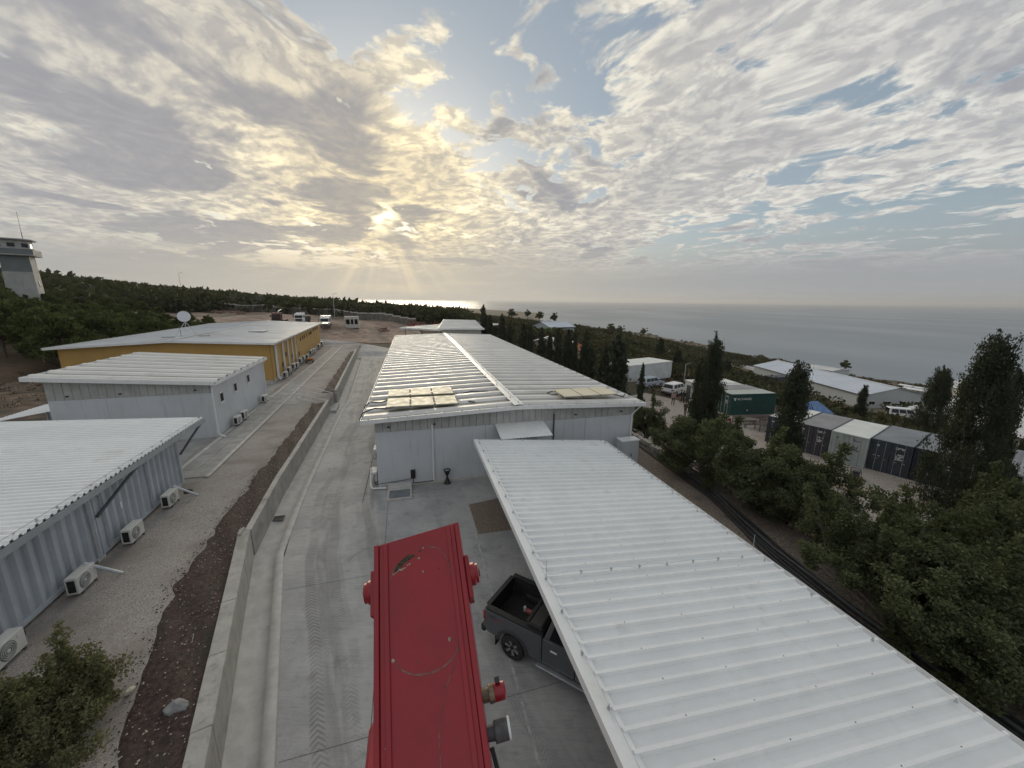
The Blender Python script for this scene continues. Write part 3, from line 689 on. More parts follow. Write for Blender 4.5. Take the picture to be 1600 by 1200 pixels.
# ------------------------------------------------------------------ the long white hall
def build_hall():
    t = thingF(FA, 'white_hall', 'long white prefabricated hall with ribbed gable roof and solar panels', 'building', 6, 46, 0)
    V0, V1, U0, U1, VR, ZE, ZR = -2.2, 13.95, 21.5, 71.5, 5.95, 4.15, 4.46
    r0, r1, ru0, ru1 = -2.85, 14.45, 20.95, 72.0
    zt = lambda v: ZE+(ZR-ZE)*(1-abs(v-VR)/(VR-r0 if v < VR else r1-VR))
    # walls, one panel after the other
    edges = [-2.2, .92, 4.05, 7.2, 10.5, 13.95]
    for a, b in zip(edges[:-1], edges[1:]): MB().prism([(a+.008, -.05), (b-.008, -.05), (b-.008, 3.32), (a+.008, 3.32)], U0, U0+.1, 'y').build('wall_panel', M_PANEL, t, bevel=.006)
    for k, a in enumerate(np.arange(-2.16, 13.8, .405)):
        MB().prism([(a, 3.33), (a+.39, 3.33), (a+.39, zt(a+.39)-.1), (a, zt(a)-.1)], U0-.015, U0+.05, 'y').build('fascia_board', pm('beige_fascia', (.43, .435, .42), .6, var=.12, vs=1.3, streak=.35), t, bevel=.012)
    nl = 12
    for s, v in ((0, V0), (1, V1)):
        for k in range(nl):
            a, b = U0+.1+(U1-U0-.2)*k/nl, U0+.1+(U1-U0-.2)*(k+1)/nl
            MB().box(v+.003 if s == 0 else v-.1, v+.1 if s == 0 else v-.003, a+.006, b-.006, -.05, zt(v)-.08).build('wall_panel', M_PANEL, t)
    MB().prism([(V0, -.05), (V1, -.05), (V1, zt(V1)-.1), (VR, ZR-.1), (V0, zt(V0)-.1)], U1-.1, U1, 'y').build('wall_panel', M_PANEL, t)
    MB().box(V0+.02, V1-.02, U0-.10, U0-.004, -.05, .14).build('plinth', M_CURB, t, bevel=.02)
    # roof
    p = 1.45
    for x0, z0, x1, z1 in ((r0+.12, ZE, VR, ZR), (VR, ZR, r1-.10, ZE)):
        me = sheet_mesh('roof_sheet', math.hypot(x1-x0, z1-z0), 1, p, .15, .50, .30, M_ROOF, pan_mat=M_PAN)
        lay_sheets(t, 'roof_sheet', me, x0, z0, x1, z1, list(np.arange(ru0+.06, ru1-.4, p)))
    MB().prism([(VR-.30, zt(VR-.30)+.17), (VR, ZR+.19), (VR+.30, zt(VR+.30)+.17), (VR+.30, zt(VR+.30)+.155), (VR, ZR+.173), (VR-.30, zt(VR-.30)+.155)], ru0-.02, ru1, 'y').build('ridge_cap', M_TRIM, t)
    for s, v in ((-1, r0), (1, r1)): MB().prism([(v-.0*s, ZE-.09), (v-.12*s, ZE-.09), (v-.12*s, ZE+.0), (v-.10*s, ZE+.012), (v-.10*s, ZE-.06), (v-.02*s, ZE-.06), (v-.02*s, ZE+.10), (v, ZE+.10)], ru0, ru1, 'y').build('gutter', M_TRIM, t)
    for a, b in ((r0, VR), (VR, r1)): MB().prism([(a, zt(a)-.13), (b, zt(b)-.13), (b, zt(b)+.10), (a, zt(a)+.10)], ru0-.04, ru0+.05, 'y').build('verge_trim', M_TRIM, t)
    MB().prism([(r0, ZE-.12), (r1, ZE-.12), (r1, ZE+.05), (VR, ZR+.08), (r0, ZE+.05)], ru1-.03, ru1+.02, 'y').build('verge_trim', M_TRIM, t)
    clamps(t, [(VR+random.uniform(-.2, .2), u, ZR+.18) for u in np.arange(21.3, 71, 1.3)]+[(v, ru0+.0, zt(v)+.10) for v in np.arange(-2.4, 14, 1.0)])
    MB().tube([(VR+.1, u, ZR+.27) for u in np.arange(21, 71.5, 1.3)], .006, 4).build('earth_wire', M_GALV, t)
    # awning over the door, door behind it
    MB().box(4.9, 7.3, U0-.02, U0+.0-.004, .1, 2.5).build('door', pm('grey_door', (.40, .43, .46), .5, var=.05), t)
    aw = sheet_mesh('awning_sheet', 1.75, 15, .205, .02, .09, .05, M_WHITE)
    ox, oy, oz = ORG[t]; link(aw, 'awning', None, t, (4.6-ox, U0-.03-oy, 3.36-oz), (math.radians(0), math.radians(12), math.radians(-90)))
    for v in (4.75, 7.5): MB().tube([(v, U0-.02, 2.75), (v, U0-1.45, 2.98)], .02, 6).build('awning_bracket', M_GALV, t)
    # downpipes
    MB().tube([(.93, U0-.08, 3.6), (.93, U0-.08, .15)], .055, 8).build('downpipe', M_TRIM, t, smooth=True)
    MB().tube([(8.35, U0-.07, 3.75), (8.35, U0-.07, 1.2)], .05, 8).build('downpipe', M_DARK, t, smooth=True)
    MB().tube([(r1-.1, 21.2, ZE-.1), (13.8, U0-.08, 3.4), (13.8, U0-.08, .1)], .05, 8).build('downpipe', M_TRIM, t, smooth=True)
    for v in (-1.45, 1.05, 9.8, 13.0): MB().cbox(v, U0-.07, 3.62, .14, .12, .08).build('spot_lamp', M_DARK, t, bevel=.01)
    # small control box, conduits
    MB().box(-.38, -.12, U0-.16, U0-.02, .45, .95).build('control_box', M_BLACK, t, bevel=.015)
    MB().tube([(-.25, U0-.1, .5), (-.25, U0-.12, .17), (.0, U0-.14, .16), (.9, U0-.13, .17)], .022, 6).build('conduit', M_HOSE, t)
    MB().tube([(-2.4, U0-.15, .3), (-1.4, U0-.14, .34), (-.3, U0-.15, .45)], .018, 6).build('conduit', M_HOSE, t)
    MB().tube([(-2.62, U0+.9, .9), (-2.62, U0+.1, .16), (-2.5, U0-.2, .10), (-1.75, U0-.3, .10)], .05, 8).build('drain_pipe', M_TRIM, t, smooth=True)
    # items by the wall
    h = thingF(FA, 'concrete_hatch', 'low grey concrete hatch with metal lid at the foot of the white hall', 'hatch', -1.0, 20.55, 0)
    MB().prism([(19.75, -.02), (21.36, -.02), (21.36, .30), (20.75, .30), (20.7, .17), (19.75, .12)], -1.65, -.35, 'x').build('body', M_CURB, h, bevel=.02)
    MB().prism([(19.85, .132), (20.62, .17), (20.62, .19), (19.85, .152)], -1.55, -.45, 'x').build('lid', pm('dull_lid', (.22, .24, .26), .5, metal=.4, var=.2, vs=4), h, bevel=.006)
    x, y, _ = G(699, 755, 0); g = thing('sand_bin', 'black hourglass shaped bin standing on the concrete by the wall', 'bin', (x, y, 0))
    MB().lathe([(.22, 0), (.21, .03), (.15, .10), (.06, .38), (.05, .44), (.05, .48), (.12, .62), (.19, .80), (.20, .86), (.18, .86), (.11, .70)], 18).build('body', M_BLACK, g, smooth=True)
    MB().lathe([(.02, .69), (.16, .80), (.15, .815), (.01, .815)], 14).build('sand', M_GRAVEL, g)
    # units along the left wall
    for k, u in enumerate((22.4, 24.4, 26.0)): ac(FA(-2.45, u, .75 if k else .12), -TA+math.pi, ('air conditioner at the near left corner of the white hall', 'second air conditioner along the left wall of the white hall', 'third air conditioner along the left wall of the white hall')[k])
    c = thingF(FA, 'electrical_cabinet', 'tall pale grey electrical cabinet at the right corner of the white hall', 'cabinet', 13.2, 20.6, 0)
    MB().box(12.55, 13.75, 20.3, 20.95, .12, 1.95).build('casing', pm('cabinet_grey', (.52, .545, .575), .5, var=.04), c, bevel=.015)
    MB().box(12.6, 13.7, 20.35, 20.9, 0, .12).build('plinth', M_DARK, c)
    MB().box(12.5, 13.8, 20.26, 21.0, 1.955, 2.03).build('cap', M_TRIM, c, bevel=.01)
    for a, b in ((12.585, 13.14), (13.15, 13.72)):
        d = MB().box(a, b, 20.275, 20.297, .17, 1.9).build('door', pm('cabinet_grey', (.52, .545, .575)), c, bevel=.006)
    MB().box(13.19, 13.23, 20.245, 20.272, .95, 1.15).build('handle', M_BLACK, c)
build_hall()

def build_solar():
    fr = pm('panel_frame', (.58, .56, .48), .4, metal=.3, var=.08)
    def arr(label, v0, u0, n, w, d, z, tilt):
        t = thingF(FA, 'solar_panel_array', label, 'solar panels', v0+n*w/2, u0+d/2, z, 'solar panel rows on the hall roof')
        t.rotation_euler = (math.radians(tilt), t.rotation_euler[1], -TA)
        for i in range(n):
            a = v0+i*(w+.10)
            pn = MB().box(a, a+w, u0, u0+d, z+.16, z+.22).build('panel', M_CREAM, t, bevel=.008)
            MB().box(a+.02, a+w-.02, u0-.006, u0-.002, z+.165, z+.215).build('frame_strip', fr, pn)
        for u in (u0+.25, u0+d-.25): MB().box(v0-.05, v0+n*(w+.1), u-.03, u+.03, z+.10, z+.155).build('rail', M_DARK, t)
        for v in np.linspace(v0+.1, v0+n*(w+.1)-.2, n+1):
            for u in (u0+.25, u0+d-.25): MB().box(v-.02, v+.02, u-.02, u+.02, z-.14, z+.10).build('bracket', M_GALV, t)
        return t
    arr('front row of three cream solar panels on the left side of the hall roof', -1.55, 22.05, 3, 1.28, 1.95, 4.42, 0)
    arr('rear row of three cream solar panels on the left side of the hall roof', -1.6, 24.6, 3, 1.30, 1.9, 4.42, 0)
    arr('row of three cream solar panels on the right side of the hall roof', 9.25, 22.0, 3, 1.18, 2.0, 4.46, 0)
    for lab, pts in (('black cable looping off the left roof edge at the front corner', [(-.9, 22.6, 4.5), (-1.6, 22.4, 4.42), (-2.2, 22.3, 4.52), (-2.8, 21.9, 4.4), (-2.95, 21.7, 4.1), (-2.9, 21.6, 3.8)]),
                     ('black cable looping off the left roof edge behind the front row', [(-1.4, 24.3, 4.5), (-2.0, 24.1, 4.38), (-2.6, 24.2, 4.42), (-2.92, 23.8, 4.25), (-2.92, 23.6, 3.9)]),
                     ('black cable running from the left panels towards the ridge', [(2.3, 24.6, 4.5), (3.0, 24.9, 4.46), (3.8, 25.4, 4.5), (4.9, 25.1, 4.5)]),
                     ('short black cable tail beside the front left panels', [(2.5, 23.2, 4.5), (3.1, 23.2, 4.43), (3.6, 22.6, 4.47)]),
                     ('black cable loop at the left end of the right panels', [(9.2, 23.0, 4.56), (8.75, 23.2, 4.5), (8.7, 23.8, 4.5), (9.2, 24.0, 4.56)]),
                     ('black cable running from the right panels to the right eave', [(12.9, 22.6, 4.5), (13.6, 22.3, 4.35), (14.1, 23.0, 4.35), (14.5, 23.3, 4.1)])):
        o = MB().tube([FA(*p) for p in pts], .038, 6).build('cable', M_HOSE, None, smooth=True); tag(o, lab, 'cable', 'cables on the hall roof')
build_solar()

# ------------------------------------------------------------------ container block on the terrace
def build_container_block():
    t = thingF(FB, 'container_block', 'blue grey corrugated container block under a white ribbed roof', 'building', -13, 15, TZ1)
    V, z0, z1 = -10.55, TZ1+.12, TZ1+2.62
    def corr(u0, u1):
        mb = MB(); pts = []; p = .42; u = u0+.12
        pts.append((V, u0))
        while u+p < u1-.08: pts += [(V, u), (V-.11, u+.07), (V-.11, u+.21), (V, u+.28)]; u += p
        pts.append((V, u1)); vs = [(a, b, z) for z in (z0+.12, z1-.08) for a, b in pts]; n = len(pts)
        return mb.add(vs, [(i, i+1, n+i+1, n+i) for i in range(n-1)])
    us = [4.3, 10.42, 16.54, 22.66]
    for a, b in zip(us[:-1], us[1:]):
        a, b = a+.02, b-.02
        corr(a+.12, b-.12).build('corrugated_wall', M_CONT, t)
        for u in (a, b-.12): MB().box(V-.12, V+.018, u, u+.12, z0, z1).build('corner_post', M_CONT, t, bevel=.01)
        MB().box(V-.1, V+.016, a+.121, b-.121, z0, z0+.14).build('bottom_rail', M_CONT, t); MB().box(V-.1, V+.016, a+.121, b-.121, z1-.1, z1).build('top_rail', M_CONT, t)
        for u in (a+.8, b-1.0): MB().box(V-.02, V+.01, u, u+.3, z0+.03, z0+.10).build('fork_pocket', M_BLACK, t)
    MB().box(-20.5, V-.13, 4.3, 4.4, z0, z1).build('end_wall', M_CONT, t)
    for k in range(4): MB().box(-20.5+k*2.46, -20.5+(k+1)*2.46-.04, 22.5, 22.62, z0, z1).build('end_wall', M_CONT, t)
    MB().box(-20.6, -20.5, 4.3, 22.66, z0, z1).build('rear_wall', M_CONT, t)
    for u in (4.8, 10.4, 16.5, 22.2): MB().box(-20, V+.0, u-.25, u+.15, TZ1-.05, z0-.003).build('footing', M_CURB, t)
    # roof
    p, nr = .27, 4; x0, zL, x1, zR = -20.9, 4.62, -10.12, 4.02
    me = sheet_mesh('roof_sheet', math.hypot(x1-x0, zL-zR), nr, p, .075, .135, .085, M_WHITE)
    ys = list(np.arange(4.2, 24.95-nr*p, nr*p)); lay_sheets(t, 'roof_sheet', me, x0, zL, x1, zR, ys); e = ys[-1]+nr*p
    MB().prism([(-10.2, 3.80), (-10.06, 3.80), (-10.06, 4.02), (-10.075, 4.02), (-10.075, 3.815), (-10.185, 3.815), (-10.185, 4.0), (-10.2, 4.0)], 4.2, e, 'y').build('eave_gutter', pm('grey_gutter', (.36, .39, .41), .5, var=.1), t)
    MB().prism([(x0, zL-.14), (-10.2, zR-.14), (-10.2, zR-.005), (x0, zL-.005)], e-.06, e-.01, 'y').build('verge_beam', M_GALV, t)
    clamps(t, [(-10.25, u, 4.05) for u in np.arange(5, 24.8, .75)]+[(v, e-.15, 4.05+.0556*(-10.1-v)) for v in np.arange(-20, -10.3, 1.9)])
    MB().tube([(-10.25, u, 4.15) for u in np.arange(4.4, 24.9, .75)], .006, 4).build('earth_wire', M_HOSE, t)
    for u in (4.6, 10.4, 16.5, 22.4):
        MB().box(V-.2, V-.1, u-.06, u+.06, z1, 3.98).build('roof_post', M_GALV, t)
        MB().box(-20.3, -10.3, u-.04, u+.04, 3.6, 3.72).build('purlin', M_GALV, t)
    for u0, u1 in ((9.0, 10.4), (16.55, 18.6), (22.6, 24.3)): MB().tube([(V+.06, u0, 2.75), (V+.28, (u0+u1)/2, 3.35), (-10.12, u1-.15, 3.78), (-10.12, u1, 3.82)], .055, 8).build('downpipe', M_DARK, t, smooth=True)
    for u in (12.1, 16.2, 16.85, 19.7, 22.3): MB().tube([(V+.05, u, z0+.1), (V+.05, u, 3.75)], .035, 6).build('conduit', M_GALV, t)
    for u in (13.2, 20.9): MB().cbox(V+.1, u, 3.62, .12, .12, .10).build('flood_lamp', M_BLACK, t, bevel=.01)
    for u in (11.6, 17.9): MB().box(V+.002, V+.006, u, u+.10, 2.35, 2.62).build('notice', M_TRIM, t)
    labs = ('air conditioner nearest the camera, low on the blue grey container wall', 'second air conditioner from the camera on the container wall with slanting silver pipe',
            'third air conditioner from the camera on the container wall', 'farthest air conditioner on the container wall beside its end corner')
    for u, l in zip((12.0, 14.75, 17.5, 20.3), labs): acB(-10.12, u, TZ1+.05, l)
    for u, l in ((15.0, 'slanting silver pipe beside the second air conditioner of the container'), (20.75, 'short silver pipe beside the farthest air conditioner of the container')):
        o = MB().tube([FB(-10.2, u+.1, TZ1+.72), FB(-9.35, u+.25, TZ1+.05)], .05, 8).build('silver_pipe', M_GALV, None, smooth=True); tag(o, l, 'pipe', 'silver pipes beside the container')
    o = MB().tube([FB(-9.75+.16*math.cos(q), 21.1+.16*math.sin(q), TZ1+.16+.012*q) for q in np.linspace(0, 12.5, 40)], .03, 6).build('coiled_hose', M_HOSE); tag(o, 'coil of black hose at the far corner of the container block', 'hose')
build_container_block()

# ------------------------------------------------------------------ small white building on the terrace
def build_small():
    t = thingF(FB, 'white_cabin', 'small white panel building with three windows between container block and ochre block', 'building', -16, 36, TZ1)
    V0, V1, U0, U1 = -20.2, -11.72, 30.3, 41.8; zl, zr = 5.72, 5.05; zz = lambda v: zr+(zl-zr)*(V1-v)/(V1-V0)
    ed = [V0, -17.4, -14.5, V1]
    for a, b in zip(ed[:-1], ed[1:]): MB().prism([(a+.006, TZ1-.05), (b-.006, TZ1-.05), (b-.006, 4.25), (a+.006, 4.25)], U0, U0+.1, 'y').build('wall_panel', M_PANEL, t, bevel=.006)
    for a in np.arange(V0, V1-.3, .42): MB().prism([(a, 4.26), (a+.405, 4.26), (a+.405, zz(a+.405)-.1), (a, zz(a)-.1)], U0-.012, U0+.05, 'y').build('fascia_board', MATS['beige_fascia'], t, bevel=.01)
    wins = [(31.4, 3.25), (34.1, 3.4), (37.1, 3.5)]
    for a, b in ((U0+.1, 33.0), (33.0, 36.0), (36.0, 39.0), (39.0, U1)): MB().box(V1-.1, V1, a+.006, b-.006, TZ1-.05, zr-.08).build('wall_panel', M_PANEL, t, bevel=.006)
    MB().box(V0, V0+.1, U0+.1, U1, TZ1-.05, zl-.1).build('wall_panel', M_PANEL, t); MB().prism([(V0+.1, TZ1-.05), (V1-.1, TZ1-.05), (V1-.1, zr-.1), (V0+.1, zl-.12)], U1-.1, U1, 'y').build('wall_panel', M_PANEL, t)
    for u, z in wins:
        w = MB().box(V1+.002, V1+.04, u, u+.62, z, z+.72).build('window', M_TRIM, t, bevel=.01)
        for k in (0, 1): MB().box(V1+.041, V1+.05, u+.06+.26*k, u+.30+.26*k, z+.07, z+.65).build('pane', M_PANE, w)
        MB().box(V1+.04, V1+.09, u-.03, u+.65, z-.05, z-.004).build('sill', M_TRIM, w)
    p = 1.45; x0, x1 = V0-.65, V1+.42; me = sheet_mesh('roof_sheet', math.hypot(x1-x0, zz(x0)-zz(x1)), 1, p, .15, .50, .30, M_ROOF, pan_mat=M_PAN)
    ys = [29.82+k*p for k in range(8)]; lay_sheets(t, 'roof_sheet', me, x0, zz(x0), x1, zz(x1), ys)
    MB().prism([(x0, zz(x0)-.15), (x1, zz(x1)-.15), (x1, zz(x1)+.11), (x0, zz(x0)+.11)], 29.74, 29.84, 'y').build('verge_trim', M_TRIM, t)
    MB().prism([(x0, zz(x0)-.15), (x1, zz(x1)-.15), (x1, zz(x1)+.11), (x0, zz(x0)+.11)], ys[-1]+p-.02, ys[-1]+p+.05, 'y').build('verge_trim', M_TRIM, t)
    MB().prism([(x1-.02, zz(x1)-.14), (x1+.12, zz(x1)-.14), (x1+.12, zz(x1)+.06), (x1+.10, zz(x1)+.06), (x1+.10, zz(x1)-.11), (x1-.02, zz(x1)-.11)], 29.74, ys[-1]+p+.05, 'y').build('gutter', M_TRIM, t)
    MB().box(x0-.03, x0+.02, 29.84, ys[-1]+p, zz(x0)-.14, zz(x0)+.1).build('rear_trim', M_TRIM, t)
    for u in (30.2, 41.6): MB().tube([(x1+.04, u, zz(x1)-.14), (V1+.08, u, 4.6), (V1+.08, u, TZ1+.25), (V1+.5, u-.1, TZ1+.03)], .055, 8).build('downpipe', M_TRIM, t, smooth=True)
    for v in (-19.2, -16.6, -12.6): MB().cbox(v, U0-.06, 4.5, .12, .12, .09).build('spot_lamp', M_DARK, t, bevel=.01)
    for u, l in ((32.8, 'nearest of the air conditioners along the small white building'), (34.25, 'middle air conditioner along the small white building'), (39.6, 'farthest air conditioner of the small white building beside its downpipe')): acB(V1+.42, u, TZ1+.12, l)
    # lean-to roof and ramp behind it, left
    s = thingF(FB, 'lean_to', 'white sheet lean-to roof beside the small white building', 'shed', -22.5, 34, TZ1)
    q = sheet_mesh('roof_sheet', 3.6, 4, .30, .03, .10, .05, M_WHITE); lay_sheets(s, 'roof_sheet', q, -24.4, 2.75, -20.9, 3.35, [31.5+1.2*k for k in range(4)])
    for v, u, z in ((-24.2, 31.7, 2.7), (-24.2, 36, 2.7), (-21.1, 31.7, 3.25), (-21.1, 36, 3.25)): MB().box(v-.04, v+.04, u-.04, u+.04, TZ1, z).build('post', M_GALV, s)
    MB().box(-24.3, -21, 36.1, 36.2, TZ1, 2.6).build('rear_panel', M_PANEL, s)
    g = thingF(FB, 'concrete_ramp', 'pale concrete block wall behind the container block', 'wall', -22, 29, TZ1)
    MB().prism([(-27.5, TZ1-.05), (-20.6, TZ1-.05), (-20.6, TZ1+2.1), (-22.2, TZ1+1.6), (-27.5, TZ1+.3)], 29.0, 29.3, 'y').build('slope_wall', M_CURB, g, bevel=.02)
    for k in range(5):
        pts = [FB(-34+i*1.1, 30.5+k*.16+.12*math.sin(i*1.3+k), TZ1+.16+.07*(k % 2)+.05*math.sin(i*2+k)) for i in range(9)]+[FB(-24.6+.1*k, 30.2, TZ1+.55-.05*k), FB(-24.3, 30.0, TZ1+.03)]
        o = MB().tube(pts, .055, 6).build('black_pipe', M_HOSE, None, smooth=True); tag(o, ('nearest', 'second nearest', 'middle', 'second farthest', 'farthest')[k]+' black flexible pipe of the heap behind the container block', 'pipe', 'black pipes heaped behind the container block')
build_small()

# ------------------------------------------------------------------ ochre block
def build_ochre():
    a0, b0 = -12.75, 48.4; rz = -TB+.024
    t = thing('ochre_block', 'long ochre yellow block with pale low gable roof and satellite dish', 'building', FB(a0, b0, TZ1), rz, None, (0, 0, TZ1))
    W, L, ze, zr = -17.6, 39.5, 5.72, 6.2
    zt = lambda v: ze+(zr-ze)*(1-abs(v-W/2)/(-W/2+.7))
    MB().prism([(W, TZ1+.45), (0, TZ1+.45), (0, zt(0)-.1), (W/2, zr-.12), (W, zt(W)-.1)], 0, .2, 'y').build('front_wall', M_YEL, t)
    MB().prism([(W, TZ1-.05), (0, TZ1-.05), (0, zt(0)-.1), (W/2, zr-.12), (W, zt(W)-.1)], L-.2, L, 'y').build('rear_wall', M_YEL, t)
    MB().box(W, 0, -.03, .2, TZ1-.05, TZ1+.447).build('plinth', M_CURB, t, bevel=.01); MB().box(-.19, .03, .21, L-.2, TZ1-.05, TZ1+.447).build('plinth', M_CURB, t)
    MB().box(-.2, 0, .2, L-.2, TZ1+.45, zt(0)-.1).build('side_wall', M_YEL, t); MB().box(W, W+.2, .2, L-.2, TZ1-.05, zt(W)-.1).build('side_wall', M_YEL, t)
    for x0, z0, x1, z1 in ((W-.7, ze, W/2, zr), (W/2, zr, .75, ze)):
        me = sheet_mesh('roof_sheet', math.hypot(x1-x0, z1-z0), 5, 1.0, .03, .10, .05, M_YROOF); lay_sheets(t, 'roof_sheet', me, x0, z0, x1, z1, [-.55+5*k for k in range(8)])
    MB().box(W/2-.22, W/2+.22, -.6, L+.5, zr+.02, zr+.05).build('ridge_cap', M_YROOF, t)
    for x0, z0, x1, z1 in ((W-.72, ze, W/2, zr), (W/2, zr, .78, ze)): MB().prism([(x0, z0-.16), (x1, z1-.16), (x1, z1+.04), (x0, z0+.04)], -.62, -.56, 'y').build('verge_trim', M_TRIM, t)
    for v in (W-.74, .75): MB().box(v-.03, v+.06, -.62, L+.5, ze-.15, ze+.05).build('eave_trim', pm('eave_grey', (.42, .42, .40), .6, var=.1), t)
    MB().box(-5.2, -3.4, 12.5, 15.2, zt(-4.3)+.02, zt(-4.3)+.16).build('roof_hatch', M_YROOF, t, bevel=.03)
    MB().box(.75, 2.0, L-3.2, L+.5, ze-.05, ze+.0).build('porch_roof', M_TRIM, t)
    WN = M_BRN = pm('brown_frame', (.10, .065, .035), .6, var=.2)
    for k, (u, z) in enumerate([(7.4, 3.2), (11, 2.5), (14.2, 3.9), (18, 4.1), (20, 4.15), (21.6, 4.2), (24, 4.2), (26.4, 4.25), (27.7, 4.25), (28.8, 4.3), (31.5, 4.6), (34, 4.6), (36.2, 4.6), (5, 2.2), (16, 2.1)]):
        w = MB().box(.002, .05, u, u+.62, z, z+.55).build('window', WN, t); MB().box(.051, .06, u+.07, u+.55, z+.07, z+.48).build('pane', M_PANE, w)
    for u, k in ((1.9, 0), (2.4, 0), (5.6, 1), (6.0, 0), (8.6, 0), (11.3, 0), (13.6, 0)):
        MB().tube([(.12, u, ze-.5), (.12, u, TZ1+.5), (.4, u-.1, TZ1+.15)], .09 if not k else .05, 8).build('downpipe', M_TRIM, t, smooth=True)
    MB().tube([(.08, .25, ze-.2), (.08, .25, TZ1+.3)], .05, 8).build('downpipe', M_YEL, t, smooth=True)
    c, s = math.cos(rz), math.sin(rz); bx, by, _ = FB(a0, b0)
    loc = lambda a, b, z: (bx+a*c-b*s, by+a*s+b*c, z)
    ords = ('nearest', 'second', 'third', 'fourth', 'fifth', 'sixth', 'seventh', 'eighth', 'ninth', 'tenth', 'eleventh', 'farthest')
    for k, u in enumerate((3.2, 5.4, 8.2, 10.4, 13.2, 15.6, 19.0, 22.5, 24.4, 26.4, 32.0, 36.5)):
        ac(loc(.62, u, TZ1+(.30 if k % 3 else .1)), rz, '%s air conditioner along the ochre wall counted from the near corner' % ords[k], 1.15)
        if k % 3:
            st = thing('ac_stand', '%s steel stand under an air conditioner along the ochre wall' % ords[k], 'stand', loc(.62, u, TZ1), rz, 'stands under the ochre wall units')
            for y in (-.4, .4): MB().box(-.22, .22, y-.03, y+.03, 0, .30).build('leg', M_GALV, st)
    x, y, z = loc(1.5, 15.5, TZ1); o = thing('hand_cart', 'small orange and black cart parked beside the ochre wall', 'cart', (x, y, z), rz)
    MB().box(-.5, .5, -.9, .9, .32, .40).build('deck', M_BLACK, o); MB().box(-.42, .42, -.2, .85, .40, .62).build('load', pm('orange_tarp', (.50, .17, .05), .8, var=.3, vs=5), o, bevel=.05)
    for sx in (-.42, .42):
        for sy in (-.65, .65): MB().lathe([(.16, -.04), (.16, .04)], 12, (sx, sy, .16), 'x').build('wheel', M_RUBBER, o)
    # dish
    p = Vector(loc(W/2+.2, 3.6, zt(W/2)+.05)); d = thing('satellite_dish', 'white satellite dish on a tripod on the ochre block roof', 'dish', p, rz)
    prof = [(1.0-.0, .30), (.75, .17), (.5, .075), (.25, .02), (.02, 0), (.02, -.02), (.25, 0), (.5, .055), (.75, .15), (1.0, .285)]
    ds = MB().lathe(prof[::-1], 28, (0, 0, 0), 'y').build('reflector', pm('dish_white', (.66, .68, .72), .5, var=.05), d, smooth=True); ds.location = (0, 0, 2.75); ds.rotation_euler = (math.radians(14), 0, math.radians(180+16)); ds.scale = (.74, .8, .74); d.scale = (.8,)*3
    MB().box(-.28, .28, .22, .24, .56, .68).build('mark', M_BLACK, ds)
    for x_, y_ in ((-1.25, -.5), (.2, -.9), (1.15, .5)): MB().tube([(0, .1, 2.1), (x_, y_, 0)], .035, 6).build('leg', M_GALV, d)
    MB().tube([(0, .1, 1.9), (0, .12, 2.6)], .05, 8).build('mast', M_GALV, d)
    MB().tube([(-2.6, -.7, .05), (-1.25, -.5, .05)], .04, 6).build('foot_bar', M_DARK, d); MB().tube([(1.15, .5, .05), (2.4, .8, .05)], .04, 6).build('foot_bar', M_DARK, d)
    MB().tube([(-.9, .5, 0), (-.9, .5, 4.6)], [.03, .012], 6).build('whip_antenna', M_DARK, d)
build_ochre()

# ------------------------------------------------------------------ red aerial platform truck, its boom in front of the camera
def red_mat():
    m = bpy.data.materials.new('worn_red_paint'); m.use_nodes = True; t = m.node_tree; t.nodes.clear(); w = NB(t)
    pos = w.n('ShaderNodeNewGeometry').outputs['Position']
    n1 = w.noise(pos, 2.2, 6, .6); n2 = w.noise(pos, 9, 6, .7, .5); n3 = w.noise(w.vm('MULTIPLY', pos, (9, 2, 2)), 6, 5, .6)
    c = w.mix(w.ss(n1, .3, .7), (.26, .012, .020), (.325, .016, .026))
    c = w.mix(w.ss(n2, .66, .72, 0, .8), c, (.10, .035, .025)); c = w.mix(w.ss(n3, .62, .80, 0, .35), c, (.28, .07, .065))
    b = w.n('ShaderNodeBsdfPrincipled'); w.put(b.inputs['Base Color'], c); w.put(b.inputs['Roughness'], w.ss(n1, .3, .7, .30, .46))
    bn = w.n('ShaderNodeBump'); bn.inputs['Strength'].default_value = .25; bn.inputs['Distance'].default_value = .006; w.put(bn.inputs['Height'], w.m('ADD', w.noise(pos, 3, 3), w.m('MULTIPLY', n2, .25))); w.put(b.inputs['Normal'], bn.outputs[0])
    t.links.new(b.outputs[0], w.n('ShaderNodeOutputMaterial').inputs[0]); return m
M_RED = red_mat()
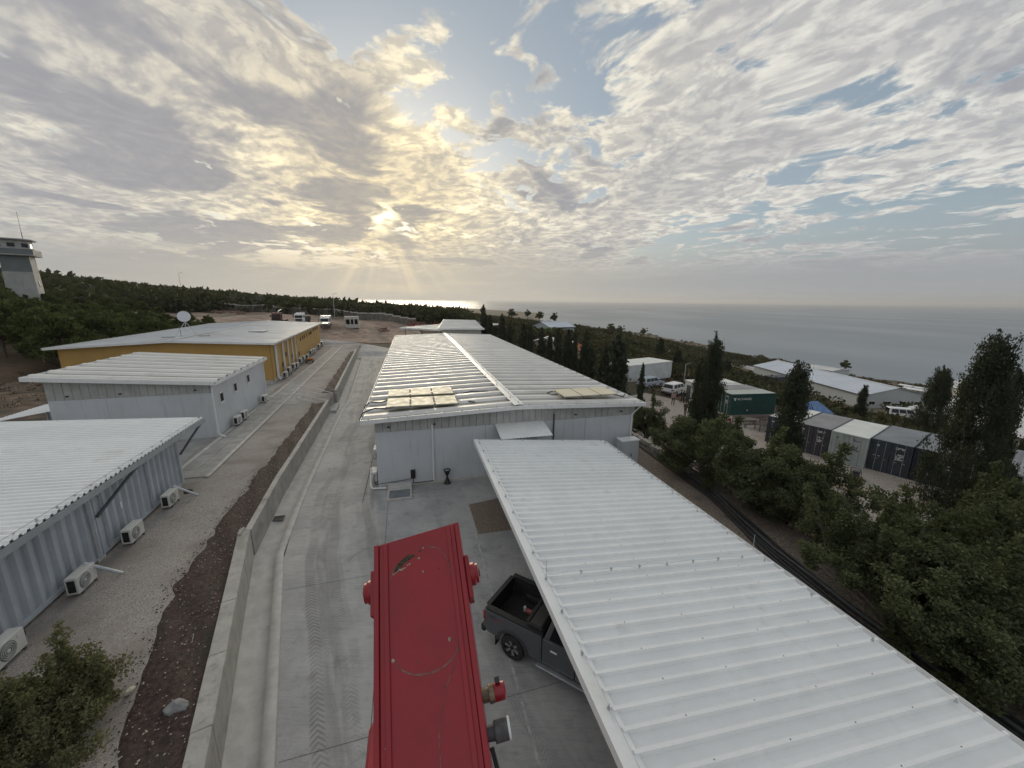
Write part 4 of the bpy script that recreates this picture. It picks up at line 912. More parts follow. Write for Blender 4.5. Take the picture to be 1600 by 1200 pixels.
def build_red_truck():
    FL, FR, NL = Vector(DP(585, 842, 3.60)), Vector(DP(717, 824, 3.66)), Vector(DP(584, 1200, 2.62)); NR = Vector(DP(766, 1200, 2.66))
    ex = ((FR-FL)+(NR-NL))/2; W = ex.length; ey = ((FL+FR)/2-(NL+NR)/2); L = ey.length; ey.normalize(); ex = (ex-ey*ex.dot(ey)).normalized(); ez = ex.cross(ey)
    O = (FL+FR)/2                                        # tip centre; local x across, y along (tip at 0, towards the truck negative), z out of the plate
    M = Matrix((ex, ey, ez)).transposed().to_4x4(); M.translation = O
    base = O - ey*(O.z-2.3)/ey.z                          # where the boom meets the turntable
    t = thing('aerial_platform_truck', 'red aerial platform truck with its scuffed boom raised in the foreground', 'truck', (base.x, base.y, 0))
    Lb = (O-base).length; hw = W/2
    boom = bpy.data.objects.new('boom', None); COL.objects.link(boom); boom.parent = t; KIDS.setdefault(t, []).append(boom)
    boom.matrix_local = Matrix.Translation((-base.x, -base.y, 0)) @ M
    def bb(mb, name, mat=M_RED, **k): return mb.build(name, mat, boom, off=(0, 0, 0), **k)
    sk = lambda y: .07*(1+y/.5) if y > -.5 else 0        # slanted end cut
    mb = MB(); vs = []
    for x, y in ((-hw+.045, -.035), (hw-.045, .025), (hw-.045, -Lb), (-hw+.045, -Lb)): vs.append((x, y, -.012)); vs.append((x, y, -.40))
    mb.add(vs, [(0, 2, 4, 6), (1, 7, 5, 3), (0, 1, 3, 2), (2, 3, 5, 4), (4, 5, 7, 6), (6, 7, 1, 0)]); bb(mb, 'box_section', bevel=.006)
    for s in (-1, 1):
        x0, x1 = sorted((s*hw, s*(hw-.043))); ye = -.035 if s < 0 else .025
        bb(MB().box(x0, x1, -Lb, ye, -.42, .004), 'side_flange', bevel=.008)
    bb(MB().box(-hw+.085, -hw+.125, -Lb, -.04, -.012, .004), 'weld_strip', bevel=.006); bb(MB().box(hw-.125, hw-.085, -Lb, .0, -.012, .004), 'weld_strip', bevel=.006)
    for s, y in ((-1, -.36), (1, -.40)):                 # pivot bosses on both cheeks
        bb(MB().box(*sorted((s*hw, s*(hw+.045))), y-.24, y+.13, -.30, -.06), 'cheek_plate', bevel=.012)
        pb = bb(MB().lathe([(.10, 0), (.10, .035), (.085, .05), (.085, .07), (.06, .075)], 20, (0, 0, 0), 'x'), 'pivot_boss', smooth=True)
        pb.location = (s*(hw+.042), y-.02, -.17); pb.rotation_euler = (0, 0 if s > 0 else math.pi, 0)
        MB().lathe([(.035, .07), (.035, .085), (.0, .09)], 8, (0, 0, 0), 'x').build('pin', pm('rusty_steel', (.16, .085, .05), .7, var=.4, vs=30), pb)
    # torn hole, scuffs and chips in the plate
    rim = pm('torn_rim', (.38, .34, .27), .9, var=.5, vs=60, bump=.5, bs=90); dk = pm('torn_hole', (.055, .045, .028), .95, var=.6, vs=50)
    def blob(name, mat, cx, cy, pts, z): bb(MB().add([(cx+a, cy+b, z) for a, b in pts], [tuple(range(len(pts)))]), name, mat)
    R2 = random.Random(4)
    hole = [(-.12, -.115), (-.075, -.105), (-.02, -.055), (.045, -.022), (.085, -.012), (.06, .010), (.005, .008), (-.055, -.025), (-.105, -.075)]
    blob('rust_hole', dk, -.11, -.19, hole, -.0105)
    for k in range(9):
        a = -.12+.018*k; r_ = R2.uniform(.007, .014); b_ = -.122+.05*(k/9)+R2.uniform(-.008, .008); blob('torn_edge', rim, -.11, -.19, [(a-r_, b_), (a, b_-r_*.7), (a+r_, b_+.004), (a+.003, b_+r_)], -.0098+k*.0001)
    for cx, cy, r_, mt in ((.015, -.165, .012, dk), (.045, -.145, .010, rim), (.0, -.225, .012, rim), (.03, -.345, .010, rim), (.17, -.35, .008, dk), (-.25, -.95, .018, rim), (.20, -.90, .016, rim), (-.31, -.11, .008, dk), (-.30, -1.2, .007, rim), (-.31, -1.45, .008, rim), (.13, -1.2, .006, dk)):
        blob('paint_chip', mt, cx, cy, [(r_*math.cos(q)*R2.uniform(.6, 1.2), r_*math.sin(q)*R2.uniform(.6, 1.2)) for q in np.linspace(0, 6.0, 8)], -.0102)
    sc = pm('scuffed_primer', (.20, .10, .085), .8, var=.5, vs=25)
    def ribbon(pts, wd, z):
        mb = MB()
        for (a, b), (c, d) in zip(pts[:-1], pts[1:]):
            n = Vector((b-d, c-a)).normalized()*wd*R2.uniform(.5, 1.2); mb.quad((a-n.x, b-n.y, z), (a+n.x, b+n.y, z), (c+n.x, d+n.y, z), (c-n.x, d-n.y, z))
        bb(mb, 'scuff_mark', sc)
    ribbon([(-.19+.0*q, -.98-.0*q) if False else (.02-.25*math.cos(q), -.93-.16*math.sin(q)) for q in np.linspace(.2, 2.9, 22)], .007, -.0100)
    ribbon([(-.27, -.9), (-.285, -.6), (-.27, -.36), (-.22, -.28)], .004, -.0099); ribbon([(.27, -.85), (.285, -.55), (.26, -.3), (.18, -.17), (.08, -.14)], .004, -.0098)
    ribbon([(.05, -1.75), (.06, -1.45), (.14, -1.2), (.24, -1.05)], .003, -.0097)
    # hose couplings on the right cheek
    cap = MB().lathe([(.048, 0), (.048, .05), (.066, .06), (.066, .10), (.062, .105), (.062, .19), (.05, .20)], 18, (0, 0, 0), 'x').mesh('coupling')
    c1 = bb(MB().lathe([(.048, 0), (.05, .05), (.066, .055), (.066, .095), (.04, .097)], 18, (0, 0, 0), 'x'), 'hose_coupling', pm('grimy_brass', (.20, .16, .11), .6, metal=.5, var=.4, vs=20), smooth=True); c1.location = (hw, -1.31, -.16)
    MB().lathe([(.062, .096), (.064, .10), (.064, .175), (.05, .185), (.02, .19)], 18, (0, 0, 0), 'x').build('cap', M_RED, c1, smooth=True)
    MB().box(.11, .15, .05, .09, .03, .07).build('catch', M_BLACK, c1)
    c2 = bb(MB().lathe([(.055, 0), (.06, .06), (.085, .065), (.085, .07)], 18, (0, 0, 0), 'x'), 'hose_coupling', M_DARK, smooth=True); c2.location = (hw+.0, -1.54, -.16); c2.scale = (.85,)*3
    MB().lathe([(.078, .07), (.082, .075), (.082, .185), (.07, .19)], 18, (0, 0, 0), 'x').build('sleeve', pm('grey_sleeve', (.095, .095, .095), .7, var=.3, vs=15), c2, smooth=True)
    MB().lathe([(.084, .185), (.086, .19), (.084, .205), (.0, .206)], 18, (0, 0, 0), 'x').build('cap', M_TRIM, c2)
    for k in (0, 1): bb(MB().tube([(hw+.01+.015*k, -1.62, -.2), (hw+.03+.015*k, -1.75, -.22), (hw+.02, -2.0, -.25)], .01, 5), 'hose', M_HOSE)
    # carrier truck below
    r = -TA+.02; cx, cy, _ = G(655, 1150, 2.5)
    cab = bpy.data.objects.new('cab', None); COL.objects.link(cab); cab.parent = t; cab.location = (cx-base.x-.05, cy-base.y+.3, 0); cab.rotation_euler = (0, 0, r); KIDS[t].append(cab)
    MB().add([(-1.1, -1.0, .6), (1.1, -1.0, .6), (1.1, .55, .6), (-1.1, .55, .6), (-1.1, -1.0, 1.5), (1.1, -1.0, 1.5), (1.1, .62, 1.45), (-1.1, .62, 1.45), (-.98, -.95, 2.55), (.98, -.95, 2.55), (.95, .28, 2.5), (-.95, .28, 2.5)],
             [(0, 1, 5, 4), (1, 2, 6, 5), (2, 3, 7, 6), (3, 0, 4, 7), (4, 5, 9, 8), (5, 6, 10, 9), (6, 7, 11, 10), (7, 4, 8, 11), (8, 9, 10, 11), (3, 2, 1, 0)]).build('shell', M_RED, cab, off=(0, 0, 0), bevel=.16)
    MB().quad((-.85, .575, 1.55), (.85, .575, 1.55), (.78, .33, 2.35), (-.78, .33, 2.35)).build('windscreen', M_GLASS, cab, off=(0, 0, 0))
    for s in (-1, 1):
        m_ = MB().tube([(s*.9, -.8, 2.2), (s*1.0, -.8, 2.42)], .02, 6).build('mirror_arm', M_BLACK, cab, off=(0, 0, 0)); MB().cbox(s*1.02, -.8, 2.5, .20, .16, .14).build('mirror', M_BLACK, m_, off=(0, 0, 0), bevel=.04)
        MB().cbox(s*1.02, .7, 1.2, .2, .3, .22).build('lamp_box', pm('grey_green_box', (.16, .19, .18), .6), cab, off=(0, 0, 0), bevel=.02)
    MB().box(-1.12, 1.12, .5, .75, .45, .95).build('bumper', M_DARK, cab, off=(0, 0, 0), bevel=.03)
    Rz = Matrix.Rotation(r, 4, 'Z'); ch = MB().box(-.45, .45, -6.8, .4, .62, .95).build('chassis', M_DARK, cab, off=(0, 0, 0)); MB().box(-1.1, 1.1, -6.9, -1.15, .96, 1.25).build('deck', M_RED, cab, off=(0, 0, 0), bevel=.02)
    wm = MB().lathe([(.25, -.13), (.47, -.13), (.5, -.08), (.5, .08), (.47, .13), (.25, .13)], 24, (0, 0, 0), 'x').mesh('wheel'); wm.materials.append(M_RUBBER)
    for y in (-.15, -4.4, -5.6):
        for s in (-1, 1): link(wm, 'wheel', None, cab, (s*.95, y, .5))
    MB().lathe([(.75, 1.25), (.75, 1.6), (.55, 1.75), (.5, 2.6), (.2, 2.7)], 20).build('turntable', M_RED, t, off=(0, 0, 0), smooth=True)
build_red_truck()

# ------------------------------------------------------------------ grey pickup under the carport
def build_pickup():
    a = Vector(G(756, 947, 1.32)); c = Vector(G(853, 996, 1.32)); f = (c-a); f.z = 0; f.normalize(); az = math.atan2(f.y, f.x)
    left = Vector((-f.y, f.x, 0)); o = a + f*2.78 + left*.86
    t = thing('pickup_truck', 'dark grey pickup truck with open bed half under the white carport', 'pickup', (o.x, o.y, 0), az)
    body = pm('grey_car_paint', (.085, .09, .10), .34, var=.015, vs=.4, coat=.4); dkp = pm('bed_liner', (.018, .018, .019), .7, var=.3, vs=20, bump=.3, bs=60)
    ra, fa, R = -1.72, 1.86, .47
    arc = lambda cx, q0, q1, n=9: [(cx+R*math.cos(q), .40+R*math.sin(q)) for q in np.linspace(q0, q1, n)]
    for s in (-1, 1):
        y0, y1 = sorted((s*.78, s*.93))
        poly = [(-2.74, .72), (-2.72, 1.30), (-.74, 1.32), (-.74, .48)]+[(ra+R, .48)]+arc(ra, .17, math.pi-.17)+[(ra-R, .52), (-2.6, .55)]
        MB().prism(poly, y0, y1, 'y').build('bed_side', body, t, bevel=.035)
        poly = [(-.72, .48), (-.72, 1.28), (.28, 1.27), (.28, .46)]; MB().prism(poly, y0, y1, 'y').build('rear_door', body, t, bevel=.03)
        d = MB().prism([(.30, .46), (.30, 1.27), (1.22, 1.24), (1.25, .46)], y0, y1, 'y').build('front_door', body, t, bevel=.03)
        poly = [(1.27, .46), (1.24, 1.23), (2.62, 1.12), (2.80, .95), (2.80, .55), (fa+R, .50)]+arc(fa, .2, math.pi-.2)+[(fa-R, .46)]; MB().prism(poly, y0, y1, 'y').build('front_wing', body, t, bevel=.04)
        for x in (-.45, .52): MB().box(x, x+.20, *sorted((s*.93, s*.965)), 1.02, 1.06).build('door_handle', M_TRIM, t, bevel=.01)
        for cx in (ra, fa): MB().add([(cx+r_*math.cos(q), y, .40+r_*math.sin(q)) for q in np.linspace(.12, math.pi-.12, 14) for r_, y in ((.47, s*.932), (.57, s*.965), (.58, s*.90))], [(3*i+k, 3*i+k+1, 3*i+k+4, 3*i+k+3) for i in range(13) for k in (0, 1)]).build('wheel_arch', pm('arch_grey', (.06, .062, .068), .5), t, smooth=True)
        MB().box(-.85, 1.3, *sorted((s*.88, s*1.05)), .38, .43).build('side_step', M_GALV, t, bevel=.015)
        MB().box(-2.755, -2.66, *sorted((s*.72, s*.94)), .95, 1.26).build('tail_lamp', pm('lamp_red', (.28, .012, .015), .2, var=.1, spec=.7), t, bevel=.02)
        MB().box(2.68, 2.83, *sorted((s*.55, s*.9)), .92, 1.08).build('head_lamp', pm('lamp_clear', (.5, .5, .5), .1), t, bevel=.02)
        MB().box(ra-R-.12, ra-R-.09, *sorted((s*.72, s*.94)), .22, .56).build('mud_flap', M_RUBBER, t)
        for cx in (ra, fa):
            w = thing('wheel', None, None, (0, 0, 0)); w.parent = t; w.location = (cx, s*.82, .40); KIDS.setdefault(t, []).append(w)
            if s < 0: w.rotation_euler = (0, 0, math.pi)
            MB().lathe([(.25, -.12), (.36, -.13), (.40, -.09), (.405, 0), (.40, .09), (.36, .13), (.26, .125), (.25, .0), (.25, -.12)], 30, (0, 0, 0), 'y', cap=False).build('tyre', M_RUBBER, w, smooth=True)
            rm = MB().lathe([(.27, .0), (.27, .115), (.25, .125), (.24, .09), (.05, .07), (.02, .07)], 30, (0, 0, 0), 'y').build('rim', M_BLACK, w, smooth=True)
            for k in range(6):
                q = k*math.pi/3+.3; Rm = Matrix.Rotation(-q, 3, 'Y')
                for dq in (-.17, .17):
                    Rm = Matrix.Rotation(-(q+dq*.6), 3, 'Y'); mbx = MB(); vs = [Rm @ Vector(p) for p in [(.06, .095, -.02), (.24, .118, -.022), (.24, .118, .022), (.06, .095, .02), (.06, .07, -.02), (.24, .08, -.022), (.24, .08, .022), (.06, .07, .02)]]
                    mbx.add(vs, [(0, 1, 2, 3), (7, 6, 5, 4), (0, 4, 5, 1), (1, 5, 6, 2), (2, 6, 7, 3), (3, 7, 4, 0)]).build('spoke', pm('alloy', (.42, .42, .42), .3, metal=.8), rm)
            MB().lathe([(.05, .09), (.045, .12), (.0, .125)], 12, (0, 0, 0), 'y').build('hub_cap', M_BLACK, rm)
    # bed
    MB().box(-2.70, -.76, -.78, .78, .62, .74).build('bed_floor', dkp, t)
    for k in range(13): MB().box(-2.62, -.82, -.69+k*.115-.025, -.69+k*.115+.025, .741, .757).build('floor_rib', dkp, t)
    for s in (-1, 1): MB().box(-2.62, -.80, *sorted((s*.779, s*.70)), .76, 1.29).build('bed_liner', dkp, t); MB().box(-2.70, -.75, *sorted((s*.72, s*.90)), 1.325, 1.36).build('rail_cap', dkp, t, bevel=.015); MB().box(-2.1, -1.35, *sorted((s*.699, s*.55)), .76, 1.0).build('wheel_box', dkp, t, bevel=.05)
    tg = MB().box(-2.76, -2.66, -.71, .71, .68, 1.31).build('tailgate', body, t, bevel=.02); MB().box(-2.77, -2.62, -.73, .73, 1.32, 1.36).build('tailgate_cap', dkp, t, bevel=.015)
    MB().box(-2.655, -2.64, -.70, .70, .76, 1.30).build('tailgate_liner', dkp, t); MB().box(-.80, -.752, -.70, .70, .76, 1.34).build('bulkhead', dkp, t)
    for k in range(2): MB().box(-1.32+k*.02, -.80, -.80, .80, 1.362+k*.055, 1.41+k*.055).build('folded_cover', pm('vinyl_cover', (.035, .035, .036), .6, var=.2, vs=8), t, bevel=.02)
    MB().box(-1.33, -1.22, -.80, .80, 1.475, 1.50).build('cover_bar', dkp, t, bevel=.01); MB().box(-1.18, -.83, -.78, -.02, 1.475, 1.495).build('cover_panel', pm('vinyl_cover2', (.045, .045, .045), .6), t, bevel=.01); MB().box(-1.18, -.83, .02, .78, 1.475, 1.495).build('cover_panel', MATS['vinyl_cover2'], t, bevel=.01)
    MB().box(-2.86, -2.70, -.92, .92, .46, .70).build('rear_bumper', M_BLACK, t, bevel=.04); MB().box(2.72, 2.88, -.9, .9, .45, .9).build('front_bumper', body, t, bevel=.05)
    MB().box(-2.6, 2.6, -.45, .45, .35, .60).build('chassis', M_BLACK, t)
    # cab
    bl, tp = 1.262, 1.86
    g = [(-.70, .90, bl), (1.32, .90, bl-.02), (.62, .68, tp), (-.52, .68, tp)]
    vs = [(x, s*y, z) for s in (1, -1) for x, y, z in g]; MB().add(vs, [(0, 1, 2, 3), (7, 6, 5, 4), (3, 2, 6, 7), (2, 1, 5, 6), (1, 0, 4, 5), (0, 3, 7, 4)]).build('greenhouse', body, t, bevel=.05)
    for s in (-1, 1):
        for x0, x1, u0, u1 in ((-.52, .22, -.40, .24), (.32, 1.02, .32, .56)):
            y = lambda z: s*(.90-(z-bl)/(tp-bl)*.22+.012); MB().quad((x0, y(bl+.06), bl+.06), (x1, y(bl+.06), bl+.06), (u1, y(tp-.08), tp-.08), (u0, y(tp-.08), tp-.08)).build('side_window', M_GLASS, t)
    MB().quad((1.25, -.76, bl+.06), (1.25, .76, bl+.06), (.72, .60, tp-.06), (.72, -.60, tp-.06)).build('windscreen', M_GLASS, t)
    MB().quad((-.70, -.74, bl+.10), (-.70, .74, bl+.10), (-.575, .60, tp-.10), (-.575, -.60, tp-.10)).build('rear_window', M_GLASS, t)
    MB().add([(1.22, -.80, 1.20), (1.22, .80, 1.20), (2.72, .74, 1.12), (2.72, -.74, 1.12), (1.22, -.80, .7), (1.22, .80, .7), (2.72, .74, .7), (2.72, -.74, .7)], [(0, 3, 2, 1), (4, 5, 6, 7), (0, 1, 5, 4), (1, 2, 6, 5), (2, 3, 7, 6), (3, 0, 4, 7)]).build('bonnet', body, t, bevel=.05)
    for s in (-1, 1): MB().cbox(1.0, s*1.05, 1.32, .12, .22, .18).build('door_mirror', body, t, bevel=.04)
    MB().box(-.73, 1.25, -.78, .78, .46, 1.24).build('cabin_floor', M_BLACK, t)
    dec_r = pm('decal_red', (.35, .03, .03), .5)
    text_mesh('TRD', .13, M_BLACK, t, (-2.56, -.9325, 1.12), (math.pi/2, 0, 0), 'decal', .001); text_mesh('4X4', .13, dec_r, t, (-2.25, -.9325, 1.12), (math.pi/2, 0, 0), 'decal', .001); text_mesh('OFF ROAD', .055, dec_r, t, (-2.52, -.9325, 1.05), (math.pi/2, 0, 0), 'decal', .001)
    M_ = t.matrix_basis; z = .757
    def inb(x, y): return (o.x+f.x*x+left.x*y, o.y+f.y*x+left.y*y, z)
    j = thing('jack_handle', 'red and silver hydraulic jack lying in the pickup bed', 'jack', inb(-1.6, .18), az); MB().box(-.24, .20, -.06, .06, 0, .10).build('frame', pm('faded_red', (.42, .13, .12), .5, var=.2), j, bevel=.015); MB().lathe([(.05, 0), (.05, .13), (.03, .14), (.03, .17)], 10, (-.3, .02, 0)).build('ram', M_TRIM, j)
    k = thing('wood_block', 'brown wooden block lying in the pickup bed', 'wood', inb(-1.36, -.18), az+.2); MB().box(-.10, .10, -.20, .20, 0, .07).build('block', pm('old_wood', (.16, .10, .06), .9, var=.3, vs=9, bump=.3), k, bevel=.008)
build_pickup()

# ------------------------------------------------------------------ yard with containers
YZ = -2.6
grid_sheet('yard', [[YC(a, b, YZ+.015*math.sin(a*1.3+b)) for a in np.linspace(-34, 9, 30)] for b in np.linspace(28.5, 48, 24)], M_GRAVELR)
def illegible(parent, x0, y, z0, cols, rows, cw, rh, mat, seed, axis='x'):
    """rows of small painted marks, as worn as in the photograph"""
    rnd = random.Random(seed); mb = MB()
    for r in range(rows):
        x = x0
        for c in range(cols):
            w_ = cw*rnd.uniform(.4, 1.0)
            if rnd.random() < .82: mb.box(x, x+w_*.8, y-.003, y, z0-r*rh*1.6-rh, z0-r*rh*1.6)
            x += w_
    return mb.build('painted_marks', mat, parent)
def make_container(label, loc, rz, wall, roofm, doors, mark, L=6.06, marks=True, side_text=None, group='shipping containers in the yard'):
    """local: doors at y=0 facing -y, length along +y, width x -1.22..1.22"""
    t = thing('shipping_container', label, 'container', loc, rz, group); W, Hc = 1.219, 2.59
    for x in (-W, W-.12):
        for y in (0, L-.14): MB().box(x, x+.12, y, y+.14, 0, Hc).build('corner_post', wall, t, bevel=.008)
    for s in (-1, 1):
        pts = []; y = .2
        while y+.28 < L-.16: pts += [(s*(W-.012), y), (s*(W-.05), y+.07), (s*(W-.05), y+.14), (s*(W-.012), y+.21)]; y += .28
        pts = [(s*(W-.012), .14)]+pts+[(s*(W-.012), L-.14)]; n = len(pts)
        MB().add([(a, b, z) for z in (.15, Hc-.06) for a, b in pts], [(i, i+1, n+i+1, n+i) for i in range(n-1)]).build('side_panel', wall, t)
        x0, x1 = sorted((s*W, s*(W-.06))); MB().box(x0, x1, .141, L-.141, 0, .15).build('bottom_rail', wall, t); MB().box(x0, x1, .141, L-.141, Hc-.06, Hc).build('top_rail', wall, t)
    n = 22; ys = np.linspace(.05, L-.05, 2*n+1); MB().add([(x, y, Hc-.02+(.02 if k % 2 else 0)) for k, y in enumerate(ys) for x in (-W+.06, W-.06)], [(2*k, 2*k+1, 2*k+3, 2*k+2) for k in range(2*n)]).build('roof', roofm, t)
    MB().box(-W+.12, W-.12, L-.06, L-.02, .1, Hc-.02).build('end_panel', wall, t)
    MB().box(-W+.12, W-.12, .0, .1, Hc-.12, Hc-.004).build('header', wall, t); MB().box(-W+.12, W-.12, .0, .1, 0, .10).build('threshold', wall, t)
    for s in (-1, 1):
        x0, x1 = sorted((s*.012, s*(W-.125))); d = MB().box(x0, x1, .03, .07, .11, Hc-.13).build('door', doors, t, bevel=.01)
        for z in (.35, .85, 1.35, 1.85): MB().box(x0+.05, x1-.05, .012, .029, z, z+.22).build('door_corrugation', doors, d, bevel=.008)
        for q in (.28, .72):
            x = x0+(x1-x0)*q; lb = MB().tube([(x, -.02, .08), (x, -.02, Hc-.1)], .02, 6).build('lock_bar', M_GALV, d)
            MB().box(x-.03, x+.16, -.045, -.025, 1.05, 1.09).build('handle', M_GALV, lb)
        for z in (.3, .9, 1.6, 2.2): MB().box(*sorted((s*(W-.16), s*(W-.02))), -.01, .0, z, z+.1).build('hinge', doors, d)
    if marks:
        illegible(t, .25, .004, 2.28, 6, 2, .13, .06, mark, 3+len(label)); illegible(t, .30, .008, 1.75, 4, 4, .15, .08, mark, 5+len(label)); illegible(t, -.85, .008, 2.2, 3, 1, .1, .12, mark, 9+len(label)); illegible(t, -.95, .008, 1.3, 5, 1, .12, .05, mark, 2+len(label))
    return t
CG = lambda n, c, **k: pm(n, c, .55, var=.12, vs=.8, streak=.25, **k)
c_lg, c_dk, c_pu, c_bl, c_gr, c_wh = CG('container_light_grey', (.40, .45, .44)), CG('container_slate', (.045, .058, .075)), CG('container_plum_grey', (.060, .055, .068)), CG('container_navy', (.018, .025, .045)), CG('container_green', (.012, .060, .050)), CG('container_white', (.58, .60, .60))
r_w, r_g, r_b, r_pg = pm('roof_white', (.70, .72, .68), .6, var=.08, vs=.6), pm('roof_grey', (.27, .265, .275), .6, var=.12, vs=.5), pm('roof_slate', (.22, .235, .255), .6, var=.15, vs=.5), pm('roof_palegreen', (.42, .46, .42), .6, var=.08, vs=.5)
a0, b0 = toY(*G(1291, 717, YZ)[:2]); rzY = -math.radians(55)
def row(i, db=0.0): return YC(a0+1.22+2.5*i, b0+db, YZ)
for i, db, lab, wl, rf, mk in ((-2, .25, 'dark container with white roof at the left end of the row, beside the cypress', c_dk, r_w, M_TRIM), (-1, .12, 'dark plum grey container left of the light grey one', c_pu, r_g, M_TRIM),
                               (0, 0, 'light grey container with white roof in the middle of the dark row', c_lg, r_w, M_DARK), (1, .45, 'slate blue container right of the light grey one', c_dk, r_b, M_TRIM),
                               (2, .5, 'navy container partly hidden behind the tallest cypress', c_bl, r_b, M_TRIM), (3, .6, 'slate container right of the tallest cypress, beside the dark shelter', c_dk, r_b, M_TRIM)):
    make_container(lab, row(i, db), rzY, wl, rf, wl, mk)
# dark roofed shelter at the right end of the row
x, y, _ = YC(a0+2.5*4+2.4, b0-.6, YZ); s = thing('dark_shelter', 'dark grey roofed open shelter right of the container row', 'shelter', (x, y, YZ), rzY)
for sx in (-2.3, 2.3):
    for sy in (.1, 6.5): MB().box(sx-.05, sx+.05, sy-.05, sy+.05, 0, 2.6).build('post', M_GALV, s)
MB().prism([(-.2, 2.55), (6.9, 2.75), (6.9, 2.85), (-.2, 2.65)], -2.6, 2.6, 'x').build('roof', r_g, s); MB().box(-2.4, 2.4, 6.55, 6.62, 0, 2.6).build('rear_wall', M_BLACK, s); MB().box(-2.55, -2.45, .2, 6.6, 0, 2.6).build('side_wall', M_BLACK, s); MB().box(2.45, 2.55, .2, 6.6, 0, 2.6).build('side_wall', M_BLACK, s)
# green group
gz = math.radians(-81.4); gx, gy = 25.46*1.02, 43.25*1.02; c9, s9 = math.cos(gz), math.sin(gz)
def gpos(dx, dy): return (gx+dx*c9-dy*s9, gy+dx*s9+dy*c9, YZ)
g1 = make_container('dark green container with white side lettering beside the benches', gpos(-1.22, 0), gz, c_gr, r_pg, c_gr, M_TRIM)
text_mesh('ALTAINER', .36, M_TRIM, g1, (1.221, .85, 1.86), (math.pi/2, 0, math.pi/2), 'lettering', .002, 1.15)
MB().box(1.213, 1.217, .35, .75, 2.02, 2.10).box(1.213, 1.217, .48, .62, 1.80, 2.01).build('emblem', M_TRIM, g1); MB().box(1.20, 1.215, 2.3, 2.42, .5, .66).build('sticker', M_TRIM, g1)
make_container('grey container standing behind the dark green one', gpos(-1.22-2.5, -.1), gz, c_lg, r_g, c_lg, M_DARK)
make_container('white container behind the green and grey ones', gpos(-1.22-5.0, -.4), gz, c_wh, r_w, c_wh, M_DARK)

# white cabins
def white_box(name, label, cx, cy, z, rz, W, L, Hc, doors=(), group=None):
    t = thing(name, label, 'cabin', (cx, cy, z), rz, group)
    n = max(2, round(W/1.2))
    for k in range(n):
        a, b = -W/2+W*k/n, -W/2+W*(k+1)/n
        for y0, y1 in ((-L/2, -L/2+.08), (L/2-.08, L/2)): MB().box(a+.006, b-.006, y0, y1, .1, Hc-.15).build('wall_panel', c_wh, t)
    n = max(2, round(L/1.2))
    for k in range(n):
        a, b = -L/2+.08+(L-.16)*k/n, -L/2+.08+(L-.16)*(k+1)/n
        for x0, x1 in ((-W/2, -W/2+.08), (W/2-.08, W/2)): MB().box(x0, x1, a+.006, b-.006, .1, Hc-.15).build('wall_panel', c_wh, t)
    MB().box(-W/2-.05, W/2+.05, -L/2-.05, L/2+.05, Hc-.15, Hc).build('roof', r_w, t, bevel=.02); MB().box(-W/2, W/2, -L/2, L/2, 0, .098).build('base', M_DARK, t)
    for dx, w_, m_ in doors: d = MB().box(dx-w_/2, dx+w_/2, -L/2-.03, -L/2-.002, .1, 2.1).build('door', m_, t); MB().box(dx+w_/2-.12, dx+w_/2-.06, -L/2-.06, -L/2-.031, 1, 1.1).build('handle', M_DARK, d)
    return t
white_box('site_cabin', 'long white site cabin behind the two parked cars', 22.2, 66.0, YZ+.1, math.radians(31), 10.6, 5.0, 3.0, [(2.5, .9, M_PANEL)])
white_box('site_cabin', 'white cabin with open dark doorway right of the parked cars', 27.2, 51.4, YZ, gz, 2.5, 6.0, 2.7, [(-.3, .9, M_DARK)])

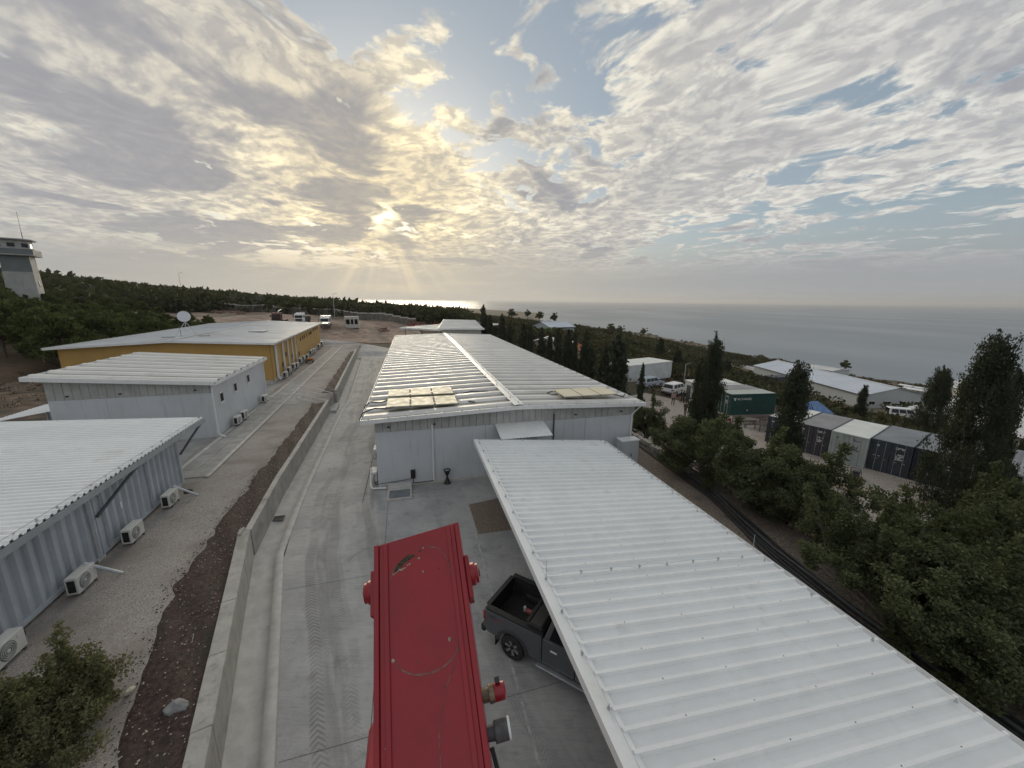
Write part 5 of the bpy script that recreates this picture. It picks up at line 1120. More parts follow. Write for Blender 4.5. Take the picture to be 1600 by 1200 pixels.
# cars
def make_car(name, label, cat, loc, az, paint, kind='suv', group=None):
    """local: x forward, y left"""
    t = thing(name, label, cat, loc, math.radians(90)-az, group)
    L, W, hb, hr = {'suv': (4.7, .93, 1.05, 1.72), 'van': (5.4, .98, 1.25, 2.3), 'sedan': (4.4, .88, .9, 1.45)}[kind]
    ra, fa, R = -L*.29, L*.30, .37; arc = lambda cx: [(cx+R*math.cos(q), .34+R*math.sin(q)) for q in np.linspace(.1, math.pi-.1, 8)]
    poly = [(-L/2+.04, .42), (-L/2, .75), (-L/2+.06, hb), (L*.24, hb), (L*.46, hb-.14), (L/2, .70), (L/2-.04, .36), (fa+R, .34)]+arc(fa)+[(fa-R, .30), (ra+R, .30)]+arc(ra)+[(ra-R, .36)]
    MB().prism(poly, -W, W, 'y').build('body', paint, t, bevel=.07)
    xr0, xr1, xb0, xb1 = (-L/2+.35, L*.10, -L/2+.06, L*.27) if kind != 'van' else (-L/2+.12, L*.22, -L/2+.05, L*.36)
    g = [(xb0, W-.05, hb-.02), (xb1, W-.05, hb-.02), (xr1, W-.22, hr), (xr0, W-.22, hr)]; vs = [(x, s*y, z) for s in (1, -1) for x, y, z in g]
    MB().add(vs, [(0, 1, 2, 3), (7, 6, 5, 4), (3, 2, 6, 7), (2, 1, 5, 6), (1, 0, 4, 5), (0, 3, 7, 4)]).build('greenhouse', paint, t, bevel=.06)
    def P(fx, fz, s, e=.012): # point on side glass
        x0 = xb0+(xr0-xb0)*fz; x1 = xb1+(xr1-xb1)*fz; return (x0+(x1-x0)*fx, s*(W-.05-.17*fz+e), hb+(hr-hb)*fz)
    for s in (-1, 1):
        for f0, f1 in ((.08, .34), (.37, .62), (.65, .92)): MB().quad(P(f0, .12, s), P(f1, .12, s), P(f1, .82, s), P(f0, .82, s)).build('side_window', M_GLASS, t)
        MB().box(-L/2-.01, -L/2+.12, *sorted((s*(W-.30), s*(W+.004))), hb-.22, hb-.04).build('tail_lamp', MATS['lamp_red'], t, bevel=.02); MB().box(L/2-.28, L/2-.08, *sorted((s*(W-.35), s*(W-.02))), .72, .86).build('head_lamp', MATS['lamp_clear'], t, bevel=.02)
        for cx in (ra, fa):
            wv = thing('wheel', None, None, (0, 0, 0)); wv.parent = t; wv.location = (cx, s*(W-.11), .34); KIDS.setdefault(t, []).append(wv)
            MB().lathe([(.34, -.11), (.34, .11)], 18, (0, 0, 0), 'y').build('tyre', M_RUBBER, wv); MB().lathe([(.22, -.115), (.22, .115)], 14, (0, 0, 0), 'y').build('rim', M_GALV, wv)
        MB().cbox(L*.2, s*(W+.10), hb+.08, .1, .2, .14).build('door_mirror', paint, t, bevel=.03)
    MB().quad((xb1-.06+.02, -W+.14, hb+.06), (xb1-.06+.02, W-.14, hb+.06), (xr1+.04, W-.30, hr-.06), (xr1+.04, -W+.30, hr-.06)).build('windscreen', M_GLASS, t)
    MB().quad((xb0+.03-.02, -W+.14, hb+.10), (xb0+.03-.02, W-.14, hb+.10), (xr0-.05, W-.32, hr-.10), (xr0-.05, -W+.32, hr-.10)).build('rear_window', M_GLASS, t)
    MB().box(-L/2-.03, -L/2+.1, -W+.05, W-.05, .38, .60).build('rear_bumper', M_DARK, t, bevel=.04); MB().box(-L/2-.035, -L/2-.02, -.26, .26, .68, .80).build('number_plate', M_TRIM, t)
    return t
p_bl, p_wt = pm('pale_blue_paint', (.42, .48, .56), .3, var=.04, coat=.4), pm('white_paint', (.70, .71, .72), .3, var=.04, coat=.4)
x, y, _ = G(1018, 606, YZ); make_car('parked_car', 'silver blue estate car parked left of the white one', 'car', (x, y+.6, YZ), math.radians(58), p_bl, 'suv', 'cars parked in the yard')
x, y, _ = G(1052, 615, YZ); make_car('parked_car', 'white estate car parked right of the silver blue one', 'car', (x+.3, y, YZ), math.radians(52), p_wt, 'suv', 'cars parked in the yard')

# people
def make_person(label, loc, az, shirt, trousers, pose=0, hair=(.02, .015, .012)):
    t = thing('person', label, 'person', loc, -az); sk = pm('skin', (.36, .22, .16), .6, var=.1)
    st = .10 if pose % 2 else .05
    V = [(0, 0, .95), (0, 0, 1.15), (0, .02, 1.38), (0, .02, 1.50), (0, .03, 1.66), (-.11, 0, .90), (-.12, .03+st, .50), (-.12, -.01+st, .09), (-.12, .13+st, .04), (.11, 0, .90), (.12, .03-st, .50), (.12, -.03-st, .09), (.12, .11-st, .04),
         (-.20, 0, 1.42), (-.25, -.02, 1.14), (-.23, .10, .90), (.20, 0, 1.42), (.25, -.02, 1.14), (.23, .12 if pose < 2 else .24, .92 if pose < 2 else 1.10)]
    E = [(0, 1), (1, 2), (2, 3), (3, 4), (0, 5), (5, 6), (6, 7), (7, 8), (0, 9), (9, 10), (10, 11), (11, 12), (2, 13), (13, 14), (14, 15), (2, 16), (16, 17), (17, 18)]
    Rr = [.15, .15, .16, .06, .105, .095, .065, .045, .04, .095, .065, .045, .04, .07, .05, .035, .07, .05, .035]
    me = bpy.data.meshes.new('body'); me.from_pydata(V, E, []); o = bpy.data.objects.new('body', me); COL.objects.link(o)
    m = o.modifiers.new('skin', 'SKIN'); m.use_smooth_shade = True; o.modifiers.new('sub', 'SUBSURF').levels = 1
    lay = me.skin_vertices[0].data
    for i, r_ in enumerate(Rr): lay[i].radius = (r_, r_*(.72 if i in (0, 1, 2) else 1))
    lay[0].use_root = True
    dg = bpy.context.evaluated_depsgraph_get(); me2 = bpy.data.meshes.new_from_object(o.evaluated_get(dg)); bpy.data.objects.remove(o)
    me2.materials.clear()
    for m_ in (sk, shirt, trousers, M_BLACK): me2.materials.append(m_)
    for p in me2.polygons:
        c = p.center; arm = abs(c.x) > .17
        p.material_index = 3 if c.z < .12 else (2 if c.z < .97 and not arm else (1 if (c.z < 1.50 and not (arm and c.z < 1.0)) else 0))
    link(me2, 'body', None, t, smooth=True)
    h = MB().lathe([(.05, 1.735), (.085, 1.72), (.112, 1.68), (.115, 1.64), (.10, 1.60)], 12, (0, .015, 0)); h.build('hair', pm('dark_hair', hair, .8), t, smooth=True)
    return t
cl = lambda n, c: pm(n, c, .9, var=.15, vs=8)
for px, py, lab, sh, tr, pose, a in ((1051, 633, 'person in pale pink top and dark trousers walking near the white car', cl('pink_top', (.40, .27, .25)), cl('dark_trousers', (.02, .02, .025)), 1, 200),
                                  (1063, 629, 'person dressed in black standing beside the white car', cl('black_top', (.015, .015, .017)), cl('dark_trousers', (.02, .02, .025)), 0, 120),
                                  (1068, 630, 'person in black jacket standing at the open doorway of the white cabin', cl('charcoal_top', (.03, .03, .033)), cl('dark_trousers', (.02, .02, .025)), 2, 250),
                                  (1076, 643, 'person in light grey shirt standing close to the cypress', cl('grey_shirt', (.36, .34, .33)), cl('dark_trousers', (.02, .02, .025)), 0, 300),
                                  (1070, 650, 'person in brown jacket nearest the broadleaf trees', cl('brown_top', (.09, .07, .055)), cl('brown_trousers', (.06, .05, .04)), 2, 60)):
    x, y, _ = G(px, py, YZ); make_person(lab, (x, y, YZ+.01), math.radians(a), sh, tr, pose)

# benches and tables beside the green container
wd = pm('dark_timber', (.075, .055, .05), .8, var=.3, vs=6, bump=.2)
def bench(label, cx, cy, rz, L, hgt, wdt, name='bench', cat='bench'):
    t = thing(name, label, cat, (cx, cy, YZ), rz, 'benches and tables by the green container')
    for k in range(3): MB().box(-L/2, L/2, -wdt/2+k*wdt/3+.01, -wdt/2+(k+1)*wdt/3-.01, hgt-.04, hgt).build('plank', wd, t)
    for x in (-L/2+.2, L/2-.2):
        for y in (-wdt/2+.06, wdt/2-.06): MB().box(x-.03, x+.03, y-.03, y+.03, 0, hgt-.042).build('leg', M_DARK, t)
for px, py, L, h_, w_, nm, lab in ((1172, 660, 4.2, .78, .9, 'table', 'long dark table along the green container'), (1185, 668, 3.6, .45, .35, 'bench', 'long dark bench in front of the table'), (1196, 672, 2.4, .75, .8, 'table', 'dark table beside the stone gatepost'), (1160, 664, 3.2, .45, .35, 'bench', 'dark bench at the left end of the long table'), (1203, 664, 2.4, .75, .8, 'table', 'dark table close to the far corner of the green container')):
    x, y, _ = G(px, py, YZ); bench(lab, x, y, math.radians(8), L, h_, w_, nm, nm)
x, y, _ = G(1140, 658, YZ); t = thing('red_bucket', 'small red bucket at the corner of the green container', 'bucket', (x, y, YZ)); MB().lathe([(.12, 0), (.16, .30), (.17, .31), (.15, .30), (.11, .03)], 14).build('pail', pm('bucket_red', (.30, .02, .04), .5), t); MB().tube([(-.16, 0, .3), (0, 0, .42), (.16, 0, .3)], .008, 4).build('handle', M_GALV, t)
x, y, _ = G(1207, 690, YZ); t = thing('stone_gatepost', 'grey stone gatepost left of the middle cypress', 'gatepost', (x, y, YZ)); 
for k in range(6): MB().cbox(0, 0, .2+k*.41, .48+random.uniform(-.03, .03), .48+random.uniform(-.03, .03), .395).build('stone', M_STONE, t, bevel=.03)
MB().cbox(0, 0, 2.56, .62, .62, .12).build('cap', M_CURB, t, bevel=.02)
# pallets, generator
pal = pm('pallet_wood', (.24, .18, .125), .9, var=.25, vs=5, bump=.3)
def pallet(label, p, rz, s=1.0):
    t = thing('pallet', label, 'pallet', p, rz, 'pallets in front of the containers')
    for k in range(6): MB().box(-.6, .6, -.5+k*.18, -.5+k*.18+.12, .11, .135).build('board', pal, t)
    for y in (-.45, 0, .38): MB().box(-.6, .6, y, y+.09, .02, .108).build('bearer', pal, t)
    for y in (-.45, .38): MB().box(-.6, .6, y, y+.09, 0, .019).build('bottom_board', pal, t)
    return t
x, y, _ = G(1335, 749, YZ); pallet('pallet under the small engine in front of the light grey container', (x, y, YZ), .9)
t = thing('generator', 'small black framed generator on a pallet before the light grey container', 'generator', (x, y, YZ+.14), .9)
for sx in (-.42, .42):
    for sy in (-.28, .28): MB().tube([(sx, sy, 0), (sx, sy, .62)], .02, 6).build('frame_post', M_BLACK, t)
for z in (.03, .62): MB().tube([(-.42, -.28, z), (.42, -.28, z), (.42, .28, z), (-.42, .28, z), (-.42, -.28, z)], .02, 6).build('frame_rail', M_BLACK, t)
MB().box(-.34, .1, -.2, .2, .05, .42).build('engine', M_DARK, t, bevel=.04); MB().box(.12, .38, -.2, .2, .05, .38).build('alternator', M_BLACK, t, bevel=.06); MB().box(-.3, .2, -.2, .2, .46, .6).build('fuel_tank', M_DARK, t, bevel=.05)
x, y, _ = G(1306, 755, YZ); pallet('weathered pallet left of the small engine', (x, y, YZ), 1.0); x, y, _ = G(1322, 763, YZ); pallet('bleached pallet lying farthest from the containers', (x, y, YZ), .7)

# pipes and stone edging along the carport strip
PP = [(9.6, 30.0), (10.0, 26.8), (10.8, 22.8), (11.36, 19.36), (11.44, 14.71), (11.93, 11.42), (12.84, 7.6), (14.2, 2.5), (16, -4)]
def smooth_path(P, n=5):
    P = np.array(P); t = np.arange(len(P)); q = np.linspace(0, len(P)-1, (len(P)-1)*n+1); return np.stack([np.interp(q, t, P[:, 0]), np.interp(q, t, P[:, 1])], 1)
SP = smooth_path(PP, 4)
for k, (o_, z_, r_, lab) in enumerate(((-.34, .08, .055, 'thick black pipe nearest the carport in the pipe run'), (-.20, .08, .05, 'second black pipe from the carport in the pipe run'), (-.06, .10, .07, 'thickest black pipe in the middle of the pipe run'), (.12, .08, .05, 'fourth black pipe from the carport in the pipe run'), (.27, .08, .055, 'fifth black pipe from the carport in the pipe run'), (.44, .09, .06, 'black pipe farthest from the carport in the pipe run'), (-.02, .20, .045, 'thin grey pipe lying on top of the black pipe run'))):
    pts = []
    for i, (x, y) in enumerate(SP):
        a, b = SP[max(i-1, 0)], SP[min(i+1, len(SP)-1)]; d = (b-a)/np.linalg.norm(b-a); w_ = o_+.05*math.sin(i*.7+k*1.7); pts.append((x-d[1]*-w_, y-d[0]*w_, z_+.03*abs(math.sin(i*.5+k))))
    o = MB().tube(pts, r_, 7).build('black_pipe', M_HOSE if k < 6 else M_DARK, None, smooth=True); tag(o, lab, 'pipe', 'pipes along the carport')
t = thing('stone_edging', 'low dry stone wall at the edge of the bank behind the pipes', 'wall', FA(16.6, 22, 0), -TA, None, (16.6, 22, 0)); rnd = random.Random(2)
sm = [MB().box(-.26, .26, -.17, .17, 0, .26).mesh('stone') for _ in range(3)]
for m_ in sm:
    for v in m_.vertices: v.co = Vector((v.co.x*rnd.uniform(.8, 1.15), v.co.y*rnd.uniform(.8, 1.15), v.co.z*rnd.uniform(.85, 1.1)))
    m_.materials.append(M_STONE)
for k in range(24):
    for r_ in range(2): link(rnd.choice(sm), 'stone', None, t, (rnd.uniform(-.05, .05)+(.03*math.sin(k)), -3+k*.30*1.9+r_*.25, -.02+r_*.255), (rnd.uniform(-.05, .05), rnd.uniform(-.05, .05), math.pi/2+rnd.uniform(-.15, .15)))

# ------------------------------------------------------------------ halls lower down towards the sea
def shed(name, label, x0, y0, W, L, zb, he, hr, wallm, roofm, rz=0.0, wins=0, group=None, ribs=True, cat='building'):
    """local: width x 0..W, length y 0..L, ridge along y"""
    t = thing(name, label, cat, (x0, y0, zb), rz, group)
    n = max(2, round(W/4))
    MB().prism([(0, -6), (W, -6), (W, he), (W/2, hr), (0, he)], 0, .15, 'y').build('gable_wall', wallm, t); MB().prism([(0, -6), (W, -6), (W, he), (W/2, hr), (0, he)], L-.15, L, 'y').build('gable_wall', wallm, t)
    for k in range(max(2, round(L/6))):
        m_ = max(2, round(L/6)); a, b = .15+(L-.3)*k/m_, .15+(L-.3)*(k+1)/m_
        MB().box(0, .12, a+.01, b-.01, -6, he-.05).build('wall_panel', wallm, t); MB().box(W-.12, W, a+.01, b-.01, -6, he-.05).build('wall_panel', wallm, t)
    nr = max(3, round(L/3)); p = (L+.8)/nr; Ls = math.hypot(W/2+.5, hr-he)
    me = sheet_mesh('roof_sheet', Ls, 3, p/3, .05, .25, .12, roofm)
    for x, z, x1, z1 in ((-.5, he-.04, W/2, hr+.06), (W/2, hr+.06, W+.5, he-.04)):
        for k in range(nr): link(me, 'roof_sheet', None, t, (x, -.4+k*p, z), (0, -math.atan2(z1-z, x1-x), 0))
    MB().box(W/2-.25, W/2+.25, -.42, L+.42, hr+.1, hr+.14).build('ridge_cap', M_TRIM, t)
    for x in (-.55, W+.5): MB().box(x, x+.06, -.4, L+.4, he-.2, he+.0).build('eave_trim', M_DARK, t)
    for k in range(wins):
        x = W*(k+.6)/(wins+.2); w = MB().box(x-.8, x+.8, -.06, -.002, he-2.5, he-1.5).build('window', M_TRIM, t); MB().box(x-.7, x-.03, -.08, -.061, he-2.4, he-1.6).build('pane', M_PANE, w); MB().box(x+.03, x+.7, -.08, -.061, he-2.4, he-1.6).build('pane', M_PANE, w)
    return t
w_be = pm('hall_wall_beige', (.46, .45, .41), .7, var=.06, vs=.3, streak=.1); w_bl = pm('hall_wall_pale', (.47, .51, .53), .6, var=.05, vs=.3); rf_b = pm('hall_roof_bluewhite', (.58, .63, .70), .5, var=.06, vs=.2); rf_w = pm('hall_roof_white', (.66, .66, .64), .55, var=.08, vs=.2)
h1 = shed('long_hall', 'long hall with pale blue roof and four gable windows below the yard', 87.1, 92.4, 16, 44, -15.2, 3.8, 5.7, w_bl, rf_b, wins=4)
x, y, z = DP(1150, 592, 150); shed('grey_hall', 'grey roofed hall left of the long pale blue roofed one', x, y, 22, 14, z-1.5, 3.6, 4.8, w_be, pm('dull_hall_roof', (.42, .41, .40), .7, var=.1), .25)
for k in range(8): MB().box(-.1+2.6+(k % 2)*.4, 4.0, 16+k*3.2, 17.4+k*3.2, 4.36+(k % 2)*.03, 4.46).build('skylight', M_DARK, h1)
shed('white_hall_low', 'wide white hall right of the tall cypress below the yard', 81.7, 40, 24, 36, -13.6, 3.6, 6.4, w_be, rf_w)
x, y, z = DP(1560, 628, 118); shed('beige_hall', 'beige hall nearest the shore at the right edge', x, y-14, 20, 40, z-2.5, 3.4, 4.6, w_be, rf_w, -.15)
for k, (px, py, dep, W, L, lab) in enumerate(((1292, 590, 190, 13, 20, 'left one of two small white sheds near the shore'), (1318, 588, 188, 12, 16, 'right one of two small white sheds near the shore'))):
    x, y, z = DP(px, py, dep); shed('shore_shed', lab, x-W/2, y, W, L, z, 2.6, 3.2, w_bl, rf_w, .3, group='white sheds near the shore')
rnd = random.Random(11); n_ = 0
cm = None
for r_ in range(3):
    for k in range(7):
        px, py = 1418+k*15+r_*7, 597+k*3.0+r_*4.2; x, y, z = DP(px, py, 168-r_*10-k*2.0)
        lab = '%s white canopy from the left in the %s row at the shore' % (('first', 'second', 'third', 'fourth', 'fifth', 'sixth', 'seventh')[k], ('far', 'middle', 'near')[r_])
        if cm is None:
            t = thing('white_canopy', lab, 'canopy', (x, y, TZ(x, y)), .3, 'white canopies at the shore'); MB().prism([(-1.6, 2.3), (1.6, 2.3), (0, 2.7)], -2.3, 2.3, 'y').build('roof', M_WHITE, t)
            for sx in (-1.4, 1.4):
                for sy in (-2.1, 2.1): MB().box(sx-.06, sx+.06, sy-.06, sy+.06, -.6, 2.3).build('post', M_GALV, t)
            cm = t
        else: t = copy_tree(cm, None, (x, y, TZ(x, y)), .3+rnd.uniform(-.1, .1)); t['label'] = lab
x, y, z = DP(1270, 644, 52); t = thing('blue_tent', 'blue tarpaulin tent behind the left end of the container row', 'tent', (x, y, TZ(x, y)), .4); zz_ = z-TZ(x, y)+1.6
MB().add([(-2.6, -2, zz_-2.2), (2.6, -2, zz_-2.2), (2.6, 2, zz_-2.2), (-2.6, 2, zz_-2.2), (-.8, 0, zz_), (1.0, .2, zz_-.15)], [(0, 1, 5, 4), (1, 2, 5), (2, 3, 4, 5), (3, 0, 4)]).build('tarpaulin', pm('blue_tarp', (.10, .20, .42), .5, var=.2, vs=2, bump=.4, bs=3), t)
for sx in (-2.4, 2.4):
    for sy in (-1.8, 1.8): MB().box(sx-.04, sx+.04, sy-.04, sy+.04, 0, zz_-2.15).build('pole', M_GALV, t)
x, y, z = DP(1407, 664, 78); make_car('parked_van', 'white van parked beside the long pale hall', 'van', (x, y, TZ(x, y)), math.radians(110), p_wt, 'van')
x, y, z = DP(1213, 605, 108); t = white_box('dark_cabin', 'dark blue cabin beside the long hall, seen right of a small cypress', x, y, TZ(x, y), .2, 6, 3, 2.6)
for ch in KIDS[t]: ch.data = ch.data.copy(); ch.data.materials.clear(); ch.data.materials.append(c_bl)

# ------------------------------------------------------------------ vegetation
def leaf_mat(name, c1, c2, tr=.25, vs=1.2): return pm(name, c1, .75, var=.35, vs=vs*6, col2=c2, c2=(.45, .65), c2s=vs, spec=.12, trans=tr)
M_CYP = leaf_mat('cypress_foliage', (.064, .072, .050), (.042, .050, .034), .15)
M_BRD = leaf_mat('broadleaf_foliage', (.115, .130, .068), (.066, .080, .040), .25)
M_BRD2 = leaf_mat('olive_foliage', (.155, .160, .082), (.090, .100, .050), .25)
M_PINE = leaf_mat('pine_foliage', (.098, .122, .044), (.050, .066, .025), .2, .5)
M_SCR = leaf_mat('scrub_foliage', (.066, .070, .038), (.036, .043, .023), .15, .06)
M_DRY = leaf_mat('dry_scrub_foliage', (.095, .078, .048), (.055, .050, .030), .15, .06)

def cypress_mesh(seed, h, r, n_pl=95, per=135, size=.13):
    g = np.random.default_rng(seed); C = []; A = []
    prof = lambda t: r*1.08*np.minimum(1, (t/.2+.3)**.5)*np.clip(1-t, 0, 1)**.85*(1+.16*np.sin(t*17+seed))
    for k in range(n_pl):
        t0 = g.uniform(.02, .86)**.92; th = g.uniform(0, 2*math.pi); q = g.uniform(.35, 1.02); R = prof(t0)*q
        p0 = np.array([R*math.cos(th), R*math.sin(th), t0*h]); ln = h*g.uniform(.07, .15); out = g.uniform(.02, .30)
        d = np.array([math.cos(th)*out, math.sin(th)*out, 1.0]); d /= np.linalg.norm(d)
        s = g.uniform(0, 1, per)**.8; w = (.05+.16*np.sin(np.clip(s, .05, 1)*math.pi)**.7)*min(r, 1.0)*.85
        pts = p0+d*(s*ln)[:, None]+g.normal(size=(per, 3))*w[:, None]*np.array([1, 1, 1.2]); C.append(pts); A.append(np.repeat(d[None], per, 0)*1.2)
    m = 1500; t = g.uniform(.03, 1.0, m); th = g.uniform(0, 6.283, m); R = prof(t)*np.sqrt(g.uniform(0, .55, m)); C.append(np.stack([R*np.cos(th), R*np.sin(th), t*h], 1)); A.append(np.tile([0, 0, 1.2], (m, 1)))
    tip = 160; s = g.uniform(0, 1, tip); C.append(np.stack([g.normal(0, .05, tip)+.12*s*np.cos(seed), g.normal(0, .05, tip)+.1*s, h*(.90+.13*s)], 1)); A.append(np.tile([0, 0, 1.2], (tip, 1)))
    C = np.concatenate(C); A = np.concatenate(A)
    V, F = leaf_quads(C, size, 0, .42, g, A); return fast_mesh('crown', V, F)
def trunk_mesh(h, r, seed, bend=.15, branches=()):
    rnd = random.Random(seed); mb = MB()
    mb.tube([(bend*math.sin(k*.9+seed)*(k/5), bend*math.cos(k*1.3+seed)*(k/5), h*k/5-.35) for k in range(6)], [r*(1-.13*k) for k in range(6)], 8)
    for b in branches: mb.tube(b, [r*.45, r*.3, r*.16], 5)
    return mb.mesh('trunk')
def broad_mesh(seed, R, h0, h1, n_cl=85, per=230, size=.085, sq=.85, clump=.30):
    g = np.random.default_rng(seed); cs = []
    while len(cs) < n_cl:
        p = g.normal(size=3); p /= np.linalg.norm(p); q = g.uniform(.45, 1.05); p = p*q*np.array([R, R, (h1-h0)/2])*(1+.28*math.sin(5*p[0]+seed)+.22*math.sin(6*p[1]-seed)+.15*math.sin(9*p[2])); p[2] += (h0+h1)/2
        if p[2] > h0*.7: cs.append(p)
    if size < .07:
        for k in range(16):          # young shoots that break the outline
            q = cs[g.integers(len(cs))]
            if q[2] < h0+(h1-h0)*.45: continue
            d = np.array([g.uniform(-.3, .3), g.uniform(-.3, .3), 1.0])
            for j in range(1, 5): cs.append(q+d*j*clump*.9)
    cs = np.array(cs); C = []; A = []
    for ci, c in enumerate(cs):
        k = g.uniform(.6, 1.35)*(1 if ci < n_cl else .62); n = int(per*k*k if ci >= n_cl else per*k); v = g.normal(size=(n, 3)); v *= (g.uniform(.3, 1.0, n)/np.linalg.norm(v, axis=1))[:, None]*clump*k*1.6; v[:, 2] *= .8
        C.append(c+v); A.append(v*.8+np.array([0, 0, .25]))
    V, F = leaf_quads(np.concatenate(C), size, 0, .55, g, np.concatenate(A)); br = []
    for c in cs[g.choice(len(cs), 16, replace=False)]: br.append([(0, 0, h0*.45), tuple(c*.45+np.array([0, 0, h0*.35])), tuple(c*.96)])
    return fast_mesh('crown', V, F), br
def pine_mesh(seed, R=2.6, h=6.5, n_cl=75, per=70, size=.24):
    g = np.random.default_rng(seed); cs = []
    for k in range(n_cl):
        th = g.uniform(0, 6.283); q = math.sqrt(g.uniform(.05, 1)); t = g.uniform(0, 1); rr = R*q*(1-.55*t**1.5)
        cs.append((rr*math.cos(th), rr*math.sin(th), h*(.36+.62*t*(1-.35*q)+.0)))
    cs = np.array(cs); C = []; A = []
    for c in cs:
        n = int(per*g.uniform(.6, 1.4)); v = g.normal(size=(n, 3)); v *= (g.uniform(.4, 1, n)/np.linalg.norm(v, axis=1))[:, None]*g.uniform(.45, .8); v[:, 2] *= .75; C.append(c+v); A.append(v*1.2+np.array([0, 0, .5]))
    V, F = leaf_quads(np.concatenate(C), size, 0, .30, g, np.concatenate(A)); br = [[(0, 0, h*.3), tuple(c*.5+np.array([0, 0, h*.2])), tuple(c*.95)] for c in cs[::7]]
    return fast_mesh('crown', V, F), br
def place_tree(name, label, cat, crown, trunk, cmat, loc, s=1.0, rz=None, group=None, tilt=(0, 0)):
    t = thing(name, label, cat, loc, 0, group); t.rotation_euler = (tilt[0], tilt[1], random.uniform(0, 6.28) if rz is None else rz); t.scale = s if isinstance(s, tuple) else (s,)*3
    link(crown, 'crown', cmat, t); link(trunk, 'trunk', M_BRICKBR, t); return t

# --- cypresses (label, top pixel, base pixel, depth)
CYT = [trunk_mesh(5.0, .16, k, .05) for k in (1, 2)]
CYF = [cypress_mesh(k+10, 8.0, 1.05, 46, 46, .26) for k in (1, 2, 3)]
def cyp(label, px, pt, pb, dep, wpx, near=False, k=0, lean=0.0):
    """stand a cypress so that its foot and tip match the surveyed heights"""
    x, y, z = DP(px, pb, dep); zt = DP(px, pt, dep*1.0)[2]; zg = TZ(x, y); zg = min(zg, z)
    h = zt-zg; s = h/8.3; rr = (wpx*dep/600/2)/.95
    if near:
        m = cypress_mesh(int(px), h/1.03, rr, int(70+h*rr*9), 190, .068)
        t = place_tree('cypress_tree', label, 'tree', m, CYT[k % 2], M_CYP, (x, y, zg-.05), 1.0, 0.0, 'cypress trees'); return
    m = CYF[k % 3]
    place_tree('cypress_tree', label, 'tree', m, CYT[k % 2], M_CYP, (x, y, zg-.05), (rr, rr, s), None, 'cypress trees', (lean, 0))
cyp('tallest cypress, at the right edge in front of the slate container', 1480, 508, 830, 23, 90, True, 0)
cyp('thin dark cypress stem leaning beside the tallest cypress', 1530, 560, 800, 23.5, 34, True, 1)
cyp('cypress standing in front of the left end of the container row', 1222, 556, 735, 26, 54, True, 1)
cyp('tall pointed cypress left of the dark green container', 1098, 513, 700, 33, 40, True, 2)
cyp('cypress stem just left of the tall pointed one', 1083, 552, 700, 34, 30, True, 0)
cyp('cypress behind the row of containers, left of the tallest one', 1447, 565, 690, 45, 50, True, 1)
cyp('slim cypress against the wall of the long pale hall', 1341, 598, 655, 60, 16, True, 0)
cyp('cypress at the right picture edge below the white hall', 1597, 660, 735, 48, 34, True, 2)
cyp('small cypress near the dark blue cabin', 1190, 588, 612, 95, 14, False, 2)
cyp('lone cypress on the scrub slope above the white site cabin', 1029, 527, 566, 95, 15, False, 0)
cyp('cypress on the slope right of the lone one', 1057, 545, 585, 85, 16, False, 1)
cyp('cypress rising from the scrub behind the tall pointed one', 1133, 560, 590, 90, 16, False, 2)
far = [(756, 476, 520, 92, 12), (766, 492, 522, 90, 10), (785, 490, 524, 86, 12), (797, 505, 532, 80, 10), (818, 505, 545, 72, 14), (828, 508, 548, 70, 12), (846, 512, 556, 64, 13), (858, 520, 560, 62, 12), (872, 512, 566, 60, 15), (886, 514, 572, 57, 18), (897, 520, 575, 55, 12), (912, 519, 588, 52, 20), (922, 540, 590, 51, 14), (945, 540, 598, 49, 16), (962, 522, 606, 47, 36), (942, 555, 600, 50, 20), (1000, 565, 625, 45, 10)]
ords = ['first', 'second', 'third', 'fourth', 'fifth', 'sixth', 'seventh', 'eighth', 'ninth', 'tenth', 'eleventh', 'twelfth', 'thirteenth', 'fourteenth', 'fifteenth', 'sixteenth', 'last']
for k, (px, pt, pb, dep, w_) in enumerate(far): cyp('%s cypress from the far end of the row beside the white hall' % ords[k], px, pt, pb, dep, w_*1.15, False, k)

# --- broadleaf trees on the bank at right
BR = [broad_mesh(s, 2.0, .8, 4.3, 88, 290, .064, .85, .27) for s in (21, 22, 23)]; BRM = [b[0] for b in BR]; BRT = [trunk_mesh(2.2, .13, s, .25, BR[i][1]) for i, s in enumerate((21, 22, 23))]
bl = [(1012, 668, 31, .78, 'broadleaf tree at the right corner of the white hall'), (1075, 705, 25, 1.1, 'dark broadleaf tree left of the tall pointed cypress'), (1115, 720, 23, 1.1, 'dark broadleaf tree at the foot of the tall pointed cypress'),
      (1165, 745, 20, 1.05, 'broadleaf tree with loose yellowish shoots beside the pipe run'), (1235, 755, 20.5, 1.15, 'broadleaf tree in front of the middle cypress'), (1262, 800, 18, .82, 'dark bushy tree right of the middle cypress by the pipe run'),
      (1330, 868, 14.5, .72, 'bushy tree with a pointed leader in front of the gravel yard'), (1395, 868, 15.5, .85, 'leafy tree left of the tallest cypress foot'), (1478, 872, 16, .95, 'broad leafy tree in front of the tallest cypress'),
      (1550, 840, 17, 1.05, 'broad leafy tree near the dark shelter at the right edge'), (1600, 830, 17.5, 1.0, 'leafy tree cut by the right picture edge'), (1420, 955, 12.2, .88, 'low dark tree closest to the pipe run'),
      (1500, 955, 12.4, .95, 'dark leafy tree in the lower right thicket'), (1585, 960, 12.8, 1.0, 'dark leafy tree at the right edge of the lower thicket'), (1540, 1045, 10.8, .78, 'lowest dark bush beside the carport gutter'), (1605, 1080, 10.4, .8, 'dark bush in the lower right corner')]
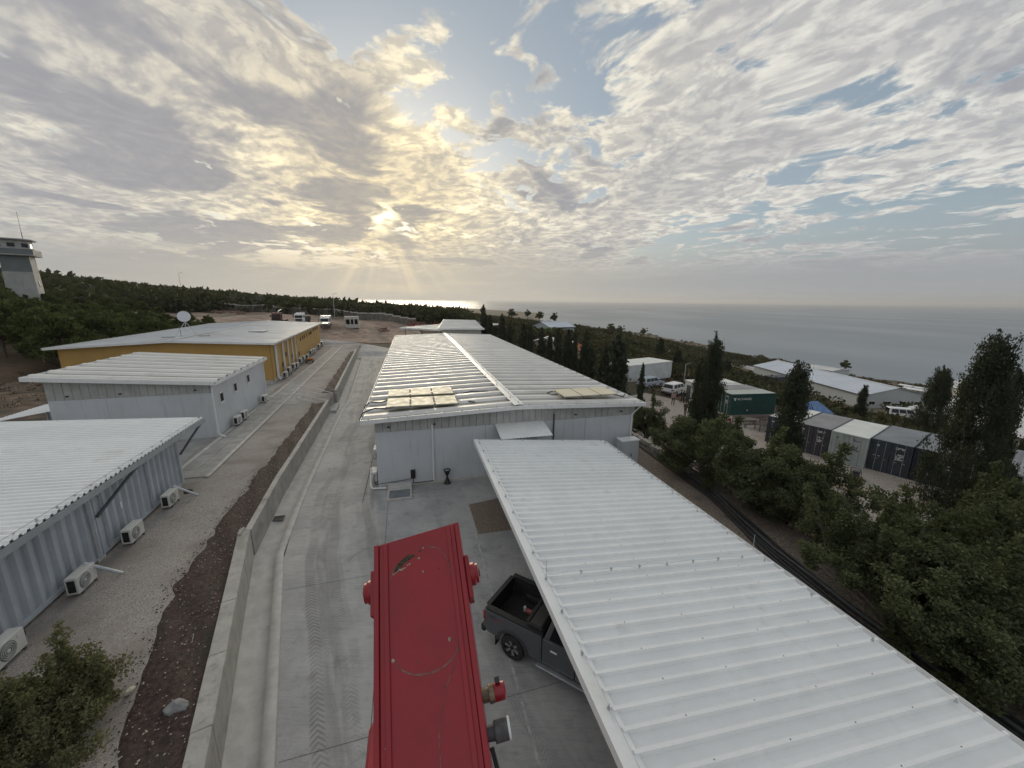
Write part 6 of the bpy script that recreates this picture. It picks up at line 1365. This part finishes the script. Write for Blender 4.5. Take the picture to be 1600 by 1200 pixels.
for k, (px, py, dep, s, lab) in enumerate(bl):
    x, y, z = DP(px, py, dep); zg = TZ(x, y); top = z-zg
    place_tree('broadleaf_tree', lab, 'tree', BRM[k % 3], BRT[k % 3], M_BRD if k not in (3, 6, 7, 9) else M_BRD2, (x, y, min(zg, z-1.2*s)-.1), (s, s, s*max(.75, min(1.5, (top+1.6)/4.0/s))), None, 'broadleaf trees on the bank')
for i, m_ in enumerate(BRM): pass

# --- shrub at lower left
sh, sbr = broad_mesh(31, 1.1, .1, 1.3, 110, 330, .034, .8, .17)
x, y, _ = G(80, 1120, TZ1+.4); place_tree('leafy_shrub', 'leafy olive green shrub on the gravel in the lower left corner', 'shrub', sh, trunk_mesh(.6, .05, 31, .1, sbr), leaf_mat('shrub_foliage', (.20, .195, .105), (.11, .115, .058), .3), (x, y, TZ1), (1.0, 1.0, 1.0), .7)
x, y, _ = G(15, 1195, TZ1+.3); place_tree('leafy_shrub', 'second olive green shrub cut by the lower left corner', 'shrub', sh, sbr and trunk_mesh(.6, .05, 32, .1), MATS['shrub_foliage'], (x, y, TZ1), .9, 2.4)

# --- pines on the left
PN = [pine_mesh(s) for s in (41, 42, 43, 44)]; PNM = [p[0] for p in PN]; PNT = [trunk_mesh(4.2, .2, i, .3, p[1]) for i, p in enumerate(PN)]
rnd = random.Random(5); n_ = 0; spots = []
for r_, (dep, xs, py) in enumerate(((47, (-20, 40, 95), 500), (53, (-30, 20, 70, 120, 165), 492), (60, (-10, 45, 95, 140, 185, 225), 486), (68, (5, 60, 110, 155, 200, 245, 280), 480), (77, (20, 80, 130, 180, 225, 265, 300), 478), (88, (0, 60, 120, 170, 215, 255, 290, 316), 474))):
    for k, px in enumerate(xs):
        px += rnd.uniform(-10, 10); d = dep+rnd.uniform(-3, 3); top = np.interp(px, [-30, 0, 60, 130, 200, 300, 330], [432, 434, 448, 455, 468, 482, 492])+rnd.uniform(-3, 6)+(88-dep)*.62
        x, y, z = DP(px, top, d); zg = TZ(x, y); h = max(3.2, min(9.5, z-zg)); n_ += 1
        spots.append((x, y, z-h, h))
rows_ = ('front', 'second', 'third', 'fourth', 'fifth', 'rear'); ix = 0
for r_, cnt in enumerate((3, 5, 6, 7, 7, 8)):
    for k in range(cnt):
        x, y, zb, h = spots[ix]; s = h/6.6; ix += 1
        place_tree('pine_tree', '%s pine from the left in the %s row of the grove beside the tower' % (ords[k], rows_[r_]), 'tree', PNM[ix % 4], PNT[ix % 4], M_PINE, (x, y, min(zb, TZ(x, y))), (s*1.05, s*1.05, s*1.02), None, 'pines of the grove')

# --- scrub and far woods: one mass nobody could count
def scrub():
    g = np.random.default_rng(77); n = 26000
    ang = g.uniform(math.radians(-64), math.radians(62), n); rad = 46*np.exp(g.uniform(0, 1, n)**.85*math.log(1100/46.)); x = rad*np.sin(ang); y = rad*np.cos(ang)
    z = terrain(x, y); keep = z > -38.6
    a, b = toA(x, y); keep &= ~((a > -60) & (a < 17.6) & (b > -40) & (b < 124)); a2, b2 = toB(x, y); keep &= ~((a2 > -47) & (a2 < 4) & (b2 < 108) & (b2 > -20)); keep &= ~((a2 > -66) & (a2 < 12) & (b2 > 88) & (b2 < 131))
    keep &= ~((x > -96) & (x < -18) & (y > 85) & (y < 131-(x+110)*.13))
    ya, yb = toY(x, y); keep &= ~((ya > -36) & (ya < 12) & (yb > 15) & (yb < 49))
    for x0, x1, y0, y1 in ((84, 106, 88, 158), (79, 110, 34, 80), (118, 250, 40, 150), (66, 86, 40, 150), (15, 30, 44, 75)): keep &= ~((x > x0) & (x < x1) & (y > y0) & (y < y1) & (g.uniform(0, 1, n) < .96))
    bare = hash_noise(x, y, 30)+.6*hash_noise(x, y, 11); coast = (z < -22); keep &= ~((bare > .75) & (x > 0)) & ~(coast & (g.uniform(0, 1, n) < .45))
    x, y, z, rad, bare, coast = (q[keep] for q in (x, y, z, rad, bare, coast)); n = len(x)
    left = x < -.12*y
    ht = np.where(left, g.uniform(2.6, 4.4, n), g.uniform(.9, 2.3, n))*np.where(coast, .6, 1.0)*(1+.0004*rad); ht *= np.clip(1+.16*hash_noise(x, y, 6)+.12*g.normal(size=n), .6, 1.35); wd = ht*np.where(left, g.uniform(.75, 1.15, n), g.uniform(.7, 1.3, n))*(1+.0014*rad)
    per = np.clip(64-rad*.055, 22, 64).astype(int); dry = (~left & (g.uniform(0, 1, n) < .35)) | (left & (g.uniform(0, 1, n) < .03))
    for msk, mt, nm in ((~dry, M_SCR, 'woodland_scrub'), (dry, M_DRY, 'dry_scrub')):
        ids = np.repeat(np.nonzero(msk)[0], per[msk]); m = len(ids); v = g.normal(size=(m, 3)); v *= (g.uniform(.25, 1, m)**.6/np.linalg.norm(v, axis=1))[:, None]
        C = np.stack([x[ids]+v[:, 0]*wd[ids], y[ids]+v[:, 1]*wd[ids], z[ids]+ht[ids]*.45+v[:, 2]*ht[ids]*.55], 1)
        V, F = leaf_quads(C, 1.0, 0, .62, g, v*1.1); sz = np.repeat((.13*wd[ids]+.0005*rad[ids]), 4)[:, None]; Cr = np.repeat(C, 4, 0); V = Cr+(V-Cr)*sz
        o = link(fast_mesh(nm, V, F), nm, mt); tag(o, 'dark green scrub and low woods covering the hills' if nm[0] == 'w' else 'dry brownish scrub scattered over the slopes', 'scrub', kind='stuff')
scrub()
# --- weeds on the bank and along the terrace edge
def weeds():
    g = np.random.default_rng(5); C = []
    for k in range(420):
        a = g.uniform(17.2, 23); b = g.uniform(2, 40); x, y, _ = FA(a, b); z = TZ(x, y); n = 26; C.append(np.array([x, y, z+.12])+g.normal(size=(n, 3))*np.array([.22, .22, .12]))
    for k in range(500):
        u = g.uniform(26, 88); v = g.uniform(-41, -31); x, y, _ = FB(v, u); z = max(TZ(x, y), TZ1 if v > -41.4 else -9); n = 20; C.append(np.array([x, y, z+.08])+g.normal(size=(n, 3))*np.array([.25, .25, .08]))
    C = np.concatenate(C); V, F = leaf_quads(C, .10, 0, .3, g, np.tile([0, 0, .8], (len(C), 1))); o = link(fast_mesh('weeds', V, F), 'weeds', M_DRY); tag(o, 'low dry weeds on the banks', 'weeds', kind='stuff')
weeds()
# --- single round trees on the skyline
SK_T = [broad_mesh(s, 2.6, 2.0, 6.0, 40, 60, .30, .8, .5) for s in (51, 52)]; SKM = [s[0] for s in SK_T]; SKT = [trunk_mesh(3.4, .2, i, .3, s[1]) for i, s in enumerate(SK_T)]
for k, (px, pt, pb, dep, lab) in enumerate(((800, 482, 497, 190, 'leftmost round tree on the skyline right of the hall ridge'), (824, 483, 496, 185, 'umbrella shaped tree on the skyline'), (843, 486, 500, 180, 'third round tree on the skyline above the pale roofed house'), (866, 488, 504, 175, 'rightmost of the four round skyline trees'), (1320, 562, 578, 200, 'dark round tree behind the small shore sheds'), (1005, 512, 525, 330, 'small tree on the coastal ridge'), (955, 505, 520, 230, 'bushy tree on the coastal ridge left of the small one'), (968, 508, 523, 220, 'dark tree beside the bushy one on the coastal ridge'))):
    x, y, z = DP(px, pb, dep); h = DP(px, pt, dep)[2]-z; s = h/6.2; place_tree('round_tree', lab, 'tree', SKM[k % 2], SKT[k % 2], M_BRD, (x, y, z-.3), (s*1.0, s*1.0, s), None, 'round trees on the skyline')
# --- leafless trees
def bare_mesh(seed, h=6.0):
    rnd = random.Random(seed); mb = MB()
    def grow(p, d, ln, r, lv):
        q = p+d*ln; mid = (p+q)/2+Vector((rnd.uniform(-1, 1), rnd.uniform(-1, 1), 0))*ln*.06; mb.tube([p, mid, q], [r, r*.85, r*.68], 4 if lv > 1 else 6, lv == 0)
        if lv >= 4: return
        for k in range(3 if lv < 3 else 2):
            nd = (d+Vector((rnd.uniform(-1, 1), rnd.uniform(-1, 1), rnd.uniform(-.15, .7)))*.75).normalized(); grow(q, nd, ln*rnd.uniform(.62, .82), r*.62, lv+1)
    grow(Vector((0, 0, -.3)), Vector((0, 0, 1)), h*.32, .13, 0); return mb.mesh('branches')
BM = [bare_mesh(s) for s in (61, 62, 63)]
for k, (px, pt, pb, dep, lab) in enumerate(((145, 428, 452, 190, 'leafless tree on the hill crest above the pine grove'), (228, 440, 468, 170, 'leafless tree on the hill left of the boundary wall'), (326, 448, 492, 132, 'large leafless tree behind the left end of the boundary wall'), (372, 455, 492, 134, 'leafless tree behind the boundary wall left of the red truck'), (407, 455, 494, 130, 'spreading leafless tree behind the boundary wall beside the red truck'), (478, 462, 490, 136, 'leafless tree behind the white tractor'), (560, 470, 500, 138, 'leafless tree behind the concrete shelter'), (600, 474, 504, 140, 'leafless tree right of the concrete shelter'))):
    x, y, z = DP(px, pb, dep); h = DP(px, pt, dep)[2]-z; t = thing('bare_tree', lab, 'tree', (x, y, z), k*1.3, 'leafless trees'); t.scale = (h/6.0,)*3; link(BM[k % 3], 'branches', M_BARE, t)

# ------------------------------------------------------------------ far end of the compound
def make_lorry(label, p, az, cabm, bodym, kind):
    """local: x right, y forward; front faces +y"""
    t = thing('lorry', label, 'truck', p, -az, 'lorries by the boundary wall'); t.scale = (.86,)*3
    c = MB().add([(-1.2, 1.2, .8), (1.2, 1.2, .8), (1.2, 2.9, .8), (-1.2, 2.9, .8), (-1.18, 1.2, 3.1), (1.18, 1.2, 3.1), (1.12, 2.55, 3.05), (-1.12, 2.55, 3.05), (1.2, 2.92, 1.8), (-1.2, 2.92, 1.8)], [(0, 1, 2, 3), (0, 4, 5, 1), (1, 5, 6, 8, 2), (3, 9, 7, 4, 0), (2, 8, 9, 3), (8, 6, 7, 9), (4, 7, 6, 5)]).build('cab', cabm, t, bevel=.06)
    MB().quad((-1.05, 2.93, 1.85), (1.05, 2.93, 1.85), (1.0, 2.60, 2.85), (-1.0, 2.60, 2.85)).build('windscreen', M_GLASS, c)
    MB().box(-1.2, 1.2, 2.85, 3.05, .5, 1.05).build('bumper', M_DARK, t, bevel=.03); MB().box(-.9, .9, 2.93, 2.97, 1.1, 1.6).build('grille', M_BLACK, t)
    for s in (-1, 1): MB().cbox(s*.9, 3.06, .85, .35, .05, .18).build('head_lamp', MATS['lamp_clear'], t); MB().cbox(s*1.42, 2.7, 2.3, .25, .15, .6).build('mirror', M_BLACK, t)
    MB().box(-.45, .45, -4.2, 2.6, .6, .9).build('chassis', M_DARK, t)
    if kind == 'box': MB().box(-1.25, 1.25, -4.2, 1.0, .95, 3.3).build('box_body', bodym, t, bevel=.03)
    elif kind == 'tipper':
        for s in (-1, 1): MB().box(*sorted((s*1.25, s*1.17)), -4.2, .9, 1.0, 2.2).build('tipper_side', bodym, t)
        MB().box(-1.17, 1.17, -4.2, .9, .95, 1.05).build('tipper_floor', bodym, t); MB().box(-1.17, 1.17, .8, .9, 1.06, 3.4).build('headboard', M_TRIM, t)
    else:
        MB().box(-1.1, 1.1, -4.2, .9, .95, 1.1).build('deck', bodym, t); MB().tube([(0, .3, 1.0), (0, .2, 3.6), (0, -2.5, 3.9)], .16, 8).build('crane_arm', M_TRIM, t)
    for y in (1.9, -2.2, -3.4):
        for s in (-1, 1): MB().lathe([(.5, -.15), (.5, .15)], 16, (s*1.02, y, .5), 'x').build('wheel', M_RUBBER, t)
dr = pm('dark_red_paint', (.10, .012, .016), .5, var=.2)
for px, py, dep, az, cm_, bm_, kd, lab in ((437, 503, 97, 165, dr, dr, 'crane', 'dark red lorry with white crane arm behind the ochre block'), (472, 501, 97, 168, M_TRIM, c_bl, 'tipper', 'white fronted lorry between the red one and the box lorry'), (509, 506, 96, 160, p_wt, p_wt, 'box', 'white box lorry at the far corner of the ochre block')):
    x, y, z = DP(px, py, dep); make_lorry(lab, (x, y, TZ(x, y)), math.radians(az), cm_, bm_, kd)
x, y, z = DP(550, 507, 100); t = thing('concrete_shelter', 'pale concrete shelter with three dark openings beyond the ochre block', 'shelter', (x, y, TZ(x, y)), .35)
MB().box(-1.7, 1.7, -1.3, 1.3, 0, .9).build('base', M_CURB, t); MB().box(-1.7, 1.7, -1.3, 1.3, 2.2, 2.9).build('lintel', M_CURB, t)
for x_ in (-1.7, -.45, .45, 1.45): MB().box(x_, x_+.25, -1.3, 1.3, .901, 2.199).build('pillar', M_CURB, t)
MB().box(-1.4, 1.4, 1.2, 1.28, .901, 2.199).build('rear_panel', M_DARK, t)
# boundary wall, red earth in front of it
grid_sheet('red_earth', [[(lambda p: (p[0], p[1], TZ(p[0], p[1])+.05+.04*math.sin(a*3+b)))(FB(a, b)) for a in np.linspace(-70, 8, 46)] for b in np.linspace(91, 150, 34)], pm('red_earth', (.30, .215, .165), .97, var=.3, vs=.5, bump=.8, bs=3, col2=(.15, .125, .095), c2=(.48, .66), c2s=.12), smooth=True)
pts = [DP(322, 490, 128), DP(380, 494, 127), DP(440, 497, 125), DP(520, 503, 122), DP(580, 507, 119), DP(650, 511, 116)]
t = thing('boundary_wall', 'long stone boundary wall with pale coping behind the lorries', 'wall', (pts[0][0], pts[0][1], 0)); x0, y0, _ = pts[0]
dw = pm('dark_stone_wall', (.16, .15, .13), .95, var=.3, vs=1.2, bump=.4)
for (ax, ay, _), (bx, by, _) in zip(pts[:-1], pts[1:]):
    n = 6
    for i in range(n):
        p = Vector((ax+(bx-ax)*i/n, ay+(by-ay)*i/n)); q = Vector((ax+(bx-ax)*(i+1)/n, ay+(by-ay)*(i+1)/n)); d = (q-p).normalized(); nn = Vector((-d.y, d.x))*.2; zb = min(TZ(*p), TZ(*q)); 
        for nm, mt, za, zc, e in (('wall_bay', dw, zb-.5, zb+2.1, 1), ('coping', M_CURB, zb+2.105, zb+2.4, 1.5)):
            c = [p-nn*e+d*.02, q-nn*e-d*.02, q+nn*e-d*.02, p+nn*e+d*.02]; MB().prism([(v.x-x0, v.y-y0) for v in c], za, zc, 'z').build(nm, mt, t, off=(0, 0, 0))
# white buildings at the far end of the hall
def flat_building(name, label, c0, c1, dp, zt, hgt, roofm, cat='building', ov=.5):
    a = Vector(c0); b = Vector(c1); d = (b-a); d.z = 0; L = d.length; rz = math.atan2(d.y, d.x); zb = min(TZ(a.x, a.y), TZ(b.x, b.y))-.2
    t = thing(name, label, cat, (a.x, a.y, zb), rz); h = zt-zb
    if hgt:
        for k in range(5): MB().box(L*k/5+.01, L*(k+1)/5-.01, ov, ov+.12, 0, h-.3).build('wall_panel', w_be, t)
        MB().box(0, .12, ov+.13, dp, 0, h-.3).build('side_wall', w_be, t); MB().box(L-.12, L, ov+.13, dp, 0, h-.3).build('side_wall', w_be, t)
    else:
        for x_ in (.3, L/2, L-.3):
            for y_ in (.6, dp-.6): MB().box(x_-.08, x_+.08, y_-.08, y_+.08, 0, h-.3).build('post', M_GALV, t)
    n = max(3, round(dp/3)); me = sheet_mesh('roof_sheet', L+1.2, 3, dp/n/3, .05, .2, .1, roofm)
    for k in range(n): link(me, 'roof_sheet', None, t, (-.6, k*dp/n, h), (0, math.radians(1.2), 0))
    MB().box(-.6, L+.6, -.05, .02, h-.28, h+.05).build('fascia', M_TRIM, t); MB().box(-.64, -.56, 0, dp, h-.2, h+.08).build('edge_trim', M_TRIM, t)
    return t
flat_building('white_building', 'white building with flat ribbed roof just beyond the far end of the hall', G(690, 513, 5.3), G(752, 513, 5.3), 34, 5.3, True, rf_w)
flat_building('open_canopy', 'low white canopy left of the far white building', G(628, 512, 4.6), G(684, 515, 4.6), 28, 4.6, False, rf_w, 'canopy')
rr = pm('red_steel', (.26, .02, .02), .6, var=.2); rnd = random.Random(8)
x, y, z = DP(655, 503, 112); t = thing('red_scaffold_frame', 'heap of red steel frames behind the low white canopy', 'scaffold', (x, y, TZ(x, y)), .3)
for k in range(14): a = Vector((rnd.uniform(-3.5, 3.5), rnd.uniform(-1, 1), rnd.uniform(0, .6))); b = a+Vector((rnd.uniform(-2.5, 2.5), rnd.uniform(-.5, .5), rnd.uniform(.8, 2.2))); MB().tube([a, b], .10, 5).build('beam', rr, t)
MB().box(-3, 2, -.8, .8, 0, 1.1).build('crate', rr, t, bevel=.1)
for k, (px, py, dep, lab) in enumerate(((340, 489, 118, 'pinkish block heap left of the lorries'), (372, 492, 116, 'low pink block pile left of the red lorry'), (598, 514, 100, 'low rubble pile beside the service road'))):
    x, y, z = DP(px, py, dep); t = thing('block_pile', lab, 'rubble', (x, y, TZ(x, y)), k*.7, 'piles along the boundary wall'); rnd = random.Random(k); bm_ = pm('pink_block', (.30, .19, .15), .9, var=.25, vs=3)
    for i in range(16): R_ = Matrix.Rotation(rnd.uniform(0, 3), 3, 'Z'); MB().cbox(rnd.uniform(-1.8, 1.8), rnd.uniform(-.8, .8), rnd.uniform(.15, .9), .7, .4, .35, R_).build('block', bm_, t)
# lamp posts
def lamp(label, px, pt, pb, dep):
    x, y, z = DP(px, pb, dep); zg = TZ(x, y); h = DP(px, pt, dep)[2]-zg; t = thing('lamp_post', label, 'lamp post', (x, y, zg), .4, 'lamp posts'); MB().tube([(0, 0, -.2), (0, 0, h)], [.09, .05], 6).build('pole', M_GALV, t); MB().tube([(0, 0, h-.05), (.7, 0, h+.15)], .04, 5).build('arm', M_GALV, t); MB().cbox(.85, 0, h+.14, .5, .22, .12).build('lamp_head', M_DARK, t)
lamp('lamp post standing right of the white box lorry', 524, 459, 505, 118); lamp('lamp post on the hill crest above the satellite dish', 283, 427, 452, 150); lamp('pole beside the white cabin left of the small cypress', 1068, 568, 604, 62); lamp('mast on the scrub hill left of the far white building', 690, 474, 496, 170)
# houses in the trees right of the hall
x, y, z = DP(832, 512, 128); shed('pale_roof_house', 'house with pale blue roof among the trees right of the hall', x, y, 11, 9, z-2.0, 2.8, 4.3, w_bl, rf_b, -1.1)
gr = pm('green_net', (.05, .16, .022), .9, var=.25, vs=1.5); x, y, z = DP(843, 526, 112); t = thing('green_canopy', 'bright green sloping canopy below the pale roofed house', 'canopy', (x, y, TZ(x, y)), .2); zc = z-TZ(x, y)
MB().add([(-4, -3, zc-.6), (4, -3, zc+.8), (4.5, 4, zc+2.4), (-3.5, 4, zc+1.0), (-4, -3, zc-.5), (4, -3, zc+.9), (4.5, 4, zc+2.5), (-3.5, 4, zc+1.1)], [(3, 2, 1, 0), (4, 5, 6, 7), (0, 1, 5, 4), (1, 2, 6, 5), (2, 3, 7, 6), (3, 0, 4, 7)]).build('net', gr, t)
for a, b, zz2 in ((-3.8, -2.8, zc-.6), (3.8, -2.8, zc+.8), (4.2, 3.8, zc+2.3), (-3.3, 3.8, zc+1.0)): MB().box(a-.06, a+.06, b-.06, b+.06, -1, zz2).build('pole', M_GALV, t)
x, y, z = DP(873, 552, 72); shed('brick_house', 'small house with orange tiled roof between the cypresses', x, y, 3.4, 5, z-1.2, 2.0, 3.0, pm('sand_wall', (.34, .25, .16), .9, var=.15), pm('orange_tiles', (.34, .13, .06), .9, var=.25, vs=3), -.4)
x, y, z = DP(836, 545, 78); shed('grey_house', 'small pinkish grey house between the cypresses beside the hall', x, y, 4, 4, z-2, 3.6, 4.2, pm('pink_wall', (.36, .29, .26), .9, var=.15), rf_w, -.3)
x, y, z = DP(183, 461, 165); shed('white_hut', 'small white hut among the pines below the hill crest', x, y, 7, 4, z-2.2, 2.2, 2.5, c_wh, rf_w, .5)
x, y, z = DP(905, 575, 62); shed('pale_hut', 'pale hut behind the cypress row left of the site cabin', x, y, 3, 4, z-2.4, 2.4, 2.7, c_wh, rf_w, .3)
# watchtower
x, y, z = DP(27, 400, 72); zg = TZ(x, y); t = thing('watchtower', 'concrete watchtower with balcony rising above the pines at the left edge', 'tower', (x, y, zg), math.radians(38)); t.scale = (.86, .86, 1); hs = z-zg; tw = pm('tower_concrete', (.40, .41, .40), .85, var=.12, vs=.8, streak=.3); td = pm('tower_grey_paint', (.17, .19, .19), .8, var=.1, vs=.6)
b, s = 2.4, 2.05; MB().add([(-b, -b, -1), (b, -b, -1), (b, b, -1), (-b, b, -1), (-s, -s, hs), (s, -s, hs), (s, s, hs), (-s, s, hs)], [(0, 3, 2, 1), (4, 5, 6, 7), (0, 1, 5, 4), (1, 2, 6, 5), (2, 3, 7, 6), (3, 0, 4, 7)]).build('shaft', tw, t, bevel=.05)
q0 = s+(b-s)*(2.9/(hs+1)); MB().quad((-s-.02, -s-.02, hs-.02), (s+.02, -s-.02, hs-.02), (q0+.02, -q0-.02, hs-2.9), (-q0-.02, -q0-.02, hs-2.9)).build('painted_band', td, t)
MB().box(-3.0, 3.0, -3.0, 3.0, hs, hs+.22).build('balcony_slab', tw, t, bevel=.03)
for a0_, a1_, b0_, b1_ in ((-3, 3, -3, -2.92), (-3, 3, 2.92, 3), (-3, -2.92, -2.92, 2.92), (2.92, 3, -2.92, 2.92)): MB().box(a0_, a1_, b0_, b1_, hs+.221, hs+1.15).build('parapet', td if b0_ == -3 else tw, t)
cp = [(-2.3, -1.3), (-1.3, -2.3), (1.3, -2.3), (2.3, -1.3), (2.3, 1.3), (1.3, 2.3), (-1.3, 2.3), (-2.3, 1.3)]; MB().prism(cp, hs+.222, hs+2.75, 'z').build('lookout_cabin', tw, t)
for k in range(8):
    p = Vector(cp[k]); q = Vector(cp[(k+1) % 8]); m_ = (p+q)/2; nn = m_.normalized(); d = (q-p).normalized(); w_ = .55
    c = [m_-d*w_+nn*.02, m_+d*w_+nn*.02]; MB().add([(c[0].x, c[0].y, hs+1.5), (c[1].x, c[1].y, hs+1.5), (c[1].x, c[1].y, hs+2.2), (c[0].x, c[0].y, hs+2.2)], [(0, 1, 2, 3)]).build('window', M_GLASS, t)
MB().prism([(a*1.28, b_*1.28) for a, b_ in cp], hs+2.76, hs+2.98, 'z').build('roof_slab', tw, t, bevel=.04)
MB().box(s+.12, s+.2, -.5, .2, hs-5.5, hs-4.6).build('window', M_GLASS, t); MB().tube([(1.6, -1, hs+2.98), (1.6, -1, hs+4.4)], .06, 5).build('mast', M_DARK, t); MB().tube([(1.6, -1, hs+4.4), (1.65, -1, hs+7.8)], .03, 5).build('antenna', M_DARK, t)

# ------------------------------------------------------------------ sea haze: one box of thin air round everything
def build_haze():
    m = bpy.data.materials.new('haze_air'); m.use_nodes = True; t = m.node_tree; t.nodes.clear()
    v = t.nodes.new('ShaderNodeVolumePrincipled'); v.inputs['Color'].default_value = (1, 1, 1, 1); v.inputs['Density'].default_value = HAZE_D; v.inputs['Anisotropy'].default_value = .35
    t.links.new(v.outputs[0], t.nodes.new('ShaderNodeOutputMaterial').inputs['Volume'])
    s = 61000; o = MB().box(-s, s, -s, s, -41.5, HAZE_TOP).build('haze', m); tag(o, 'thin pale sea haze over land and water', 'haze', kind='stuff')
HAZE_D = 9e-5
HAZE_TOP = max(max(v.co.z for v in bpy.data.meshes['ground'].vertices)+9.0, H+8)
build_haze()
